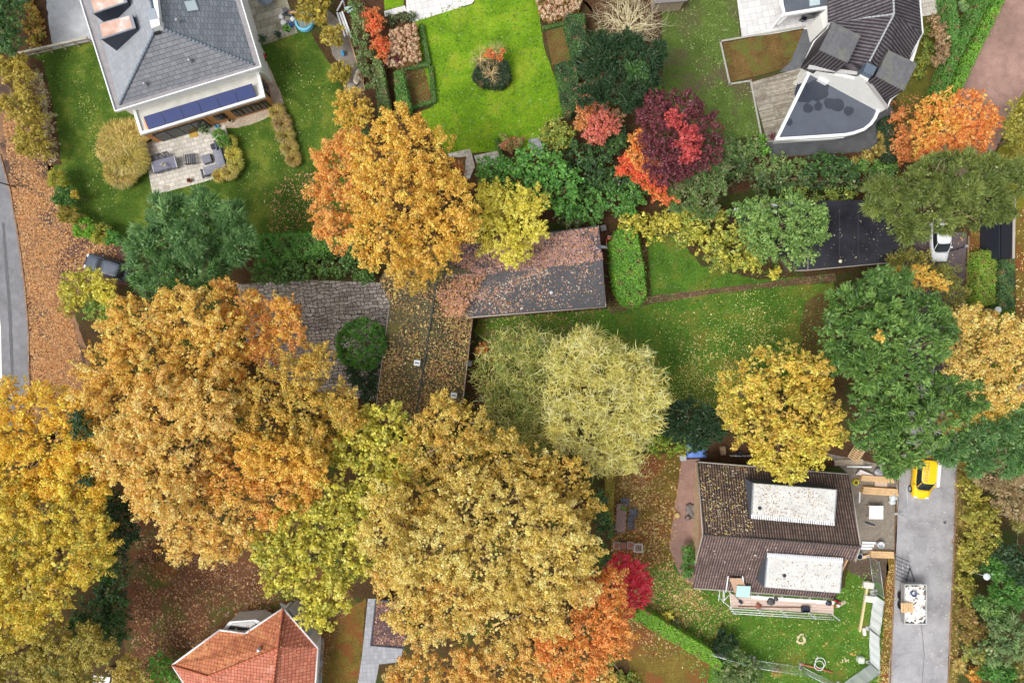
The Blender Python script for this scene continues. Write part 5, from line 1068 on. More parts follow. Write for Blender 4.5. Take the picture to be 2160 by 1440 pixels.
hedge('clipped_hedge', 'green clipped hedge beside the upper brown bed on the right', [(1190, 32), (1232, 28), (1240, 118), (1212, 124)], 1.8, ['hgreen', 'dark'])
hedge('clipped_hedge', 'green clipped hedge along the east side of the bright lawn', [(1174, 135), (1215, 124), (1222, 210), (1205, 240), (1192, 235)], 1.8, ['hgreen', 'dark'])
box_e = ['hgreen']
for pts, lbx in (([(885, 52), (892, 50), (908, 134), (900, 136)], 'low box edging on the west side of the bright lawn'), ([(846, 142), (904, 130), (906, 138), (848, 148)], 'low box edging south of the hydrangea bed'), ([(904, 140), (912, 138), (920, 214), (868, 230), (868, 224), (911, 210)], 'low box edging round the brown bed'), ([(1146, 62), (1192, 50), (1190, 44), (1144, 56)], 'low box edging south of the right hydrangea bed'), ([(1046, 294), (1050, 290), (1062, 332), (1056, 334)], 'low box edging beside the pink flowered bed')):
    hedge('box_edging', lbx, pts, 0.45, box_e, leaf=.09, wob=.05)
hedge('box_edging', 'clipped dark box block under the bare crowned shrubs in the bright lawn', [(1010, 125), (1070, 128), (1077, 165), (1060, 182), (1015, 178), (996, 160)], 1.1, ['dark', 'deep'], leaf=.11)
def hydrangea(label, poly, n, z, seed):
    rg = np.random.default_rng(seed); q = pp(poly, z); c = (sum(p[0] for p in q)/len(q), sum(p[1] for p in q)/len(q)); t = thing('hydrangea', label, 'shrub', (c[0], c[1], 0))
    xy = sample_poly(q, n, rg); cols = pal('hyd'); Vs = []; Cs = []
    for x, y in xy:
        k = 46; v = nrm(rg.normal(size=(k, 3))+np.array([0, 0, .4])); r = rg.uniform(.11, .17); zz = z+rg.uniform(-.25, .15)
        pos = np.array([x, y, zz])+v*r; nn = nrm(v+rg.normal(size=(k, 3))*.3); tt = nrm(np.cross(nn, rg.normal(size=(k, 3)))); ln = np.full(k, .085)
        Vs.append(rhomb(pos, tt, nn, ln, ln*.9)); Cs.append(leafcol(rg, cols, cols[rg.integers(0, 3)], k, .4))
    quads_obj('flower_heads', np.concatenate(Vs), np.concatenate(Cs), t)
    m = int(n*16); xy = sample_poly(q, m, rg); cols = pal(['brownl', 'rust', 'hgreen']); pos = np.column_stack([xy, rg.uniform(.2, z-.15, m)]); nn = nrm(rg.normal(size=(m, 3))*.5+np.array([0, 0, 1])); tt = nrm(np.cross(nn, rg.normal(size=(m, 3)))); ln = rg.uniform(.12, .25, m)
    quads_obj('foliage', rhomb(pos, tt, nn, ln, ln*.7), leafcol(rg, cols, cols.mean(0), m), t)
hydrangea('bed of faded pink hydrangea heads west of the bright lawn', [(822, 62), (878, 48), (888, 125), (850, 138), (812, 140), (820, 90)], 190, 1.1, 1)
hydrangea('bed of faded pink hydrangea heads at the top edge east of the bright lawn', [(1128, -20), (1235, -20), (1222, 18), (1160, 46), (1138, 30)], 170, 1.1, 2)
shrub('dark red leaved shrub at the foot of the hydrangea bed', lob('815 122 14 812 135 10 838 128 9', 1.2, 'burg'), leaf=.11)
shrub('low grey leaved shrub patch north of the hydrangea bed', lob('830 42 14 850 36 14 868 32 10', .7, ['grey', 'dark']))
def bare(name, label, px, py, r, h, key, n=40, cat='tree', base_r=.16, depth=3, seed=1, up=.35):
    """leafless crown: branches fork outwards from the trunk top"""
    rg = np.random.default_rng(seed); c = np.array(P(px, py, h*0.6)); t = thing(name, label, cat, (c[0], c[1], 0)); R = r/S*.94; mb = MB()
    top = np.array([c[0], c[1], h*.35]); mb.tube((c[0], c[1], 0), top, base_r, base_r*.8)
    def grow(p, d, L, rad, k):
        q = p
        for _ in range(3):
            d = nrm(d+rg.normal(size=3)*.22+np.array([0, 0, .04])); e = q+d*L/3; mb.tube(q, e, rad, rad*.85, 5); q = e; rad *= .85
        if k:
            for _ in range(3 if k > 1 else 4): grow(q-d*L*rg.uniform(0, .5), nrm(d+rg.normal(size=3)*.55), L*rg.uniform(.55, .8), rad*.62, k-1)
    for i in range(n):
        a = 2*math.pi*(i+rg.random()*.7)/n; grow(top, np.array([math.cos(a), math.sin(a), rg.uniform(up*.4, up*2.4)]), R*rg.uniform(.33, .48), base_r*.3, depth-1)
    mb.build('crown', solid('bark_'+key[0], key[1], .9, 0, .2, 4), t); return t
bare('bare_tree', 'leafless pale branched tree spreading over the dark pine at the top edge', 1335, 30, 110, 11.5, ('pale', (222, 210, 172)), 34, depth=4, seed=3, base_r=.26)
bare('bare_shrub', 'leafless grey shrub between the two clipped hedges', 845, 160, 34, 2.6, ('grey', (150, 138, 118)), 12, 'shrub', .05, 3, 4)
for i, (x, y) in enumerate(((1012, 118), (1044, 104), (1036, 148))):
    bare('bare_shrub', ['left of the three leafless shrubs growing from the clipped box block', 'upper of the three leafless shrubs growing from the clipped box block', 'lowest of the three leafless shrubs growing from the clipped box block'][i], x, y, 44, 3.6, ('straw', (214, 190, 140)), 22, 'shrub', .09, 3, 6+i)
shrub('small orange shrub among the bare shrubs on the bright lawn', lob('1033 114 12 1054 122 8 1060 108 7', 3.0, ['flame', 'rust']), leaf=.12)
bare('bare_shrub', 'leafless brown twiggy shrub right of the long lime hedge by the shed end', 1352, 530, 30, 1.8, ('brown', (150, 124, 92)), 16, 'shrub', .04, 3, 11)
bare('bare_shrub', 'leafless brown shrub under the yellow green shrubs of the plot', 1475, 530, 24, 1.8, ('brown', (150, 124, 92)), 10, 'shrub', .04, 3, 12)
bare('bare_shrub', 'leafless reddish shrub east of the soft conifer', 1580, 355, 30, 1.6, ('ruddy', (140, 104, 80)), 18, 'shrub', .04, 3, 13)
# centre shrubs
shrub('yellow green leafy shrub right of the pale path slabs', lob('1165 275 24 1190 285 26 1180 305 22 1150 290 14 1175 258 14', 2.4, ['ygreen', 'grassy']), leaf=.19, dens=.7)
shrub('green and pink flowering shrub at the south edge of the bright lawn', lob('1075 300 18 1095 302 14 1062 310 10', 1.3, ['coral', 'apple']), leaf=.13)
shrub('rusty grass like shrub in the stone edged corner bed', lob('968 350 16 975 365 10', 1.0, ['rust', 'brownish']), 'needle')
shrub('dark green shrub mass west of the burgundy maple', lob('1220 330 34 1250 340 36 1225 370 36 1290 310 26 1310 290 20 1300 380 30 1265 375 26', 2.8, ['hgreen', 'dark']), leaf=.2)
shrub('mid green shrub mass above the lime hedge', lob('1225 420 36 1265 415 34 1300 425 34 1340 400 32 1200 445 24 1250 450 26 1320 440 22', 2.8, ['hgreen', 'green']), leaf=.2)
shrub('yellow green spiky shrub in the dark bed centre', lob('1295 378 16', 1.4, 'ygreen'), 'needle')
shrub('bright green shrub at the foot of the dark pine', lob('1375 185 18 1385 178 12', 2.2, ['green', 'limeh']))
shrub('grey shrub patch at the north edge of the leaf covered wing roof', lob('1190 460 22 1220 465 18', 1.8, ['grey', 'deep']), dens=.7)
hedge('clipped_hedge', 'long clipped lime green hedge east of the dark wing roof', [(1305, 484), (1340, 478), (1345, 500), (1356, 560), (1363, 620), (1350, 642), (1322, 644), (1302, 620), (1292, 560), (1289, 510)], 1.7, ['hedge', 'limeh'], wob=.2)
hedge('clipped_hedge', 'wide bright green clipped hedge east of the cedar', [(542, 500), (690, 490), (712, 505), (700, 530), (620, 545), (545, 565)], 2.0, ['green', 'hedge'], wob=.3)
shrub('row of dark green rounded bushes north of the cobbled yard', lob('560 575 28 600 570 30 640 560 34 680 555 34 720 555 34 760 560 30 775 580 20 700 525 30 745 530 24', 2.3, ['hgreen', 'cyp']), leaf=.19)
tree('golden_shrub', 'yellow green loose shrubs along the west side of the plot', 'shrub', lob('1330 472 26 1365 478 26 1400 470 30 1380 495 22 1430 470 30', 3, ['ygreen', 'bright'])+lob('1470 480 34 1500 470 34 1530 490 36 1490 510 30 1545 530 38 1580 550 28 1520 545 30 1590 510 28 1450 460 26 1480 450 24 1440 500 22 1560 500 30', 4, ['ygreen', 'apple', 'bright']), trunk=.1, rp=.5, leaf=.22, dens=.8, low=-.4)
tree('apple_tree', 'round light green apple tree covering the west half of the black flat roof', 'tree', lob('1640 470 58 1600 460 42 1690 460 46 1710 490 38 1650 520 48 1600 500 42 1690 520 36 1570 450 26 1660 435 34 1720 450 26', 7, 'apple'), group=G1, trunk=.2, rp=.55, leaf=.19)
shrub('small yellow shrub at the foot of the apple tree by the brick path', lob('1630 578 12 1640 570 8', 1.5, 'bright'))
shrub('grey green shrubs south of the dark driveway on the right', lob('1540 300 20 1560 320 22 1590 310 22 1620 350 26 1650 350 24 1680 350 20', 2.2, ['grey', 'hgreen', 'apple']), leaf=.18)
shrub('tiny bright green shrub beside the deck corner', lob('1607 298 13 1614 318 13', 1.2, ['limeh', 'green']))
shrub('dark green bushes south of the curved roof', lob('1730 345 28 1760 355 28 1790 360 22 1710 360 20', 2.4, ['hgreen', 'deep']), leaf=.18)
shrub('low green ground shrub row above the plot fence', lob('1820 352 16 1850 354 18 1800 352 14 1880 356 16', 1.2, ['green', 'apple']))
shrub('olive and straw shrubs at the corner of the driveway', lob('1830 330 18 1855 315 18 1862 290 16 1800 338 12', 1.4, ['olive', 'straw']), 'needle')
hedge('clipped_hedge', 'narrow dark green clipped hedge west of the bright orange maple', [(1866, 250), (1880, 242), (1898, 330), (1880, 340)], 1.6, ['deep', 'dark'])
hedge('clipped_hedge', 'left of the two long parallel hedges beside the dirt track', [(2076, -40), (2096, -40), (2090, 0), (2040, 90), (2000, 180), (1978, 212), (1970, 205), (2000, 130), (2045, 50)], 1.7, ['hedge', 'hgreen'], wob=.2)
hedge('clipped_hedge', 'right of the two long parallel hedges beside the dirt track', [(2120, -40), (2135, -40), (2115, 10), (2075, 90), (2030, 185), (2012, 200), (2008, 190), (2045, 110), (2090, 20)], 1.6, ['hedge', 'limeh'], wob=.2)
hedge('clipped_hedge', 'short green hedge behind the fan leaved palm', [(1996, -30), (2012, -30), (2024, 60), (2020, 92), (2010, 85)], 1.7, ['green', 'hgreen'], wob=.15)
grasses('green fan leaved palm like plant at the top right', [(2037, 12, 24)], ['hgreen', 'apple'], 1.4, 500, name='palm', cat='palm')
shrub('grey brown withered shrub row along the white house', lob('1972 45 15 1978 70 18 1985 95 18 1990 120 15 1975 130 13', 1.8, ['dusty', 'brownish']), leaf=.17)
shrub('green groundcover shrubs between the white house and the withered row', lob('1950 70 13 1955 100 14 1945 130 16 1938 155 16 1960 125 11', .8, ['ygreen', 'hgreen']))
hedge('clipped_hedge', 'square topped lime yellow hedge east of the brick edging', [(2066, 530), (2102, 528), (2099, 640), (2060, 640)], 1.6, ['limeh', 'ygreen'], wob=.15)
hedge('clipped_hedge', 'dark green hedge running south from the narrow black roof', [(2114, 545), (2141, 545), (2138, 650), (2108, 650)], 1.7, ['dark', 'hgreen'], wob=.12)
tree('olive_tree', 'yellow olive tree at the right edge above the dark conifer', 'tree', lob('2150 240 34 2130 280 28 2160 300 40 2150 340 40 2190 250 40', 5, ['olive', 'ygreen']), group=G1, trunk=.15, rp=.5, dens=.8)
# north-west corner
tree('holly_tree', 'dark green tree in the top left corner', 'tree', lob('15 30 38 0 70 40 25 90 28 -20 20 50 30 -10 40', 5, ['deep', 'hgreen']), group='evergreen trees', trunk=.15, rp=.5)
shrub('rust and green groundcover beside the grey driveway in the top left', lob('65 20 16 75 45 16 85 70 15 60 60 14 70 90 13 60 0 14', .8, ['rust', 'ygreen', 'olive']))
# east side
for s, z, k, lbx, st in (('2045 1030 26 2060 1060 24', 3, ['olive', 'ygreen'], 'olive shrub at the north end of the belt beside the road', 'broad'),
     ('2100 1000 44 2140 1010 40 2120 1050 38 2150 1070 34', 6, 'dusty', 'dusty brown and cream feathery tree at the right edge', 'needle'),
     ('2060 1090 26 2085 1090 24 2065 1120 26 2090 1130 24', 4, ['ygreen', 'olive'], 'yellow green shrub below the dusty tree', 'broad'),
     ('2045 1150 24 2065 1165 22 2040 1190 20', 3, ['ygreen', 'olive'], 'lime coloured shrub north of the arm of the lower right lamp', 'broad'),
     ('2135 1165 34 2150 1200 30', 5, 'deep', 'dark green bush right of the lower right lamp', 'broad'),
     ('2100 1200 30 2130 1230 34 2150 1260 30 2110 1250 26', 4, ['hgreen', 'green'], 'mid green bush right below the lamp head', 'frond'),
     ('2036 1230 20 2045 1255 18', 2.5, ['ygreen', 'olive'], 'small lime shrub below the lamp arm', 'broad'),
     ('2090 1280 30 2110 1300 28 2070 1270 22', 4, ['apple', 'hgreen'], 'light green bush south of the lamp', 'frond'),
     ('2040 1300 24 2060 1330 26 2035 1340 20', 3, ['brownish', 'olive'], 'brownish shrub in the belt beside the road', 'needle'),
     ('2120 1330 44 2100 1370 40 2150 1360 36', 5, ['grey', 'spruce'], 'large grey green bush near the lower right corner', 'needle'),
     ('2070 1385 26 2045 1375 18', 3, ['ygreen', 'grey'], 'yellowish shrub near the bottom right corner', 'broad'),
     ('2090 1415 28 2120 1425 30', 4, ['hgreen', 'green'], 'green bush at the bottom edge on the right', 'frond'),
     ('2050 1420 16 2062 1435 14', 2, ['maple', 'ygreen'], 'tiny orange tipped shrub at the bottom edge on the right', 'broad'),
     ('2150 1420 30 2150 1100 26', 4, ['grey', 'olive'], 'grey olive shrub in the bottom right corner', 'needle')):
    shrub(lbx, lob(s, z, k), st, rp=.55, leaf=.19 if st == 'broad' else .15)
grasses('rough green bank vegetation along the east edge of the road', [(2030, 1000, 14), (2034, 1100, 14), (2030, 1160, 14), (2026, 1280, 14), (2020, 1400, 14)], ['olive', 'straw'], .5, 260)
# south-east garden
hedge('clipped_hedge', 'wedge shaped bright lime clipped hedge south of the crimson maple', [(1330, 1302), (1356, 1284), (1440, 1335), (1500, 1372), (1524, 1400), (1520, 1416), (1490, 1396)], 1.6, ['limeh', 'limeh'], leaf=.1, wob=.06)
shrub('dark dome shaped clipped bush at the south end of the lime hedge', lob('1530 1353 27', 1.9, 'deep'), 'frond', leaf=.09)
shrub('grey green cloud shaped shrub at the bottom edge', lob('1555 1400 34 1530 1420 26 1580 1420 30 1560 1440 30', 2.4, ['grey', 'hgreen']), leaf=.15)
shrub('straw coloured tuft at the foot of the mesh fence', lob('1640 1420 0.1 1638 1418 12', .9, 'straw'), 'needle', leaf=.1)
shrub('small yellow leaved plant beside the lime hedge', lob('1408 1300 12 1400 1308 8', .9, 'bright'), leaf=.16)
shrub('small round silver green plant beside the lime hedge', lob('1427 1314 10 1430 1328 8', .8, 'grey'), leaf=.1)
shrub('green shrub against the west wall of the ribbed roof house', lob('1452 1165 16 1456 1190 18 1450 1205 13', 1.8, ['hgreen', 'green']), leaf=.15)
shrub('low green groundcover below the lime hedge at the bottom', lob('1300 1430 20 1330 1440 26 1290 1390 14', 1, ['hgreen', 'ygreen']))
hedge('clipped_hedge', 'thin yellowish hedge strip along the garden table side', [(1282, 995), (1294, 995), (1292, 1100), (1281, 1110)], 1.4, ['ygreen', 'olive'], leaf=.11)

shrub('dark mixed bushes between the driveway and the shade tinted lawn strip north of the black flat roof', lob('1520 350 26 1545 370 28 1600 385 26 1650 380 26 1700 385 24 1750 385 24 1800 385 22 1840 380 22 1575 350 22', 2.0, ['hgreen', 'deep', 'grey']), leaf=.16)
shrub('loose green climbers along the north edge of the black flat roof', lob('1720 420 16 1755 412 16 1790 410 14 1690 405 14', 3.2, ['hgreen', 'ygreen']), dens=.6)
# ================================================================ THINGS
def at(px, py, z=0): return P(px, py, z)
def rect_px(px, py, wpx, hpx, rz=0): return None
def single(mb, name, mat, px, py, label, cat, z=0, group=None):
    p = P(px, py, z); return mb.build(name, mat, loc=p, label=label, cat=cat, group=group)
redp = solid('red_paint', (196, 30, 40), .4); bluep = solid('blue_plastic', (40, 84, 170), .45)
terra = solid('terracotta', (150, 92, 74), .8); steel = solid('bright_steel', (206, 210, 214), .35, .6, .05); greyp = solid('grey_rattan', (92, 94, 104), .7)
# ---- vehicles -------------------------------------------------
def loft(mb, st, smooth=True):
    """st: list of (x, half width, z low, z high, shoulder) sections across the car"""
    vs = []; m = 10
    for x, hw, zl, zh, sh in st:
        vs += [(x, -hw*.92, zl), (x, -hw, zl+(zh-zl)*.35), (x, -hw, zl+(zh-zl)*.7), (x, -hw*sh, zh-.02), (x, -hw*.45, zh+.02), (x, hw*.45, zh+.02), (x, hw*sh, zh-.02), (x, hw, zl+(zh-zl)*.7), (x, hw, zl+(zh-zl)*.35), (x, hw*.92, zl)]
    fs = [(i*m+j, i*m+(j+1) % m, (i+1)*m+(j+1) % m, (i+1)*m+j) for i in range(len(st)-1) for j in range(m)]
    mb.add(vs, fs, smooth); n = len(st); k = len(mb.v)-n*m
    mb.f += [tuple(range(k, k+m))[::-1], tuple(range(k+(n-1)*m, k+n*m))]; mb.sm += [False, False]
def car(name, label, cat, px, py, ang, color, L=4.5, W=1.8, Hh=1.45, cab=(-1.9, 0.75), hood=.88, van=False, metal=.35):
    loc = P(px, py, 0); t = thing(name, label, cat, (0, 0, 0)); hl = L/2; hw = W/2
    paint = solid('paint_'+str(color[0]), color, .28, metal, .03, 1, .6)
    b = MB(); loft(b, [(-hl, hw*.8, .35, .82, .85), (-hl+.12, hw*.93, .25, hood+.06, .9), (-hl+.6, hw, .22, hood+.08, .92), (-.6, hw, .22, hood+.06, .93), (cab[1]-.2, hw, .22, hood+.03, .93), (hl-.9, hw*.98, .22, hood-.04, .9), (hl-.3, hw*.9, .24, hood-.16, .85), (hl-.05, hw*.72, .3, hood-.32, .8), (hl, hw*.6, .38, hood-.42, .8)])
    body = b.build('body', paint, t)
    bb, bt = cab; g = MB(); zb = hood+.01; N = 28
    def ring(x0, x1, y, z):
        out = []
        for i in range(N):
            t_ = 2*math.pi*i/N; c, q_ = math.cos(t_), math.sin(t_); e_ = .42
            out.append(((x0+x1)/2+(x1-x0)/2*math.copysign(abs(c)**e_, c), y*math.copysign(abs(q_)**e_, q_), z))
        return out
    def stack(mb, rings, cap=True):
        vs = [p for r_ in rings for p in r_]; n_ = len(rings)
        fs = [(j*N+i, j*N+(i+1) % N, (j+1)*N+(i+1) % N, (j+1)*N+i) for j in range(n_-1) for i in range(N)]
        mb.add(vs, fs+[tuple(range((n_-1)*N, n_*N))], True)
    rb = .2 if van else .45
    stack(g, [ring(bb, bt, hw*.92, zb), ring(bb+rb*.45, bt-.42, hw*.87, (zb+Hh)/2), ring(bb+rb, bt-.78, hw*.79, Hh-.05)]); g.build('window_glass', glassm, t)
    r = MB(); x0, x1 = bb+rb-.02, bt-.74
    stack(r, [ring(x0, x1, hw*.80, Hh-.075), ring(x0, x1, hw*.80, Hh-.045), ring(x0+.1, x1-.1, hw*.72, Hh-.01), ring(x0+.35, x1-.35, hw*.5, Hh+.012)]); r.build('roof', paint, t)
    pl = MB()
    for s in (-1, 1):
        pl.tube((bt-.12, s*hw*.88, zb), (bt-.82, s*hw*.76, Hh-.05), .03, n=5); pl.tube((bb+.1, s*hw*.88, zb), (bb+rb+.04, s*hw*.76, Hh-.05), .045, n=5)
        pl.tube((-.5, s*hw*.90, zb), (-.55, s*hw*.75, Hh-.02), .03, n=5)
    pl.build('pillars', paint, t)
    for sx in (-1, 1):
        for sy in (-1, 1):
            w_ = MB(); x = sx*(hl-.82); w_.tube((x, sy*(hw-.18), .32), (x, sy*(hw+.01), .32), .32, n=18); wo = w_.build('wheel', blackm, t)
            MB().tube((x, sy*(hw), .32), (x, sy*(hw+.02), .32), .2, n=12).build('rim', steel, wo)
    for sy in (-1, 1):
        MB().box((bt-.45, sy*(hw+.09), hood+.1), (.16, .18, .13), 0, .03).build('mirror', paint, t)
        MB().box((hl-.16, sy*hw*.62, hood-.27), (.2, .32, .12), 0, .03).build('headlight', solid('headlight', (220, 226, 230), .15, 0, .02, 3, .8), t)
        MB().box((-hl+.04, sy*hw*.66, hood-.12), (.1, .26, .16)).build('taillight', solid('taillight', (150, 20, 24), .3), t)
    gr = MB(); gr.box((hl-.02, 0, .5), (.06, hw*1.0, .16)); gr.build('grille', blackm, t)
    sm = MB(); sm.tube((bt+.06, -hw*.8, hood+.045), (bt+.06, hw*.8, hood+.045), .012, n=4); sm.build('bonnet_seam', blackm, t)
    wp = MB(); wp.tube((bt-.02, .1, zb+.02), (bt-.12, -.5, zb+.07), .015, n=4); wp.tube((bt-.02, .55, zb+.02), (bt-.12, 0, zb+.07), .015, n=4); wp.build('wiper', blackm, t)
    t.location = loc; t.rotation_euler = (0, 0, ang); return t
c1 = car('car', 'dark grey blue estate car half under the blue green cedar', 'car', 235, 565, R_(163), (84, 92, 106), L=4.6, W=1.75, cab=(-2.0, 0.95), Hh=1.42)
c2 = car('car', 'small white car under the wide dark olive conifer', 'car', 1973, 512, R_(-88), (232, 234, 236), L=3.9, W=1.72, cab=(-1.6, 1.05), Hh=1.48, metal=0)
c3 = car('van', 'yellow delivery van with roof ladder parked under the cypress', 'van', 1937, 1003, R_(-95), (250, 204, 16), L=4.2, W=1.78, Hh=1.8, hood=1.05, cab=(-2.0, 1.2), van=True, metal=0)
def on_car(c, mbf, name, mat, label, cat, local, rz=0):
    pass
rk = MB()
for y in (-.55, -.2):
    rk.tube((-1.6, y, 1.87), (0.3, y, 1.87), .03, n=6)
for i in range(7): rk.tube((-1.5+i*.28, -.55, 1.87), (-1.5+i*.28, -.2, 1.87), .02, n=5)
lad = rk.build('ladder', solid('aluminium', (214, 200, 170), .4, .3), loc=(0, 0, 0), label='short ladder lying on the roof of the yellow van', cat='ladder'); lad.location = c3.location; lad.rotation_euler = c3.rotation_euler
tb = MB(); tb.box((-.5, .82, 1.84), (2.3, .26, .16), 0, .04)
tb = tb.build('pipe_carrier', whitep, loc=(0, 0, 0), label='long white pipe carrier along the roof side of the yellow van', cat='pipe carrier'); tb.location = c3.location; tb.rotation_euler = c3.rotation_euler
# tipper body with rubble
tp = P(1913, 1262, 0); T = thing('trailer', 'grey tipper trailer heaped with white rubble on the road', 'trailer', (tp[0], tp[1], 0))
wd, ln = 2.05, 3.75; steelg = solid('trailer_steel', (176, 176, 178), .5, .3)
b = MB(); b.box((tp[0], tp[1], .82), (wd, ln, .08)); b.build('bed', steelg, T)
for dx, dy, sx, sy in ((-wd/2, 0, .05, ln), (wd/2, 0, .05, ln), (0, -ln/2, wd, .05), (0, ln/2, wd, .05)):
    MB().box((tp[0]+dx, tp[1]+dy, 1.12), (sx+.03, sy+.03, .58)).build('side_board', steelg, T)
rm = MB()
for dx, dy, sx, sy in ((-wd/2, 0, .09, ln), (wd/2, 0, .09, ln), (0, -ln/2, wd, .09), (0, ln/2, wd, .09)): rm.box((tp[0]+dx, tp[1]+dy, 1.43+.002*abs(dx)), (sx, sy, .06))
rm.build('rim', solid('light_rim', (204, 204, 202), .4, .3), T)
for sx in (-1, 1):
    for dy in (-.5, .4): MB().tube((tp[0]+sx*.72, tp[1]+dy, .36), (tp[0]+sx*.95, tp[1]+dy, .36), .36, n=18).build('wheel', blackm, T)
db = MB(); db.tube((tp[0]-.4, tp[1]+ln/2, .6), (tp[0], tp[1]+ln/2+1.3, .5), .05); db.tube((tp[0]+.4, tp[1]+ln/2, .6), (tp[0], tp[1]+ln/2+1.3, .5), .05); db.build('drawbar', darkm, T)
rg = random.Random(4); rb = MB()
for i in range(330):
    x = tp[0]+rg.uniform(-.85, .85); y = tp[1]+rg.uniform(-1.65, 1.7); rb.box((x, y, 1.18+rg.uniform(0, .4)*(1-abs(x-tp[0])*.5)), (rg.uniform(.15, .5), rg.uniform(.1, .4), rg.uniform(.05, .2)), rg.uniform(0, 3), .02)
tag(rb.build('rubble', solid('plaster_rubble', (232, 228, 222), .8, 0, .12, 3), loc=(tp[0], tp[1], .9)), 'heap of white plaster rubble and boards in the trailer', 'rubble', kind='stuff')
rb = MB()
for i in range(14):
    x = tp[0]+rg.uniform(-.85, .85); y = tp[1]+rg.uniform(-1.7, 1.7); rb.box((x, y, 1.5+rg.uniform(0, .15)), (rg.uniform(.1, .4), rg.uniform(.05, .2), .06), rg.uniform(0, 3))
tag(rb.build('rubble', solid('dark_rubble', (112, 96, 88), .8, 0, .25, 3), loc=(tp[0], tp[1], .9)), 'darker brick and wood scraps on top of the trailer load', 'rubble', kind='stuff')
p = P(1925, 1250, 1.5); MB().lathe((p[0], p[1], 1.45), [(.24, 0), (.28, .35), (.24, .35), (.2, .05)], 16).build('bucket', solid('blue_grey_bucket', (70, 90, 130), .5), loc=(p[0], p[1], 1.45), label='blue grey bucket on top of the rubble in the trailer', cat='bucket')
bd = MB()
p = P(1914, 1281, 1.7)
for i in range(5): bd.box((p[0]-.5+i*.24, p[1], 1.68), (.2, .9, .03), .05)
bd.build('board_stack', woodm, loc=(p[0], p[1], 1.6), label='pale boards lying across the south end of the trailer load', cat='boards')
# rack of bars north of the trailer
rk = thing('scaffold_rack', 'rack of dark steel bars on the road edge north of the trailer', 'rack', P(1900, 1192, 0))
m_ = MB()
for i in range(7): a, b2 = P(1890, 1172+i*8, .5), P(1918, 1184+i*8, .4); m_.tube(a, b2, .03)
m_.build('bars', darkm, rk)
m_ = MB()
for x in (1890, 1904, 1915): m_.tube(P(x, 1168, .35), P(x+1, 1226, .35), .035); m_.tube(P(x, 1168, .0), P(x, 1168, .6), .03); m_.tube(P(x+1, 1226, .0), P(x+1, 1226, .6), .03)
m_.build('frame', steel, rk)
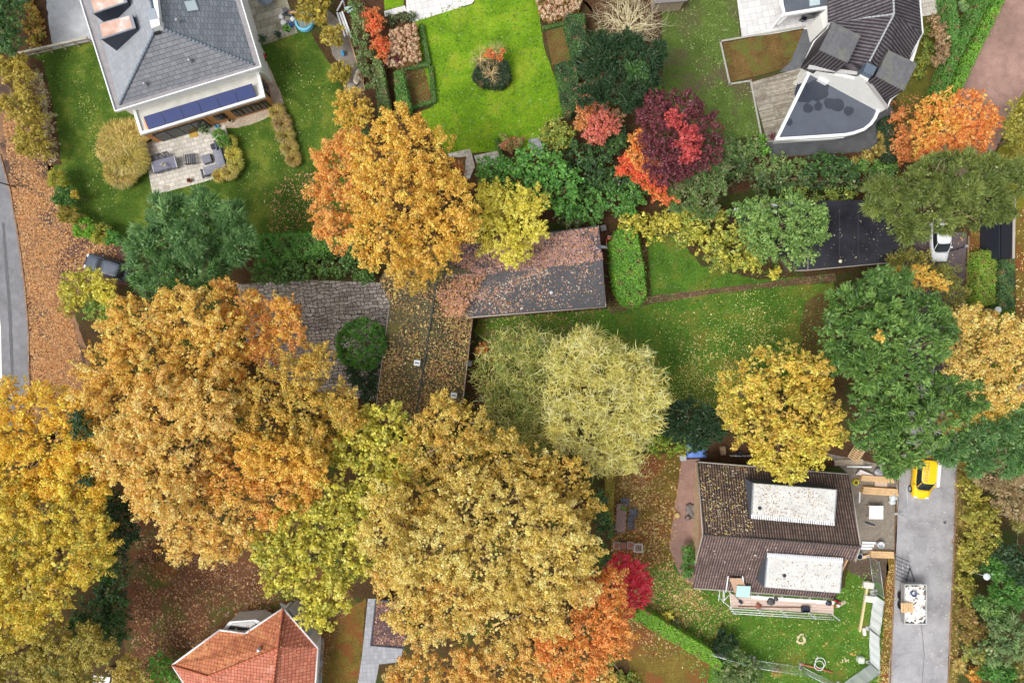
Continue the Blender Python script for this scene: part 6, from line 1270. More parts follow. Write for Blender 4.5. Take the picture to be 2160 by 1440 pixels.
# ---- people ---------------------------------------------------
def person(label, px, py, z, rz, jacket, trousers, helmet=None, pose='stand'):
    loc = P(px, py, z); t = thing('person', label, 'person', (0, 0, 0))
    lean = .28 if pose == 'lean' else .05
    J = {}; v = []; e = []; rad = []
    def a(n, p, r, par=None):
        J[n] = len(v); v.append(p); rad.append(r)
        if par: e.append((J[par], J[n]))
    a('pelvis', (0, 0, .95), .13); a('waist', (lean*.3, 0, 1.12), .12, 'pelvis'); a('chest', (lean*.8, 0, 1.35), .155, 'waist'); a('neck', (lean*1.2, 0, 1.52), .06, 'chest')
    a('head', (lean*1.5, 0, 1.62), .085, 'neck'); a('crown', (lean*1.6, 0, 1.74), .08, 'head'); a('nose', (lean*1.5+.095, 0, 1.64), .018, 'head')
    for s in (-1, 1):
        k = str(s); a('hip'+k, (0, s*.1, .9), .1, 'pelvis'); a('knee'+k, (.05 if s > 0 else .12, s*.12, .5), .065, 'hip'+k); a('ankle'+k, (-.02 if s > 0 else .1, s*.12, .1), .042, 'knee'+k); a('toe'+k, (.14 if s > 0 else .26, s*.13, .04), .04, 'ankle'+k)
        a('sh'+k, (lean*.95, s*.19, 1.42), .068, 'chest'); a('el'+k, (lean+.12, s*.27, 1.17), .045, 'sh'+k); a('wr'+k, (lean+.36, s*.22, 1.1), .03, 'el'+k); a('palm'+k, (lean+.44, s*.21, 1.09), .032, 'wr'+k)
        for i in range(4):
            y = s*(.175+.023*i); l = (.07, .085, .08, .06)[i]
            a(f'f{i}{k}', (lean+.49, y, 1.085), .010, 'palm'+k); a(f'g{i}{k}', (lean+.49+l*.5, y, 1.07), .009, f'f{i}{k}'); a(f'h{i}{k}', (lean+.49+l*.75, y, 1.04), .008, f'g{i}{k}')
        a('th'+k, (lean+.44, s*.165, 1.09), .012, 'palm'+k); a('ti'+k, (lean+.49, s*.145, 1.07), .010, 'th'+k)
    def skin(nm, names, grow, mat):
        idx = [J[n] for n in names]; mp = {j: i for i, j in enumerate(idx)}
        me = bpy.data.meshes.new(nm); me.from_pydata([v[i] for i in idx], [(mp[x], mp[y]) for x, y in e if x in mp and y in mp], [])
        o = bpy.data.objects.new(nm, me); COL.objects.link(o); o.parent = t
        md = o.modifiers.new('skin', 'SKIN'); md.use_smooth_shade = True
        for i, j in enumerate(idx): me.skin_vertices[0].data[i].radius = (rad[j]+grow,)*2 if False else (rad[j]+grow, rad[j]+grow)
        me.skin_vertices[0].data[0].use_root = True
        sb = o.modifiers.new('sub', 'SUBSURF'); sb.levels = 1; sb.render_levels = 2; me.materials.append(mat); return o
    bpyskin = solid('skin', (206, 158, 130), .6, 0, .05)
    me_ok = True
    def mk(nm, names, grow, mat):
        idx = [J[n] for n in names]; mp = {j: i for i, j in enumerate(idx)}
        me = bpy.data.meshes.new(nm); me.from_pydata([v[i] for i in idx], [(mp[x], mp[y]) for x, y in e if x in mp and y in mp], [])
        o = bpy.data.objects.new(nm, me); COL.objects.link(o); o.parent = t
        md = o.modifiers.new('skin', 'SKIN')
        if not me.skin_vertices: me.attributes.new('skin', 'FLOAT', 'POINT') if False else None
        if me.skin_vertices:
            for i, j in enumerate(idx): me.skin_vertices[0].data[i].radius = (rad[j]+grow, rad[j]+grow)
            me.skin_vertices[0].data[0].use_root = True
        md.use_smooth_shade = True
        o.modifiers.new('sub', 'SUBSURF').render_levels = 2; me.materials.append(mat); return o
    mk('body', list(J), 0, bpyskin)
    mk('jacket', ['waist', 'chest', 'sh-1', 'el-1', 'wr-1', 'sh1', 'el1', 'wr1'], .014, jacket)
    mk('trousers', ['pelvis', 'hip-1', 'knee-1', 'ankle-1', 'hip1', 'knee1', 'ankle1'], .014, trousers)
    hx = lean*1.55
    if helmet: MB().lathe((hx, 0, 1.70), [(.15, 0), (.135, .02), (.12, .07), (.08, .12), (.01, .14)], 16).build('helmet', helmet, t)
    else: MB().blob((hx-.01, 0, 1.72), .105, 3, 12, 8, .05, .9).build('hair', solid('hair', (70, 50, 36), .8), t)
    for s in (-1, 1): MB().box((-.02+(.07 if s > 0 else .2), s*.125, .045), (.28, .1, .09), 0, .03).build('shoe', blackm, t)
    f = MB()
    for s in (-1, 1): f.blob((lean*1.5+.085, s*.032, 1.655), .012, 1, 8, 5, 0)
    f.build('eyes', blackm, t)
    t.location = loc; t.rotation_euler = (0, 0, rz); return t
person('worker in red jacket and white helmet at the east end of the scaffold deck', 1760, 1262, 3.1, R_(180), redp, solid('dark_trousers', (50, 54, 66), .8), whitep, 'lean')
person('person in orange red top standing between the wing roof and the lime hedge', 1283, 503, 0, R_(-100), solid('coral_top', (226, 92, 70), .8), solid('pale_trousers', (196, 176, 170), .8), None, 'lean')
# ---- scaffold --------------------------------------------------
dz = 3.0; Sc = thing('scaffold', 'white tube scaffold with pale plank deck along the south eaves of the ribbed roof house', 'scaffold', P(1650, 1275, 0))
dk = MB(); A0, A1, B1_, B0 = [np.array(P(a, b, dz)) for a, b in ((1540, 1252), (1759, 1267), (1758, 1294), (1543, 1281))]
for i in range(5):
    a = A0+(B0-A0)*(i/5); b = A1+(B1_-A1)*(i/5); c = A1+(B1_-A1)*((i+.93)/5); d = A0+(B0-A0)*((i+.93)/5); dk.slab([tuple(a), tuple(b), tuple(c), tuple(d)], .05)
dk.build('deck', solid('scaffold_planks', (206, 184, 170), .8, 0, .12, 4), Sc)
tbm = MB(); xs = [0, .27, .5, .77, 1.0]; cpl = MB()
for u in xs:
    for A_, C_ in ((A0, A1), (B0, B1_)):
        p = A_+(C_-A_)*u; k = 1.15 if A_ is B0 else .1
        q = p+(np.array([0, -.12, 0]) if A_ is B0 else np.array([0, .08, 0])); tbm.tube((q[0], q[1], 0), (q[0], q[1], dz+k), .035)
        if A_ is B0:
            for h in (.25, .6, .95, 1.15): cpl.box((q[0], q[1], dz+h), (.12, .12, .08))
    p, q = A0+(A1-A0)*u, B0+(B1_-B0)*u; tbm.tube((p[0], p[1], dz-.1), (q[0], q[1]-.12, dz-.1), .03); tbm.tube((p[0], p[1], 1.0), (q[0], q[1]-.12, 1.0), .03)
for h in (.5, 1.0): tbm.tube((B0[0]-.2, B0[1]-.14, dz+h), (B1_[0]-.4, B1_[1]-.14, dz+h), .03)
tbm.tube((B0[0]-.2, B0[1]-.14, dz-.1), (B1_[0], B1_[1]-.14, dz-.1), .03); tbm.tube((A0[0]-1, A0[1]+.5, dz+.2), (A0[0]-1.1, A0[1]-.6, dz+.1), .03)
w0 = np.array(P(1525, 1268, dz)); tbm.tube(tuple(w0), tuple(A0), .03); tbm.tube(tuple(w0), (B0[0], B0[1], dz+.4), .03); tbm.tube((w0[0], w0[1], 0), (w0[0], w0[1], dz+.3), .03); tbm.tube(tuple(w0), (w0[0]+.05, w0[1]+1.3, dz), .03)
tbm.tube((A0[0], A0[1], 1), (A1[0]*.5+A0[0]*.5, A1[1], 2.7), .03)
tbm.build('tubes', whitep, Sc); cpl.build('couplers', steel, Sc)
tbx = MB(); a, b = A0+(A1-A0)*.2+np.array([0, -.12, .1]), A1+np.array([0, -.12, .1]); L = math.dist(a, b); tbx.box(((a[0]+b[0])/2, (a[1]+b[1])/2, dz+.08), (L, .28, .04), math.atan2(b[1]-a[1], b[0]-a[0])); tbx.build('white_board', whitep, Sc)
def onsc(mb, name, mat, px, py, label, cat): return mb.build(name, mat, loc=P(px, py, dz+.02), label=label, cat=cat)
q = P(1562, 1268, dz+.1); r = MB(); r.tube((q[0]-.9, q[1]+.9, dz+.1), (q[0]-.1, q[1]+.1, dz+.1), .025); r.box((q[0]+.05, q[1]-.05, dz+.06), (.4, .3, .06), R_(-45), .03); onsc(r, 'shovel', darkm, 1562, 1268, 'shovel lying on the west end of the scaffold deck', 'shovel')
for i, (x, y, rr, lbx) in enumerate(((1625, 1268, .32, 'dark rubble sack in the middle of the scaffold deck'), (1636, 1262, .22, 'small dark sack beside the big rubble sack on the scaffold deck'), (1600, 1277, .25, 'brown heap of broken tiles on the scaffold deck'), (1748, 1271, .26, 'dark coil of hose near the worker on the scaffold deck'))):
    q = P(x, y, dz+.1); m = MB(); m.blob((q[0], q[1], dz+.12), rr, i, 10, 6, .3, .5); m.blob((q[0]+rr*.7, q[1]-rr*.3, dz+.1), rr*.6, i+9, 9, 6, .3, .5); onsc(m, ['sack', 'sack', 'tile_heap', 'hose_coil'][i], [solid('dark_sack', (84, 84, 86), .8), solid('dark_sack', (84, 84, 86), .8), terra, darkm][i], x, y, lbx, ['sack', 'sack', 'tiles', 'hose'][i])
q = P(1698, 1283, dz+.1); m = MB(); m.box((q[0], q[1], dz+.14), (.75, .5, .06)); m.box((q[0], q[1]+.22, dz+.25), (.75, .05, .25)); m.box((q[0], q[1]-.22, dz+.25), (.75, .05, .25)); m.box((q[0]+.35, q[1], dz+.25), (.05, .5, .25)); m.box((q[0]-.35, q[1], dz+.25), (.05, .5, .25)); onsc(m, 'crate', darkm, 1698, 1283, 'black crate on the east half of the scaffold deck', 'crate')
q0, q1 = P(1552, 1279, dz+.1), P(1710, 1281, dz+.1); m = MB(); m.box(((q0[0]+q1[0])/2, (q0[1]+q1[1])/2, dz+.06), (6.5, .09, .05), R_(-1)); onsc(m, 'batten', solid('brown_batten', (126, 94, 76), .8), 1630, 1280, 'long brown batten along the front of the scaffold deck', 'batten')
q = P(1773, 1273, 3.05); m = MB(); m.box((q[0], q[1], 3.1), (1.0, .3, .05), R_(28)); m.build('plank', woodw, loc=(q[0], q[1], 3.05), label='short plank sticking out east of the scaffold deck', cat='plank')
# boards at the roof opening
m = MB(); a, b, c, d = [on_plane(x, y, zs_, 4) for x, y in ((1536, 1216), (1561, 1216), (1580, 1248), (1548, 1248))]
m.slab([lift(a, .35), lift(b, .35), lift(c, .3), lift(d, .3)], .05); m.build('board', solid('hardboard', (186, 154, 128), .7), loc=a, label='brown board laid over the opening in the south roof slope', cat='board')
m = MB(); a, b, c, d = [P(x, y, 3.9) for x, y in ((1554, 1234), (1583, 1235), (1581, 1260), (1552, 1258))]; m.slab([lift(a, .1), lift(b, .1), c, d], .05); m.build('board', solid('pale_blue_board', (176, 214, 206), .6, 0, .06), loc=a, label='pale blue green sheet between the brown board and the scaffold', cat='board')
for (x0, y0, x1, y1, lbx) in ((1534, 1212, 1529, 1246, 'white batten left of the opening in the south roof slope'), (1564, 1212, 1566, 1224, 'short white batten right of the opening in the south roof slope')):
    a, b = on_plane(x0, y0, zs_, 4), on_plane(x1, y1, zs_, 4); m = MB(); m.tube(lift(a, .3), lift(b, .3), .07, n=4); m.build('batten', whitep, loc=a, label=lbx, cat='batten')
# ---- building yard ---------------------------------------------
def plank(px, py, Lpx, wpx, deg, z, label, mat=woodm, th=.05, name='plank', cat='plank'):
    q = P(px, py, z); m = MB(); m.box((q[0], q[1], z+th/2), (Lpx/S, wpx/S, th), R_(deg)); return m.build(name, mat, loc=(q[0], q[1], z), label=label, cat=cat)
def beam(px, py, Lpx, wpx, deg, z, h, label, mat=woodm, name='timber_stack', cat='timber'):
    q = P(px, py, z); t = thing(name, label, cat, (q[0], q[1], z)); n = 3
    for i in range(n):
        m = MB(); o = (i-(n-1)/2)*wpx/S/n; an = R_(deg); m.box((q[0]-math.sin(an)*o, q[1]+math.cos(an)*o, z+h/2), (Lpx/S*(1-.03*i), wpx/S/n*.94, h-.01*i), an); m.build('beam', mat, t)
    return t
beam(1846, 1008, 70, 12, -4, 0, .5, 'upper pale timber stack in the brick yard east of the ribbed roof')
beam(1852, 1034, 76, 15, -4, 0, .5, 'lower pale timber stack in the brick yard, under a grey bag')
beam(1857, 1167, 50, 14, -2, 0, .4, 'long pale timber box at the south end of the brick yard')
m = MB()
for i, dy in enumerate((-.28, 0, .28)): q = P(1828, 1150, .1); m.box((q[0]+i*.1, q[1]+dy, .08+.03*i), (1.1+.1*i, .22, .06), R_(-3))
m.build('board_stack', whitep, loc=P(1828, 1150, 0), label='white boards stacked at the south east corner of the ribbed roof', cat='boards')
plank(1812, 984, 52, 3, -1, .3, 'long thin white plank north of the brick yard', whitep)
plank(1790, 975, 60, 12, 2, .1, 'weathered wide plank below the wooden pallet', woodw)
plank(1813, 1048, 3, 24, -3, .05, 'thin pale lath lying upright below the yellow hose coil', whitep)
plank(1835, 1104, 22, 3, -18, .05, 'short dark bar lying on the brick yard', darkm)
plank(1858, 1019, 26, 14, -2, .1, 'beige sheet of board between the two timber stacks', solid('beige_board', (200, 178, 160), .8))
pt = P(1805, 957, .1); t = thing('pallet', 'wooden pallet tilted on the ground north of the brick yard', 'pallet', (pt[0], pt[1], 0))
for i in range(7):
    an = R_(-32); o = -.6+i*.2; MB().box((pt[0]-math.sin(an)*o, pt[1]+math.cos(an)*o, .2), (1.2, .12, .03), an).build('slat', woodm, t)
for i in range(3):
    an = R_(-32); o = -.5+i*.5; MB().box((pt[0]+math.cos(an)*o, pt[1]+math.sin(an)*o, .12), (.1, 1.3, .1), an).build('runner', woodw, t)
m = MB(); a, b, c, d = P(1805, 1001, .2), P(1815, 990, .7), P(1847, 1003, .3), P(1830, 1004, .25); m.slab([a, b, c], .04); m.build('tarpaulin', solid('off_white_sheet', (216, 208, 206), .6), loc=a, label='off white folded sheet north of the upper timber stack', cat='sheet')
m = MB(); q = P(1855, 998, .2); m.blob((q[0], q[1], .2), .55, 5, 10, 6, .3, .35); m.blob((q[0]+.7, q[1]-.2, .2), .4, 6, 10, 6, .3, .35); m.build('plastic_sheet', solid('grey_plastic', (150, 150, 156), .3, 0, .15, 3, .6), loc=(q[0], q[1], 0), label='crumpled grey plastic sheet north of the upper timber stack', cat='plastic sheet')
m = MB(); q = P(1883, 1048, .3); m.blob((q[0], q[1], .35), .4, 7, 10, 8, .25, .8); m.blob((q[0]-.05, q[1]-.45, .3), .32, 8, 10, 8, .2, .7); m.build('bulk_bag', solid('silver_bag', (204, 210, 212), .35, 0, .1, 3, .6), loc=(q[0], q[1], 0), label='silvery bag slumped at the east end of the lower timber stack', cat='bag')
q = P(1805, 1016, .1); m = MB()
for i in range(4): m.torus((q[0], q[1], .06+i*.055), .28-.015*i, .05, 28, 6)
m.build('hose_coil', solid('yellow_hose', (226, 214, 40), .5), loc=(q[0], q[1], 0), label='yellow coiled hose at the north east corner of the ribbed roof', cat='hose')
q = P(1848, 1080, .7); t = thing('work_table', 'square white topped table in the brick yard', 'table', (q[0], q[1], 0)); MB().box((q[0], q[1], .72), (1.38, 1.3, .05), R_(-1), .02).build('table_top', whitep, t)
for sx in (-.6, .6):
    for sy in (-.55, .55): MB().tube((q[0]+sx, q[1]+sy, 0), (q[0]+sx, q[1]+sy, .7), .035).build('leg', woodm, t)
MB().box((q[0]+.1, q[1]+.64, .68), (.9, .08, .1), 0).build('clamp_rail', darkm, t)
for x, y, rr, mt, lbx in ((1857, 1148, .33, steel, 'round metal tub near the south end of the brick yard'), (1812, 1172, .3, darkm, 'dark barrel with pale rim at the south east roof corner')):
    q = P(x, y, .4); t = thing('barrel', lbx, 'barrel', (q[0], q[1], 0)); MB().lathe((q[0], q[1], 0), [(rr*.85, 0), (rr, .55), (rr*.9, .55), (rr*.8, .1), (.01, .1)], 20).build('drum', mt, t); MB().torus((q[0], q[1], .56), rr*.96, .035, 24, 6).build('rim', steel, t)
m = MB(); a, b = P(1817, 1177, .1), P(1842, 1168, .1); m.box(((a[0]+b[0])/2, (a[1]+b[1])/2, .1), (1.1, .3, .05), R_(16)); m.build('plank', woodm, loc=a, label='short plank beside the dark barrel', cat='plank')
# fences of the site
def site_fence(label, a, b, sheet_mat=None, h=2.0, group='construction fence panels around the building site', n=12):
    pa, pb = P(*a), P(*b); L = math.dist(pa, pb); an = math.atan2(pb[1]-pa[1], pb[0]-pa[0]); ux, uy = math.cos(an), math.sin(an)
    t = thing('construction_fence', label, 'fence panel', ((pa[0]+pb[0])/2, (pa[1]+pb[1])/2, 0), group)
    f = MB(); f.tube((pa[0], pa[1], .05), (pa[0], pa[1], h), .03); f.tube((pb[0], pb[1], .05), (pb[0], pb[1], h), .03)
    for z in (.18, h-.02): f.tube((pa[0], pa[1], z), (pb[0], pb[1], z), .025)
    f.build('frame', steel, t)
    if sheet_mat:
        s = MB(); m = 24; vs = []
        for i in range(m+1):
            u = i/m; wv = .03*math.sin(u*23)+.02*math.sin(u*51); x = pa[0]+(pb[0]-pa[0])*u-uy*(wv+.04); y = pa[1]+(pb[1]-pa[1])*u+ux*(wv+.04); vs += [(x, y, .12), (x+wv*.5, y, h*.5), (x, y, h-.03)]
        s.add(vs, [(i*3+j, i*3+3+j, i*3+4+j, i*3+1+j) for i in range(m) for j in range(2)], True); s.build('sheeting', sheet_mat, t)
    else:
        w_ = MB(); k = int(L/.14)
        for i in range(1, k): u = i/k; w_.tube((pa[0]+(pb[0]-pa[0])*u, pa[1]+(pb[1]-pa[1])*u, .18), (pa[0]+(pb[0]-pa[0])*u, pa[1]+(pb[1]-pa[1])*u, h), .006, n=3)
        for i in range(1, 8): w_.tube((pa[0], pa[1], .18+i*(h-.2)/8), (pb[0], pb[1], .18+i*(h-.2)/8), .006, n=3)
        w_.build('mesh_infill', steel, t)
    for p in (pa, pb): MB().box((p[0], p[1], .07), (.24, .7, .14), an+R_(4), .03).build('foot', solid('fence_foot', (170, 170, 168), .8), t)
    return t
shm = solid('blue_white_sheeting', (240, 244, 250), .5, 0, .03, 1.5)
site_fence('northern white sheeted fence panel standing beside the long beam', (1842, 1252), (1832, 1322), shm)
site_fence('middle white sheeted fence panel standing parallel to the road', (1832, 1325), (1833, 1394), shm)
site_fence('southern white sheeted fence panel turning diagonally towards the bottom edge', (1834, 1398), (1770, 1444), shm)
site_fence('see through mesh fence panel north of the white sheeted ones', (1832, 1172), (1842, 1245))
site_fence('see through mesh fence panel beside the yellow van', (1885, 985), (1893, 1082))
site_fence('see through mesh fence panel running from the dark dome bush', (1490, 1362), (1580, 1388))
site_fence('see through mesh fence panel left of the diagonal white sheeted one', (1690, 1404), (1765, 1442))
site_fence('see through mesh fence panel in the middle of the south boundary', (1590, 1390), (1688, 1404))
for x, y, lbx in ((1832, 1233, 'upper white bag of sand on the north end of the fence'), (1834, 1262, 'lower white block beside the north sheeted fence panel')):
    q = P(x, y, .2); MB().box((q[0], q[1], .2), (1.0, .65, .35), R_(-8), .06).build('sand_block', solid('pale_block', (212, 208, 200), .8), loc=(q[0], q[1], 0), label=lbx, cat='block')
q = P(1816, 1391, .3); MB().box((q[0], q[1], .25), (.62, .62, .5), R_(-6), .08).build('concrete_block', solid('pale_green_block', (196, 204, 190), .8), loc=(q[0], q[1], 0), label='pale square block at the bend of the white sheeted fence', cat='block')
q = P(1825, 1333, .3); MB().box((q[0], q[1], .12), (.3, .75, .24), R_(6), .04).build('concrete_block', solid('pale_block', (212, 208, 200), .8), loc=(q[0], q[1], 0), label='narrow white block at the joint of the sheeted fence panels', cat='block')
q = P(1822, 1278, .3); m = MB(); a, b = P(1831, 1224, .15), P(1813, 1331, .15); L = math.dist(a, b); m.box(((a[0]+b[0])/2, (a[1]+b[1])/2, .15), (L, .2, .2), math.atan2(b[1]-a[1], b[0]-a[0])); m.build('beam', solid('pale_beam', (208, 192, 146), .7), loc=(q[0], q[1], 0), label='long pale square beam on the lawn beside the sheeted fence', cat='beam')
q = P(1722, 1408, .1); m = MB(); a, b = P(1688, 1399, .1), P(1756, 1417, .1); m.tube(a, b, .09); m.build('pipe', solid('salmon_pipe', (196, 120, 92), .6), loc=(q[0], q[1], 0), label='salmon coloured pipe lying on the lawn under the white hose', cat='pipe')
m = MB(); q = P(1729, 1400, .25); m.torus((q[0]+.06, q[1]+.12, .24), .5, .035, 32, 6); m.torus((q[0]-.08, q[1]-.12, .3), .46, .035, 32, 6); m.path([(q[0]-.42, q[1]+.3, .25), (q[0]-.3, q[1]+.55, .25), (q[0]-.15, q[1]+.75, .25)], .035); m.build('hose_coil', whitep, loc=(q[0], q[1], 0), label='white hose in two loose rings on the south lawn', cat='hose')
m = MB(); q = P(1690, 1348, .1); rg = random.Random(8)
for i in range(16): a = 2*math.pi*i/16; rr = rg.uniform(.3, .55); m.blob((q[0]+rr*math.cos(a), q[1]+rr*math.sin(a), .06), rg.uniform(.08, .16), i, 7, 5, .4, .4)
m.build('tree_stump', solid('stump_chips', (206, 194, 156), .8, 0, .2), loc=(q[0], q[1], 0), label='pale ring of wood chips round a stump on the south lawn', cat='stump')
for i, (x, y, rr, lbx) in enumerate(((1741, 1359, .22, 'leftmost small brown patch of sawdust on the south lawn'), (1799, 1378, .26, 'straw coloured tuft right of the ring of wood chips'), (1781, 1392, .2, 'pale mushroom cluster on the south lawn'), (1790, 1394, .14, 'tiny pale stone beside the pale cluster on the south lawn'))):
    q = P(x, y, .1); m = MB()
    for k in range(7): m.blob((q[0]+random.Random(i*9+k).uniform(-rr, rr), q[1]+random.Random(i*7+k).uniform(-rr, rr), .04), rr*.4, k, 7, 5, .3, .5)
    m.build(['sawdust', 'straw_tuft', 'mushrooms', 'stone'][i], solid('chips%d' % (i//2), ((178, 150, 84), (212, 204, 160))[i//2], .8), loc=(q[0], q[1], 0), label=lbx, cat=['sawdust', 'tuft', 'mushrooms', 'stone'][i])
# west side of the ribbed roof house
q = P(1470, 948, .2); m = MB(); rg = random.Random(3); vs = []
for i in range(9):
    for j in range(9): vs.append((q[0]-.95+i*.24, q[1]-.8+j*.2, .45+rg.uniform(-.06, .06)-(.4 if i in (0, 8) or j in (0, 8) else 0)))
m.add(vs, [(i*9+j, i*9+9+j, i*9+10+j, i*9+1+j) for i in range(8) for j in range(8)], True); m.build('tarpaulin', solid('blue_tarpaulin', (110, 146, 224), .5, 0, .1, 3), loc=(q[0], q[1], 0), label='blue tarpaulin over a pile north west of the ribbed roof house', cat='tarpaulin')
for x, y, lbx in ((1455, 952, 'black stone weighing down the west corner of the tarpaulin'), (1487, 955, 'black stone weighing down the east corner of the tarpaulin')):
    q = P(x, y, .5); MB().box((q[0], q[1], .55), (.4, .3, .15), .6, .05).build('stone', darkm, loc=(q[0], q[1], .45), label=lbx, cat='stone')
q = P(1440, 964, .2); MB().box((q[0], q[1], .3), (.55, .45, .6), 0, .04).box((q[0]-.05, q[1]-.02, .62), (.6, .5, .04), 0).build('storage_box', solid('grey_box', (178, 182, 186), .5), loc=(q[0], q[1], 0), label='light grey box west of the blue tarpaulin', cat='box')
q = P(1428, 1086, .1); MB().lathe((q[0], q[1], 0), [(.26, 0), (.25, .25), (.22, .27), (.01, .27)], 18).build('tree_stump', solid('cut_wood', (206, 180, 120), .8), loc=(q[0], q[1], 0), label='round pale cut log on the grit path west of the ribbed roof', cat='log')
m = MB(); q = P(1458, 1082, .2)
for i in range(8): m.blob((q[0]+random.Random(i).uniform(-.4, .5), q[1]+random.Random(i+20).uniform(-.7, .7), .2), .3, i, 9, 6, .4, .6)
m.build('rubbish_pile', solid('grey_rags', (132, 124, 122), .8, 0, .35, 3), loc=(q[0], q[1], 0), label='grey heap of rags and sacks against the west wall', cat='rubbish')
for i, (x, y, s_, lbx) in enumerate(((1525, 950, .9, 'brown wheelbarrow like box north of the ribbed roof'), (1560, 958, .6, 'dark crate north of the ribbed roof beside the yellow tree'))):
    q = P(x, y, .3); m = MB(); m.box((q[0], q[1], .3), (s_*.6, s_, .3), .1, .08); m.box((q[0], q[1], .48), (s_*.5, s_*.8, .06), .1); m.build('garden_box', [solid('brown_box', (134, 110, 86), .8), darkm][i], loc=(q[0], q[1], 0), label=lbx, cat='box')
fm = MB()
for i in range(6): a = P(1536+i*9, 958, 0); fm.tube(a, (a[0], a[1], 1.1), .03)
for z in (.3, 1.05): fm.tube((*P(1536, 958)[:2], z), (*P(1581, 958)[:2], z), .025)
fm.build('metal_railing', steel, loc=P(1558, 958), label='low metal railing north of the ribbed roof house', cat='railing')
# garden table and chairs
def slat_chair(label, px, py, rz, mat, s=.5, group=None, name='garden_chair'):
    t = thing(name, label, 'chair', (0, 0, 0), group)
    for i in range(5): MB().box((0, -s*.42+i*s*.21, .44), (s, s*.15, .025)).build('seat_slat', mat, t)
    b = MB()
    for i in range(5): b.box((-s*.5-.04, -s*.42+i*s*.21, .68), (.03, s*.12, .45))
    b.box((-s*.5-.05, 0, .9), (.04, s*1.05, .06)); b.build('backrest', mat, t)
    for sx in (-.46, .46):
        for sy in (-.46, .46): MB().tube((sx*s, sy*s, 0), (sx*s, sy*s, .44 if sx > 0 else .62), .02).build('leg', mat, t)
    for sy in (-1, 1): MB().box((0, sy*s*.52, .64), (s, .05, .03)).build('armrest', mat, t)
    t.location = P(px, py, 0); t.rotation_euler = (0, 0, rz); return t
gt = P(1310, 1092, .75); t = thing('garden_table', 'long narrow garden table strewn with leaves beside the thin hedge', 'table', (gt[0], gt[1], 0))
for i in range(6): MB().box((gt[0]-.4+i*.16, gt[1], .74), (.14, 2.75, .03), R_(-3)).build('table_slat', solid('rosy_wood', (142, 118, 116), .8, 0, .2), t)
for sx in (-.38, .38):
    for sy in (-1.25, 1.25): MB().tube((gt[0]+sx, gt[1]+sy, 0), (gt[0]+sx, gt[1]+sy, .73), .035).build('leg', woodw, t)
MB().box((gt[0], gt[1]-1.42, .55), (.8, .1, .1), 0).build('end_bar', darkm, t)
cg = 'garden chairs round the long narrow table'; cgm = solid('slate_blue_wood', (96, 104, 118), .7)
slat_chair('garden chair at the north end of the long narrow table', 1316, 1056, R_(-95), cgm, .72, cg)
slat_chair('northern garden chair on the east side of the long narrow table', 1333, 1078, R_(180), cgm, .72, cg)
slat_chair('middle garden chair on the east side of the long narrow table', 1328, 1093, R_(180), cgm, .5, cg)
slat_chair('southern garden chair on the east side of the long narrow table', 1328, 1106, R_(180), cgm, .5, cg)
q = P(1317, 1071, .8); m = MB(); m.lathe((q[0], q[1], .76), [(.12, 0), (.16, .2), (.14, .2), (.01, .16)], 14); t = thing('potted_plant', 'small green pot plant on the north end of the garden table', 'plant', (q[0], q[1], .76)); m.build('pot', terra, t)
_rng = np.random.default_rng(7); crown('foliage', [(1317, 1071, 7, 1.2, ['green', 'limeh'])], t, _rng, 'broad', rp=.12, leaf=.09, under=False)
for i, (x, wv, mt) in enumerate(((1301, .62, solid('pale_planter', (190, 182, 176), .7)), (1315, .6, solid('slate_planter', (112, 112, 118), .7)), (1330, .62, solid('pale_planter', (190, 182, 176), .7)))):
    q = P(x, 1150, .4); t = thing('planter', ['west of the three planters in a row, pale with red leaves on it', 'middle slate grey planter of the row of three', 'east pale planter of the row of three'][i], 'planter', (q[0], q[1], 0), 'planters in a row above the crimson maple'); MB().box((q[0], q[1], .22), (wv, .66, .44), R_(-4), .03).build('box', mt, t); MB().box((q[0], q[1], .445), (wv*.82, .54, .02), R_(-4)).build('soil', solid('planter_leaves', (150, 100, 84), .9, 0, .3), t)
q = P(1347, 1156, .4); t = thing('crate', 'white square wire crate at the east end of the planter row', 'crate', (q[0], q[1], 0)); m = MB()
for sx, sy, lx, ly in ((0, .38, .8, .05), (0, -.38, .8, .05), (.38, 0, .05, .8), (-.38, 0, .05, .8)): m.box((q[0]+sx, q[1]+sy, .2), (lx, ly, .4))
m.build('frame', whitep, t); m = MB()
for i in range(4): m.box((q[0]-.25+i*.17, q[1], .38), (.03, .74, .02)); m.box((q[0], q[1]-.25+i*.17, .395), (.74, .03, .02))
m.build('lattice', solid('lattice_pink', (204, 184, 178), .7), t)
m = MB(); m.tube((*P(1292, 1140)[:2], .3), (*P(1340, 1143)[:2], .3), .03); m.build('batten', woodw, loc=P(1316, 1141), label='thin batten behind the row of planters', cat='batten')
# ---- patio of the grey house
gp = P(346, 347, .75); t = thing('dining_table', 'grey patio table with flower vase on the stone patio', 'table', (gp[0], gp[1], 0)); an = R_(15)
MB().box((gp[0], gp[1], .73), (2.25, 1.15, .05), an, .03).build('table_top', solid('slate_top', (112, 112, 128), .5), t)
for sx in (-1, 1): MB().box((gp[0]+sx*1.14*math.cos(an), gp[1]+sx*1.14*math.sin(an), .73), (.06, 1.2, .07), an).build('end_trim', solid('pale_trim', (196, 196, 200), .5), t)
for sx in (-1, 1):
    for sy in (-.45, .45): MB().tube((gp[0]+sx*math.cos(an)-sy*math.sin(an), gp[1]+sx*math.sin(an)+sy*math.cos(an), 0), (gp[0]+sx*math.cos(an)-sy*math.sin(an), gp[1]+sx*math.sin(an)+sy*math.cos(an), .72), .035).build('leg', darkm, t)
dg = 'grey wicker chairs round the patio table'
k = 0
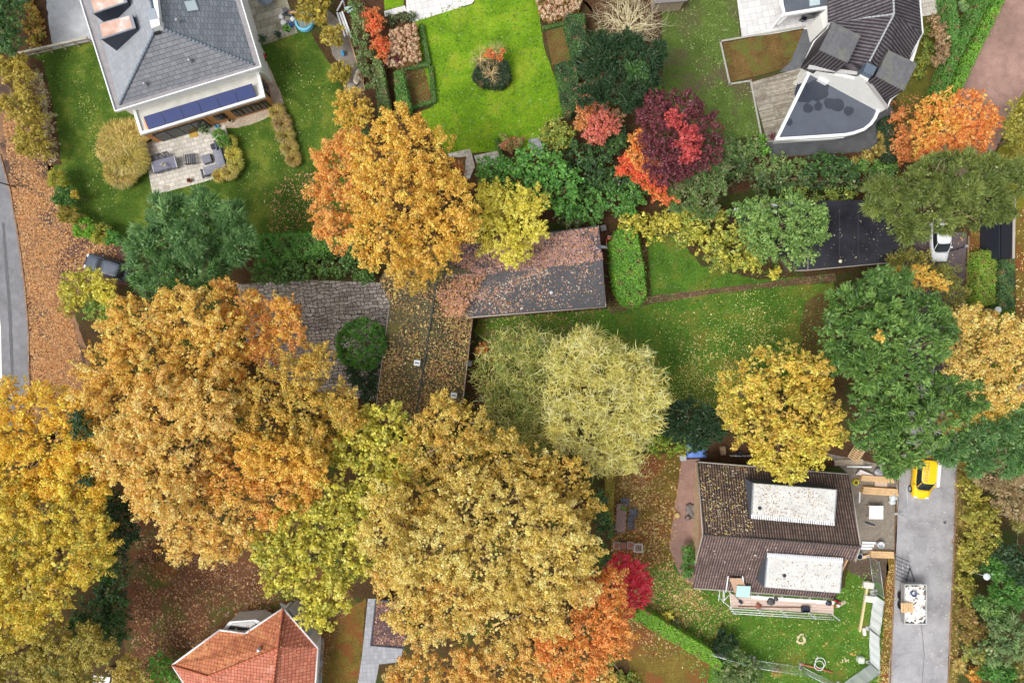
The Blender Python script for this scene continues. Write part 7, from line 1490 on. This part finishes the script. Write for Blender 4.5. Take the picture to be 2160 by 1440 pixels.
for i in range(3):
    for s in (1, -1):
        x = 346+(-15+i*15)*math.cos(an)-s*11*math.sin(an)*0.9; y = 347-(-15+i*15)*math.sin(an)-s*11
        slat_chair(['western', 'middle', 'eastern'][i]+' chair tucked under the '+('north' if s > 0 else 'south')+' side of the patio table', x, y, an+(R_(-90) if s > 0 else R_(90)), greyp, .5, dg, 'patio_chair')
slat_chair('single chair at the east end of the patio table', 371, 341, an+R_(180), solid('pale_trim', (196, 196, 200), .5), .55, None, 'patio_chair')
q = P(346, 347, .9); t = thing('vase', 'vase of pale dried flowers on the grey patio table', 'vase', (q[0], q[1], .755)); MB().lathe((q[0], q[1], .755), [(.08, 0), (.13, .12), (.07, .28), (.09, .3)], 14).build('pot', terra, t)
crown('flowers', [(343, 346, 5, 1.35, ['grey', 'palel']), (349, 349, 5, 1.3, ['palel'])], t, np.random.default_rng(5), 'needle', rp=.12, leaf=.08, under=False)
slat_chair('slatted dark armchair alone in the middle of the patio', 406, 338, R_(95), solid('charcoal_wood', (70, 72, 82), .6), 1.0, None, 'armchair')
q = P(436, 335, .4); t = thing('footstool', 'square grey cushioned footstool beside the slatted armchair', 'footstool', (q[0], q[1], 0)); MB().box((q[0], q[1], .18), (.85, .8, .3), R_(17)).build('base', darkm, t); MB().box((q[0], q[1], .4), (.88, .82, .14), R_(17), .05).build('cushion', solid('grey_cushion', (122, 124, 136), .8), t)
t = thing('corner_bench', 'L shaped grey slatted corner bench at the east side of the patio', 'bench', P(462, 335, 0)); bm = solid('bench_grey', (136, 138, 152), .7); bs = solid('bench_dark', (96, 100, 114), .7)
a, b = P(455, 305, .4), P(471, 358, .4); L = math.dist(a, b); ab = math.atan2(b[1]-a[1], b[0]-a[0]); c, d = P(422, 366, .4), P(468, 352, .4); L2 = math.dist(c, d); ac = math.atan2(d[1]-c[1], d[0]-c[0])
def brow(p, q, an, L, n, side, nm):
    for i in range(n): o = (-.38+i*.76/(n-1)); MB().box(((p[0]+q[0])/2-math.sin(an)*o, (p[1]+q[1])/2+math.cos(an)*o, .4), (L, .76/(n-1)*.8, .04), an).build('seat_slat', bm, t)
    MB().box(((p[0]+q[0])/2-math.sin(an)*.46*side, (p[1]+q[1])/2+math.cos(an)*.46*side, .6), (L+.1, .08, .5), an).build('backrest', bs, t)
    for u in (0.04, .96):
        for o in (-.36, .36): x = p[0]+(q[0]-p[0])*u-math.sin(an)*o; y = p[1]+(q[1]-p[1])*u+math.cos(an)*o; MB().tube((x, y, 0), (x, y, .38), .03).build('leg', bs, t)
brow(a, b, ab, L, 5, 1, ''); brow(c, d, ac, L2-.9, 5, -1, '')
MB().box((*P(455, 306, .6)[:2], .52), (.1, .95, .3), R_(15)).build('armrest', bs, t); MB().box((*P(426, 366, .6)[:2], .52), (.1, .9, .3), R_(15)).build('armrest', bs, t)
q = P(454, 307, .6); MB().box((q[0], q[1], .4), (.9, .5, .5), R_(15), .04).build('cool_box', solid('black_box', (52, 54, 66), .5), loc=(q[0]-.1, q[1]+.1, 0), label='black box at the north end of the corner bench', cat='box')
for x, y, rr, mt, lbx in ((400, 381, .22, terra, 'small terracotta pot near the south edge of the patio'), (486, 254, .25, solid('stone_pot', (196, 184, 160), .8), 'pale stone pot against the annexe wall')):
    q = P(x, y, .2); t = thing('flower_pot', lbx, 'pot', (q[0], q[1], 0)); MB().lathe((q[0], q[1], 0), [(rr*.7, 0), (rr, .4), (rr*.85, .4), (rr*.75, .3), (.01, .3)], 18).build('pot', mt, t); MB().lathe((q[0], q[1], .3), [(rr*.74, 0), (.02, .04)], 14).build('soil', solid('pot_soil', (60, 44, 34), .9), t)
q = P(351, 396, 0); MB().box((q[0], q[1], .03), (.62, .42, .05), R_(-10), .03).build('door_mat', solid('worn_mat', (168, 158, 146), .95), loc=(q[0], q[1], 0), label='worn grey mat near the south west corner of the patio', cat='mat')
q = P(409, 284, 0); MB().box((q[0], q[1], .035), (.86, .55, .05), R_(6), .08).build('door_mat', solid('straw_mat', (188, 152, 74), .95, 0, .2, 6), loc=(q[0], q[1], 0), label='straw coloured oval mat in front of the annexe doors', cat='mat')
q = P(432, 275, .3); t = thing('potted_plant', 'dark potted plant between the annexe doors and window', 'plant', (q[0], q[1], 0)); MB().lathe((q[0], q[1], 0), [(.14, 0), (.2, .3), (.17, .3), (.01, .26)], 14).build('pot', darkm, t); crown('foliage', [(432, 275, 11, .9, ['grey', 'hgreen'])], t, np.random.default_rng(9), 'broad', rp=.15, leaf=.12, under=False)
q = P(458, 267, .2); MB().lathe((q[0], q[1], 0), [(.16, 0), (.2, .34), (.17, .34), (.14, .05)], 14).build('bucket', solid('pale_blue_bucket', (110, 160, 190), .5), loc=(q[0], q[1], 0), label='pale blue bucket at the corner between patio and gravel', cat='bucket')
# ---- terrace by the pool
pq = P(642, 46, .3); t = thing('paddling_pool', 'round light blue inflatable pool with leafy water on the terrace corner', 'paddling pool', (pq[0], pq[1], 0)); ring = solid('light_blue_vinyl', (112, 190, 226), .35, 0, .04, 3, .6)
m = MB()
for k in range(3): m.torus((pq[0], pq[1], .1+.15*k), .82-.01*k, .12, 36, 8)
m.build('ring', ring, t); m = MB(); m.lathe((pq[0], pq[1], .02), [(.7, 0), (.7, .3), (.01, .3)], 28, smooth=False); m.build('water', ground_mat('leafy_water', (92, 112, 120), (126, 146, 150), (150, 168, 168), 9, .5, .2, .1), t)
litter([(626, 32), (658, 32), (658, 60), (626, 60)], 90, ['yellowl', 'brownl'], .09, z=.33, label='leaves floating in the light blue inflatable pool')
wb = solid('white_bag', (222, 222, 224), .5, 0, .08)
for i, (x, y, rr, lbx) in enumerate(((593, 36, .26, 'northern white refuse sack beside the pool terrace clutter'), (598, 49, .3, 'southern and largest white refuse sack on the terrace'), (617, 41, .26, 'white refuse sack touching the west side of the pool'))):
    q = P(x, y, .2); m = MB(); m.blob((q[0], q[1], rr*.7), rr, i+30, 12, 8, .2, .75); m.blob((q[0]+rr*.2, q[1]+rr*.3, rr*1.2), rr*.35, i+40, 8, 6, .3, 1); m.build('refuse_sack', wb, loc=(q[0], q[1], 0), label=lbx, cat='sack', group='white refuse sacks on the terrace')
for x, y, rr, mt, lbx in ((614, 53, .2, bluep, 'dark blue bucket between the white sacks and the pool'), (610, 47, .19, solid('grey_bucket', (128, 130, 140), .5), 'grey bucket between the white sacks')):
    q = P(x, y, .2); MB().lathe((q[0], q[1], 0), [(rr*.8, 0), (rr, .32), (rr*.88, .32), (rr*.7, .05), (.01, .05)], 16).build('bucket', mt, loc=(q[0], q[1], 0), label=lbx, cat='bucket')
for i, (x, y, l, w_, dg_, mt, lbx) in enumerate(((610, 27, 26, 5, 8, solid('grey_board', (120, 120, 130), .7), 'grey board in the clutter north west of the pool'), (618, 27, 20, 4, 2, solid('orange_board', (202, 150, 118), .7), 'orange brown board in the clutter north west of the pool'), (607, 33, 22, 3, -12, darkm, 'dark board in the clutter north west of the pool'), (603, 24, 8, 10, 20, solid('charcoal_crate', (84, 84, 92), .7), 'charcoal crate at the west end of the pool clutter'), (668, 47, 12, 3, 18, solid('pale_rose_board', (196, 176, 170), .7), 'small pale boards just east of the pool'))):
    plank(x, y, l, w_, dg_, .08+.05*i, lbx, mt, .06 if i != 3 else .3, 'board' if i != 3 else 'crate', 'board' if i != 3 else 'crate')
for x, y, r, k, lbx in ((605, 61, 10, ['limeh', 'green'], 'bright green fern in a dark pot on the terrace edge'), (586, 71, 7, ['deep'], 'small dark clipped bush in a pot on the terrace edge'), (553, 80, 10, ['hgreen', 'dark'], 'rounded dark green potted bush at the terrace corner')):
    q = P(x, y, .3); t = thing('potted_plant', lbx, 'plant', (q[0], q[1], 0)); MB().lathe((q[0]+.05, q[1]-.08, 0), [(.15, 0), (.22, .35), (.18, .35), (.01, .3)], 14).build('pot', darkm, t); crown('foliage', [(x, y, r, .95, k), (x+2, y+3, r*.7, .8, k)], t, np.random.default_rng(int(x)), 'frond' if r == 10 and k[0] == 'limeh' else 'broad', rp=.15, leaf=.1, under=False, low=-.4)
q = P(560, -4, .7); t = thing('round_table', 'round grey table at the top edge of the terrace', 'table', (q[0], q[1], 0)); MB().lathe((q[0], q[1], .7), [(.75, 0), (.76, .04), (.01, .05)], 28).build('table_top', solid('blue_grey_top', (120, 130, 144), .4), t); MB().tube((q[0], q[1], 0), (q[0], q[1], .7), .06).build('pedestal', darkm, t); MB().lathe((q[0], q[1], 0), [(.3, 0), (.3, .04), (.01, .05)], 20).build('base', darkm, t)
q = P(555, 120, .2); t = thing('lawn_mower', 'red lawn mower on the gravel beside the grey house', 'lawn mower', (q[0], q[1], 0)); MB().box((q[0], q[1], .22), (.45, .62, .2), R_(8), .08).build('deck', redp, t); MB().box((q[0]+.02, q[1]+.02, .38), (.24, .3, .14), R_(8), .05).build('engine', solid('engine_red_white', (214, 120, 120), .4), t)
MB().box((q[0]+.06, q[1]-.42, .3), (.4, .3, .22), R_(8), .06).build('grass_box', blackm, t); m = MB()
for s in (-1, 1): m.tube((q[0]+s*.2, q[1]-.3, .3), (q[0]+s*.2+.12, q[1]-.95, .85), .02)
m.tube((q[0]-.08, q[1]-.95, .85), (q[0]+.32, q[1]-.95, .85), .02); m.build('handle', darkm, t)
for sx in (-1, 1):
    for sy in (-.22, .25): MB().tube((q[0]+sx*.2, q[1]+sy, .1), (q[0]+sx*.27, q[1]+sy, .1), .1, n=12).build('wheel', blackm, t)
# pile of white planks
for i, (x0, y0, x1, y1, w_, lbx) in enumerate(((710, 25, 728, 78, 3.5, 'westernmost long white board in the pile near the pool'), (716, 26, 735, 76, 4, 'second white board in the pile near the pool'), (721, 24, 742, 81, 4, 'easternmost long white board in the pile near the pool'), (723, 2, 712, 26, 3, 'white board slanting up towards the top edge near the pool'), (724, 0, 730, 24, 2.5, 'thin blue grey pole above the pile of white boards'))):
    a, b = P(x0, y0, .3), P(x1, y1, .1); L = math.dist(a, b); m = MB(); m.box(((a[0]+b[0])/2, (a[1]+b[1])/2, .12+.07*i), (L, w_/S, .06), math.atan2(b[1]-a[1], b[0]-a[0])); m.build('white_board', whitep if i < 4 else zinc, loc=(a[0], a[1], 0), label=lbx, cat='board', group='white boards piled by the yard border')
q = P(737, 15, .4)
for i, (dx, dy) in enumerate(((0, 0), (.25, -.3))): MB().box((q[0]+dx, q[1]+dy, .42+.0*i), (1.0, .22, .05), R_(25)).tube((q[0]+dx-.3, q[1]+dy-.1, 0), (q[0]+dx-.3, q[1]+dy-.1, .4), .03).tube((q[0]+dx+.3, q[1]+dy+.15, 0), (q[0]+dx+.3, q[1]+dy+.15, .4), .03).build('garden_bench', solid('mint_paint', (178, 214, 214), .5), loc=(q[0]+dx, q[1]+dy, 0), label=['northern mint coloured narrow bench at the top', 'southern mint coloured narrow bench at the top'][i], cat='bench')
m = MB(); a, b, c = P(734, 70, .1), P(771, 190, .1), P(748, 196, .1)
for u, v in ((a, b), (b, c)): L = math.dist(u, v); m.box(((u[0]+v[0])/2, (u[1]+v[1])/2, .12), (L, .1, .24), math.atan2(v[1]-u[1], v[0]-u[0]))
m.build('plank_border', solid('tan_plank', (190, 150, 116), .8), loc=a, label='long tan plank border round the yard strip', cat='border')
q = P(755, 162, .2); m = MB()
for i in range(9): m.blob((q[0]+random.Random(i+3).uniform(-.35, .3), q[1]+random.Random(i+13).uniform(-.55, .55), .15), .24, i+50, 9, 6, .45, .5)
m.build('sacking', solid('cream_sacking', (232, 218, 196), .7), loc=(q[0], q[1], 0), label='crumpled cream sacking beside the plank border', cat='sacking')
q = P(741, 183, .1); m = MB(); m.blob((q[0], q[1], .1), .5, 61, 12, 6, .2, .35); m.build('stone', solid('grey_boulder', (150, 146, 140), .9, 0, .2), loc=(q[0], q[1], 0), label='flat grey boulder below the cream sacking', cat='stone')
q = P(723, 113, .2); m = MB(); m.box((q[0], q[1], .2), (.3, .5, .04), R_(20)); m.box((q[0]+.1, q[1], .35), (.06, .5, .3), R_(20)); m.build('toy_chair', solid('toy_blue', (60, 140, 190), .5), loc=(q[0], q[1], 0), label='small blue chair on the yard strip', cat='chair')
# fence by the driveway
t = thing('wooden_fence', 'pale weathered rail fence between the driveway and the north west lawn', 'fence', P(125, 105, 0))
m0 = None; a, b = np.array(P(54, 122, 0)), np.array(P(197, 90, 0)); L = math.dist(a, b); an = math.atan2(b[1]-a[1], b[0]-a[0])
for i, z in enumerate((.35, .65, .95)): MB().box(((a[0]+b[0])/2, (a[1]+b[1])/2+.06*i, z), (L, .04, .16), an).build('rail', solid('bleached_rail', (176, 170, 156), .85, 0, .2), t)
MB().box(((a[0]+b[0])/2, (a[1]+b[1])/2, 1.08), (L, .2, .04), an).build('cap_rail', solid('bleached_rail', (176, 170, 156), .85, 0, .2), t)
for i in range(6): p = a+(b-a)*i/5; MB().box((p[0], p[1]-.08, .58), (.12, .12, 1.16), an).build('post', woodw, t)
# ---- street lamps ---------------------------------------------
def lamp(label, bx, by, hx, hy, z, r=.33, arm=True):
    h = P(hx, hy, z); b = P(bx, by, 0); t = thing('street_lamp', label, 'street lamp', (b[0], b[1], 0), 'street lamps')
    m = MB(); m.tube((b[0], b[1], 0), (b[0], b[1], 1.0), .08, .07, 10); m.tube((b[0], b[1], 1.0), (h[0], h[1], z-.25), .05, .035, 8); m.build('pole', solid('lamp_pole', (200, 204, 208), .4, .3), t)
    MB().lathe((h[0], h[1], z-.3), [(.05, 0), (.2, .06), (r, .18), (r, .24), (r*.8, .3), (.02, .34)], 24).build('lamp_head', solid('lamp_head_grey', (206, 212, 216), .35), t); return t
lamp('round headed street lamp among the shrubs east of the grey road', 2040, 1200, 2083, 1216, 3.6)
lamp('round headed street lamp beside the pale tan tree', 2072, 653, 2107, 653, 3.6, .3)
lb_ = thing('street_lamp', 'dark street lamp arm reaching in from the left edge over the verge', 'street lamp', P(30, 395, 0)); a = P(30, 394, 0); h = P(-14, 381, 6)
MB().tube(a, (a[0]*1.0+(h[0]-a[0])*1.0, h[1], 6), .07, .05).build('pole', solid('dark_pole', (50, 44, 44), .6), lb_); MB().lathe((h[0], h[1], 5.9), [(.3, 0), (.3, .2), (.05, .35)], 16).build('lamp_head', darkm, lb_)
# far right bits
q = P(2155, 830, 1); t = thing('cable_drum', 'pale wooden cable drum at the right edge', 'cable drum', (q[0], q[1], 0)); MB().lathe((q[0], q[1], .0), [(.9, 0), (.9, .06), (.45, .06), (.45, .7), (.9, .7), (.9, .78), (.1, .78)], 28).build('drum', woodw, t)
q = P(2020, 525, .5); t = thing('bicycle', 'old bicycle with silver basket leaning on the brick edging', 'bicycle', (q[0], q[1], 0)); m = MB()
def wheelv(cx, cy):
    w_ = MB(); pts = [(cx+.33*math.cos(2*math.pi*i/24), cy+.1*math.cos(2*math.pi*i/24), .34+.33*math.sin(2*math.pi*i/24)) for i in range(25)]; w_.path(pts, .022, 6)
    for i in range(6): a_ = 2*math.pi*i/6; w_.tube((cx, cy, .34), (cx+.33*math.cos(a_), cy+.1*math.cos(a_), .34+.33*math.sin(a_)), .005, n=3)
    w_.build('wheel', blackm, t)
wheelv(q[0]-.5, q[1]-.15); wheelv(q[0]+.5, q[1]+.15)
m.path([(q[0]-.5, q[1]-.15, .34), (q[0]-.2, q[1]-.06, .75), (q[0]+.35, q[1]+.1, .8), (q[0]+.5, q[1]+.15, .34)], .02); m.path([(q[0]-.2, q[1]-.06, .75), (q[0], q[1], .3), (q[0]+.35, q[1]+.1, .8)], .02); m.path([(q[0]+.3, q[1]+.35, .98), (q[0]+.36, q[1]+.1, .95), (q[0]+.42, q[1]-.15, .98)], .018); m.build('frame', darkm, t)
MB().box((q[0]-.25, q[1]-.08, .85), (.26, .14, .06), .25, .03).build('saddle', blackm, t); MB().lathe((q[0]+.55, q[1]+.2, .75), [(.12, 0), (.17, .25), (.15, .25), (.1, .02), (.01, .02)], 14).build('basket', zinc, t)
MB().box((*P(1274, 521, .5)[:2], .5), (.85, .28, .06), R_(-5)).tube((*P(1266, 520)[:2], 0), (*P(1266, 520)[:2], .5), .03).tube((*P(1282, 522)[:2], 0), (*P(1282, 522)[:2], .5), .03).build('bench', whitep, loc=P(1274, 521), label='small white bench at the east wall of the wing roof', cat='bench')
q = P(1272, 482, .4); MB().box((q[0], q[1], .35), (.5, .5, .7), .2, .06).box((q[0], q[1], .73), (.54, .54, .06), .2, .02).build('wheelie_bin', solid('bin_grey', (130, 126, 130), .6), loc=(q[0], q[1], 0), label='grey bin at the north east corner of the wing roof', cat='bin')
q = P(1640, 290, .4); t = thing('potted_plant', 'dark red potted plant at the western tip of the curved roof', 'plant', P(1630, 288, 0)); q = P(1630, 288, .2); MB().lathe((q[0], q[1], 0), [(.14, 0), (.2, .3), (.17, .3), (.01, .26)], 14).build('pot', darkm, t); crown('foliage', [(1630, 288, 9, .9, 'burg')], t, np.random.default_rng(19), 'broad', rp=.15, leaf=.12, under=False)
for x, y, lbx in ((1697, 38, 'dark round lidded planter beside the canopy post'), (1724, 56, 'black round planter beside the white wing wall'), (1687, 172, 'black kettle barbecue at the corner of the deck')):
    q = P(x, y, .5); t = thing('planter', lbx, 'planter' if x != 1687 else 'barbecue', (q[0], q[1], 0)); MB().lathe((q[0], q[1], 0), [(.2, 0), (.33, .45), (.28, .45), (.2, .3), (.01, .3)], 20).build('bowl', darkm, t); MB().torus((q[0], q[1], .46), .3, .03, 24, 6).build('rim', zinc, t)
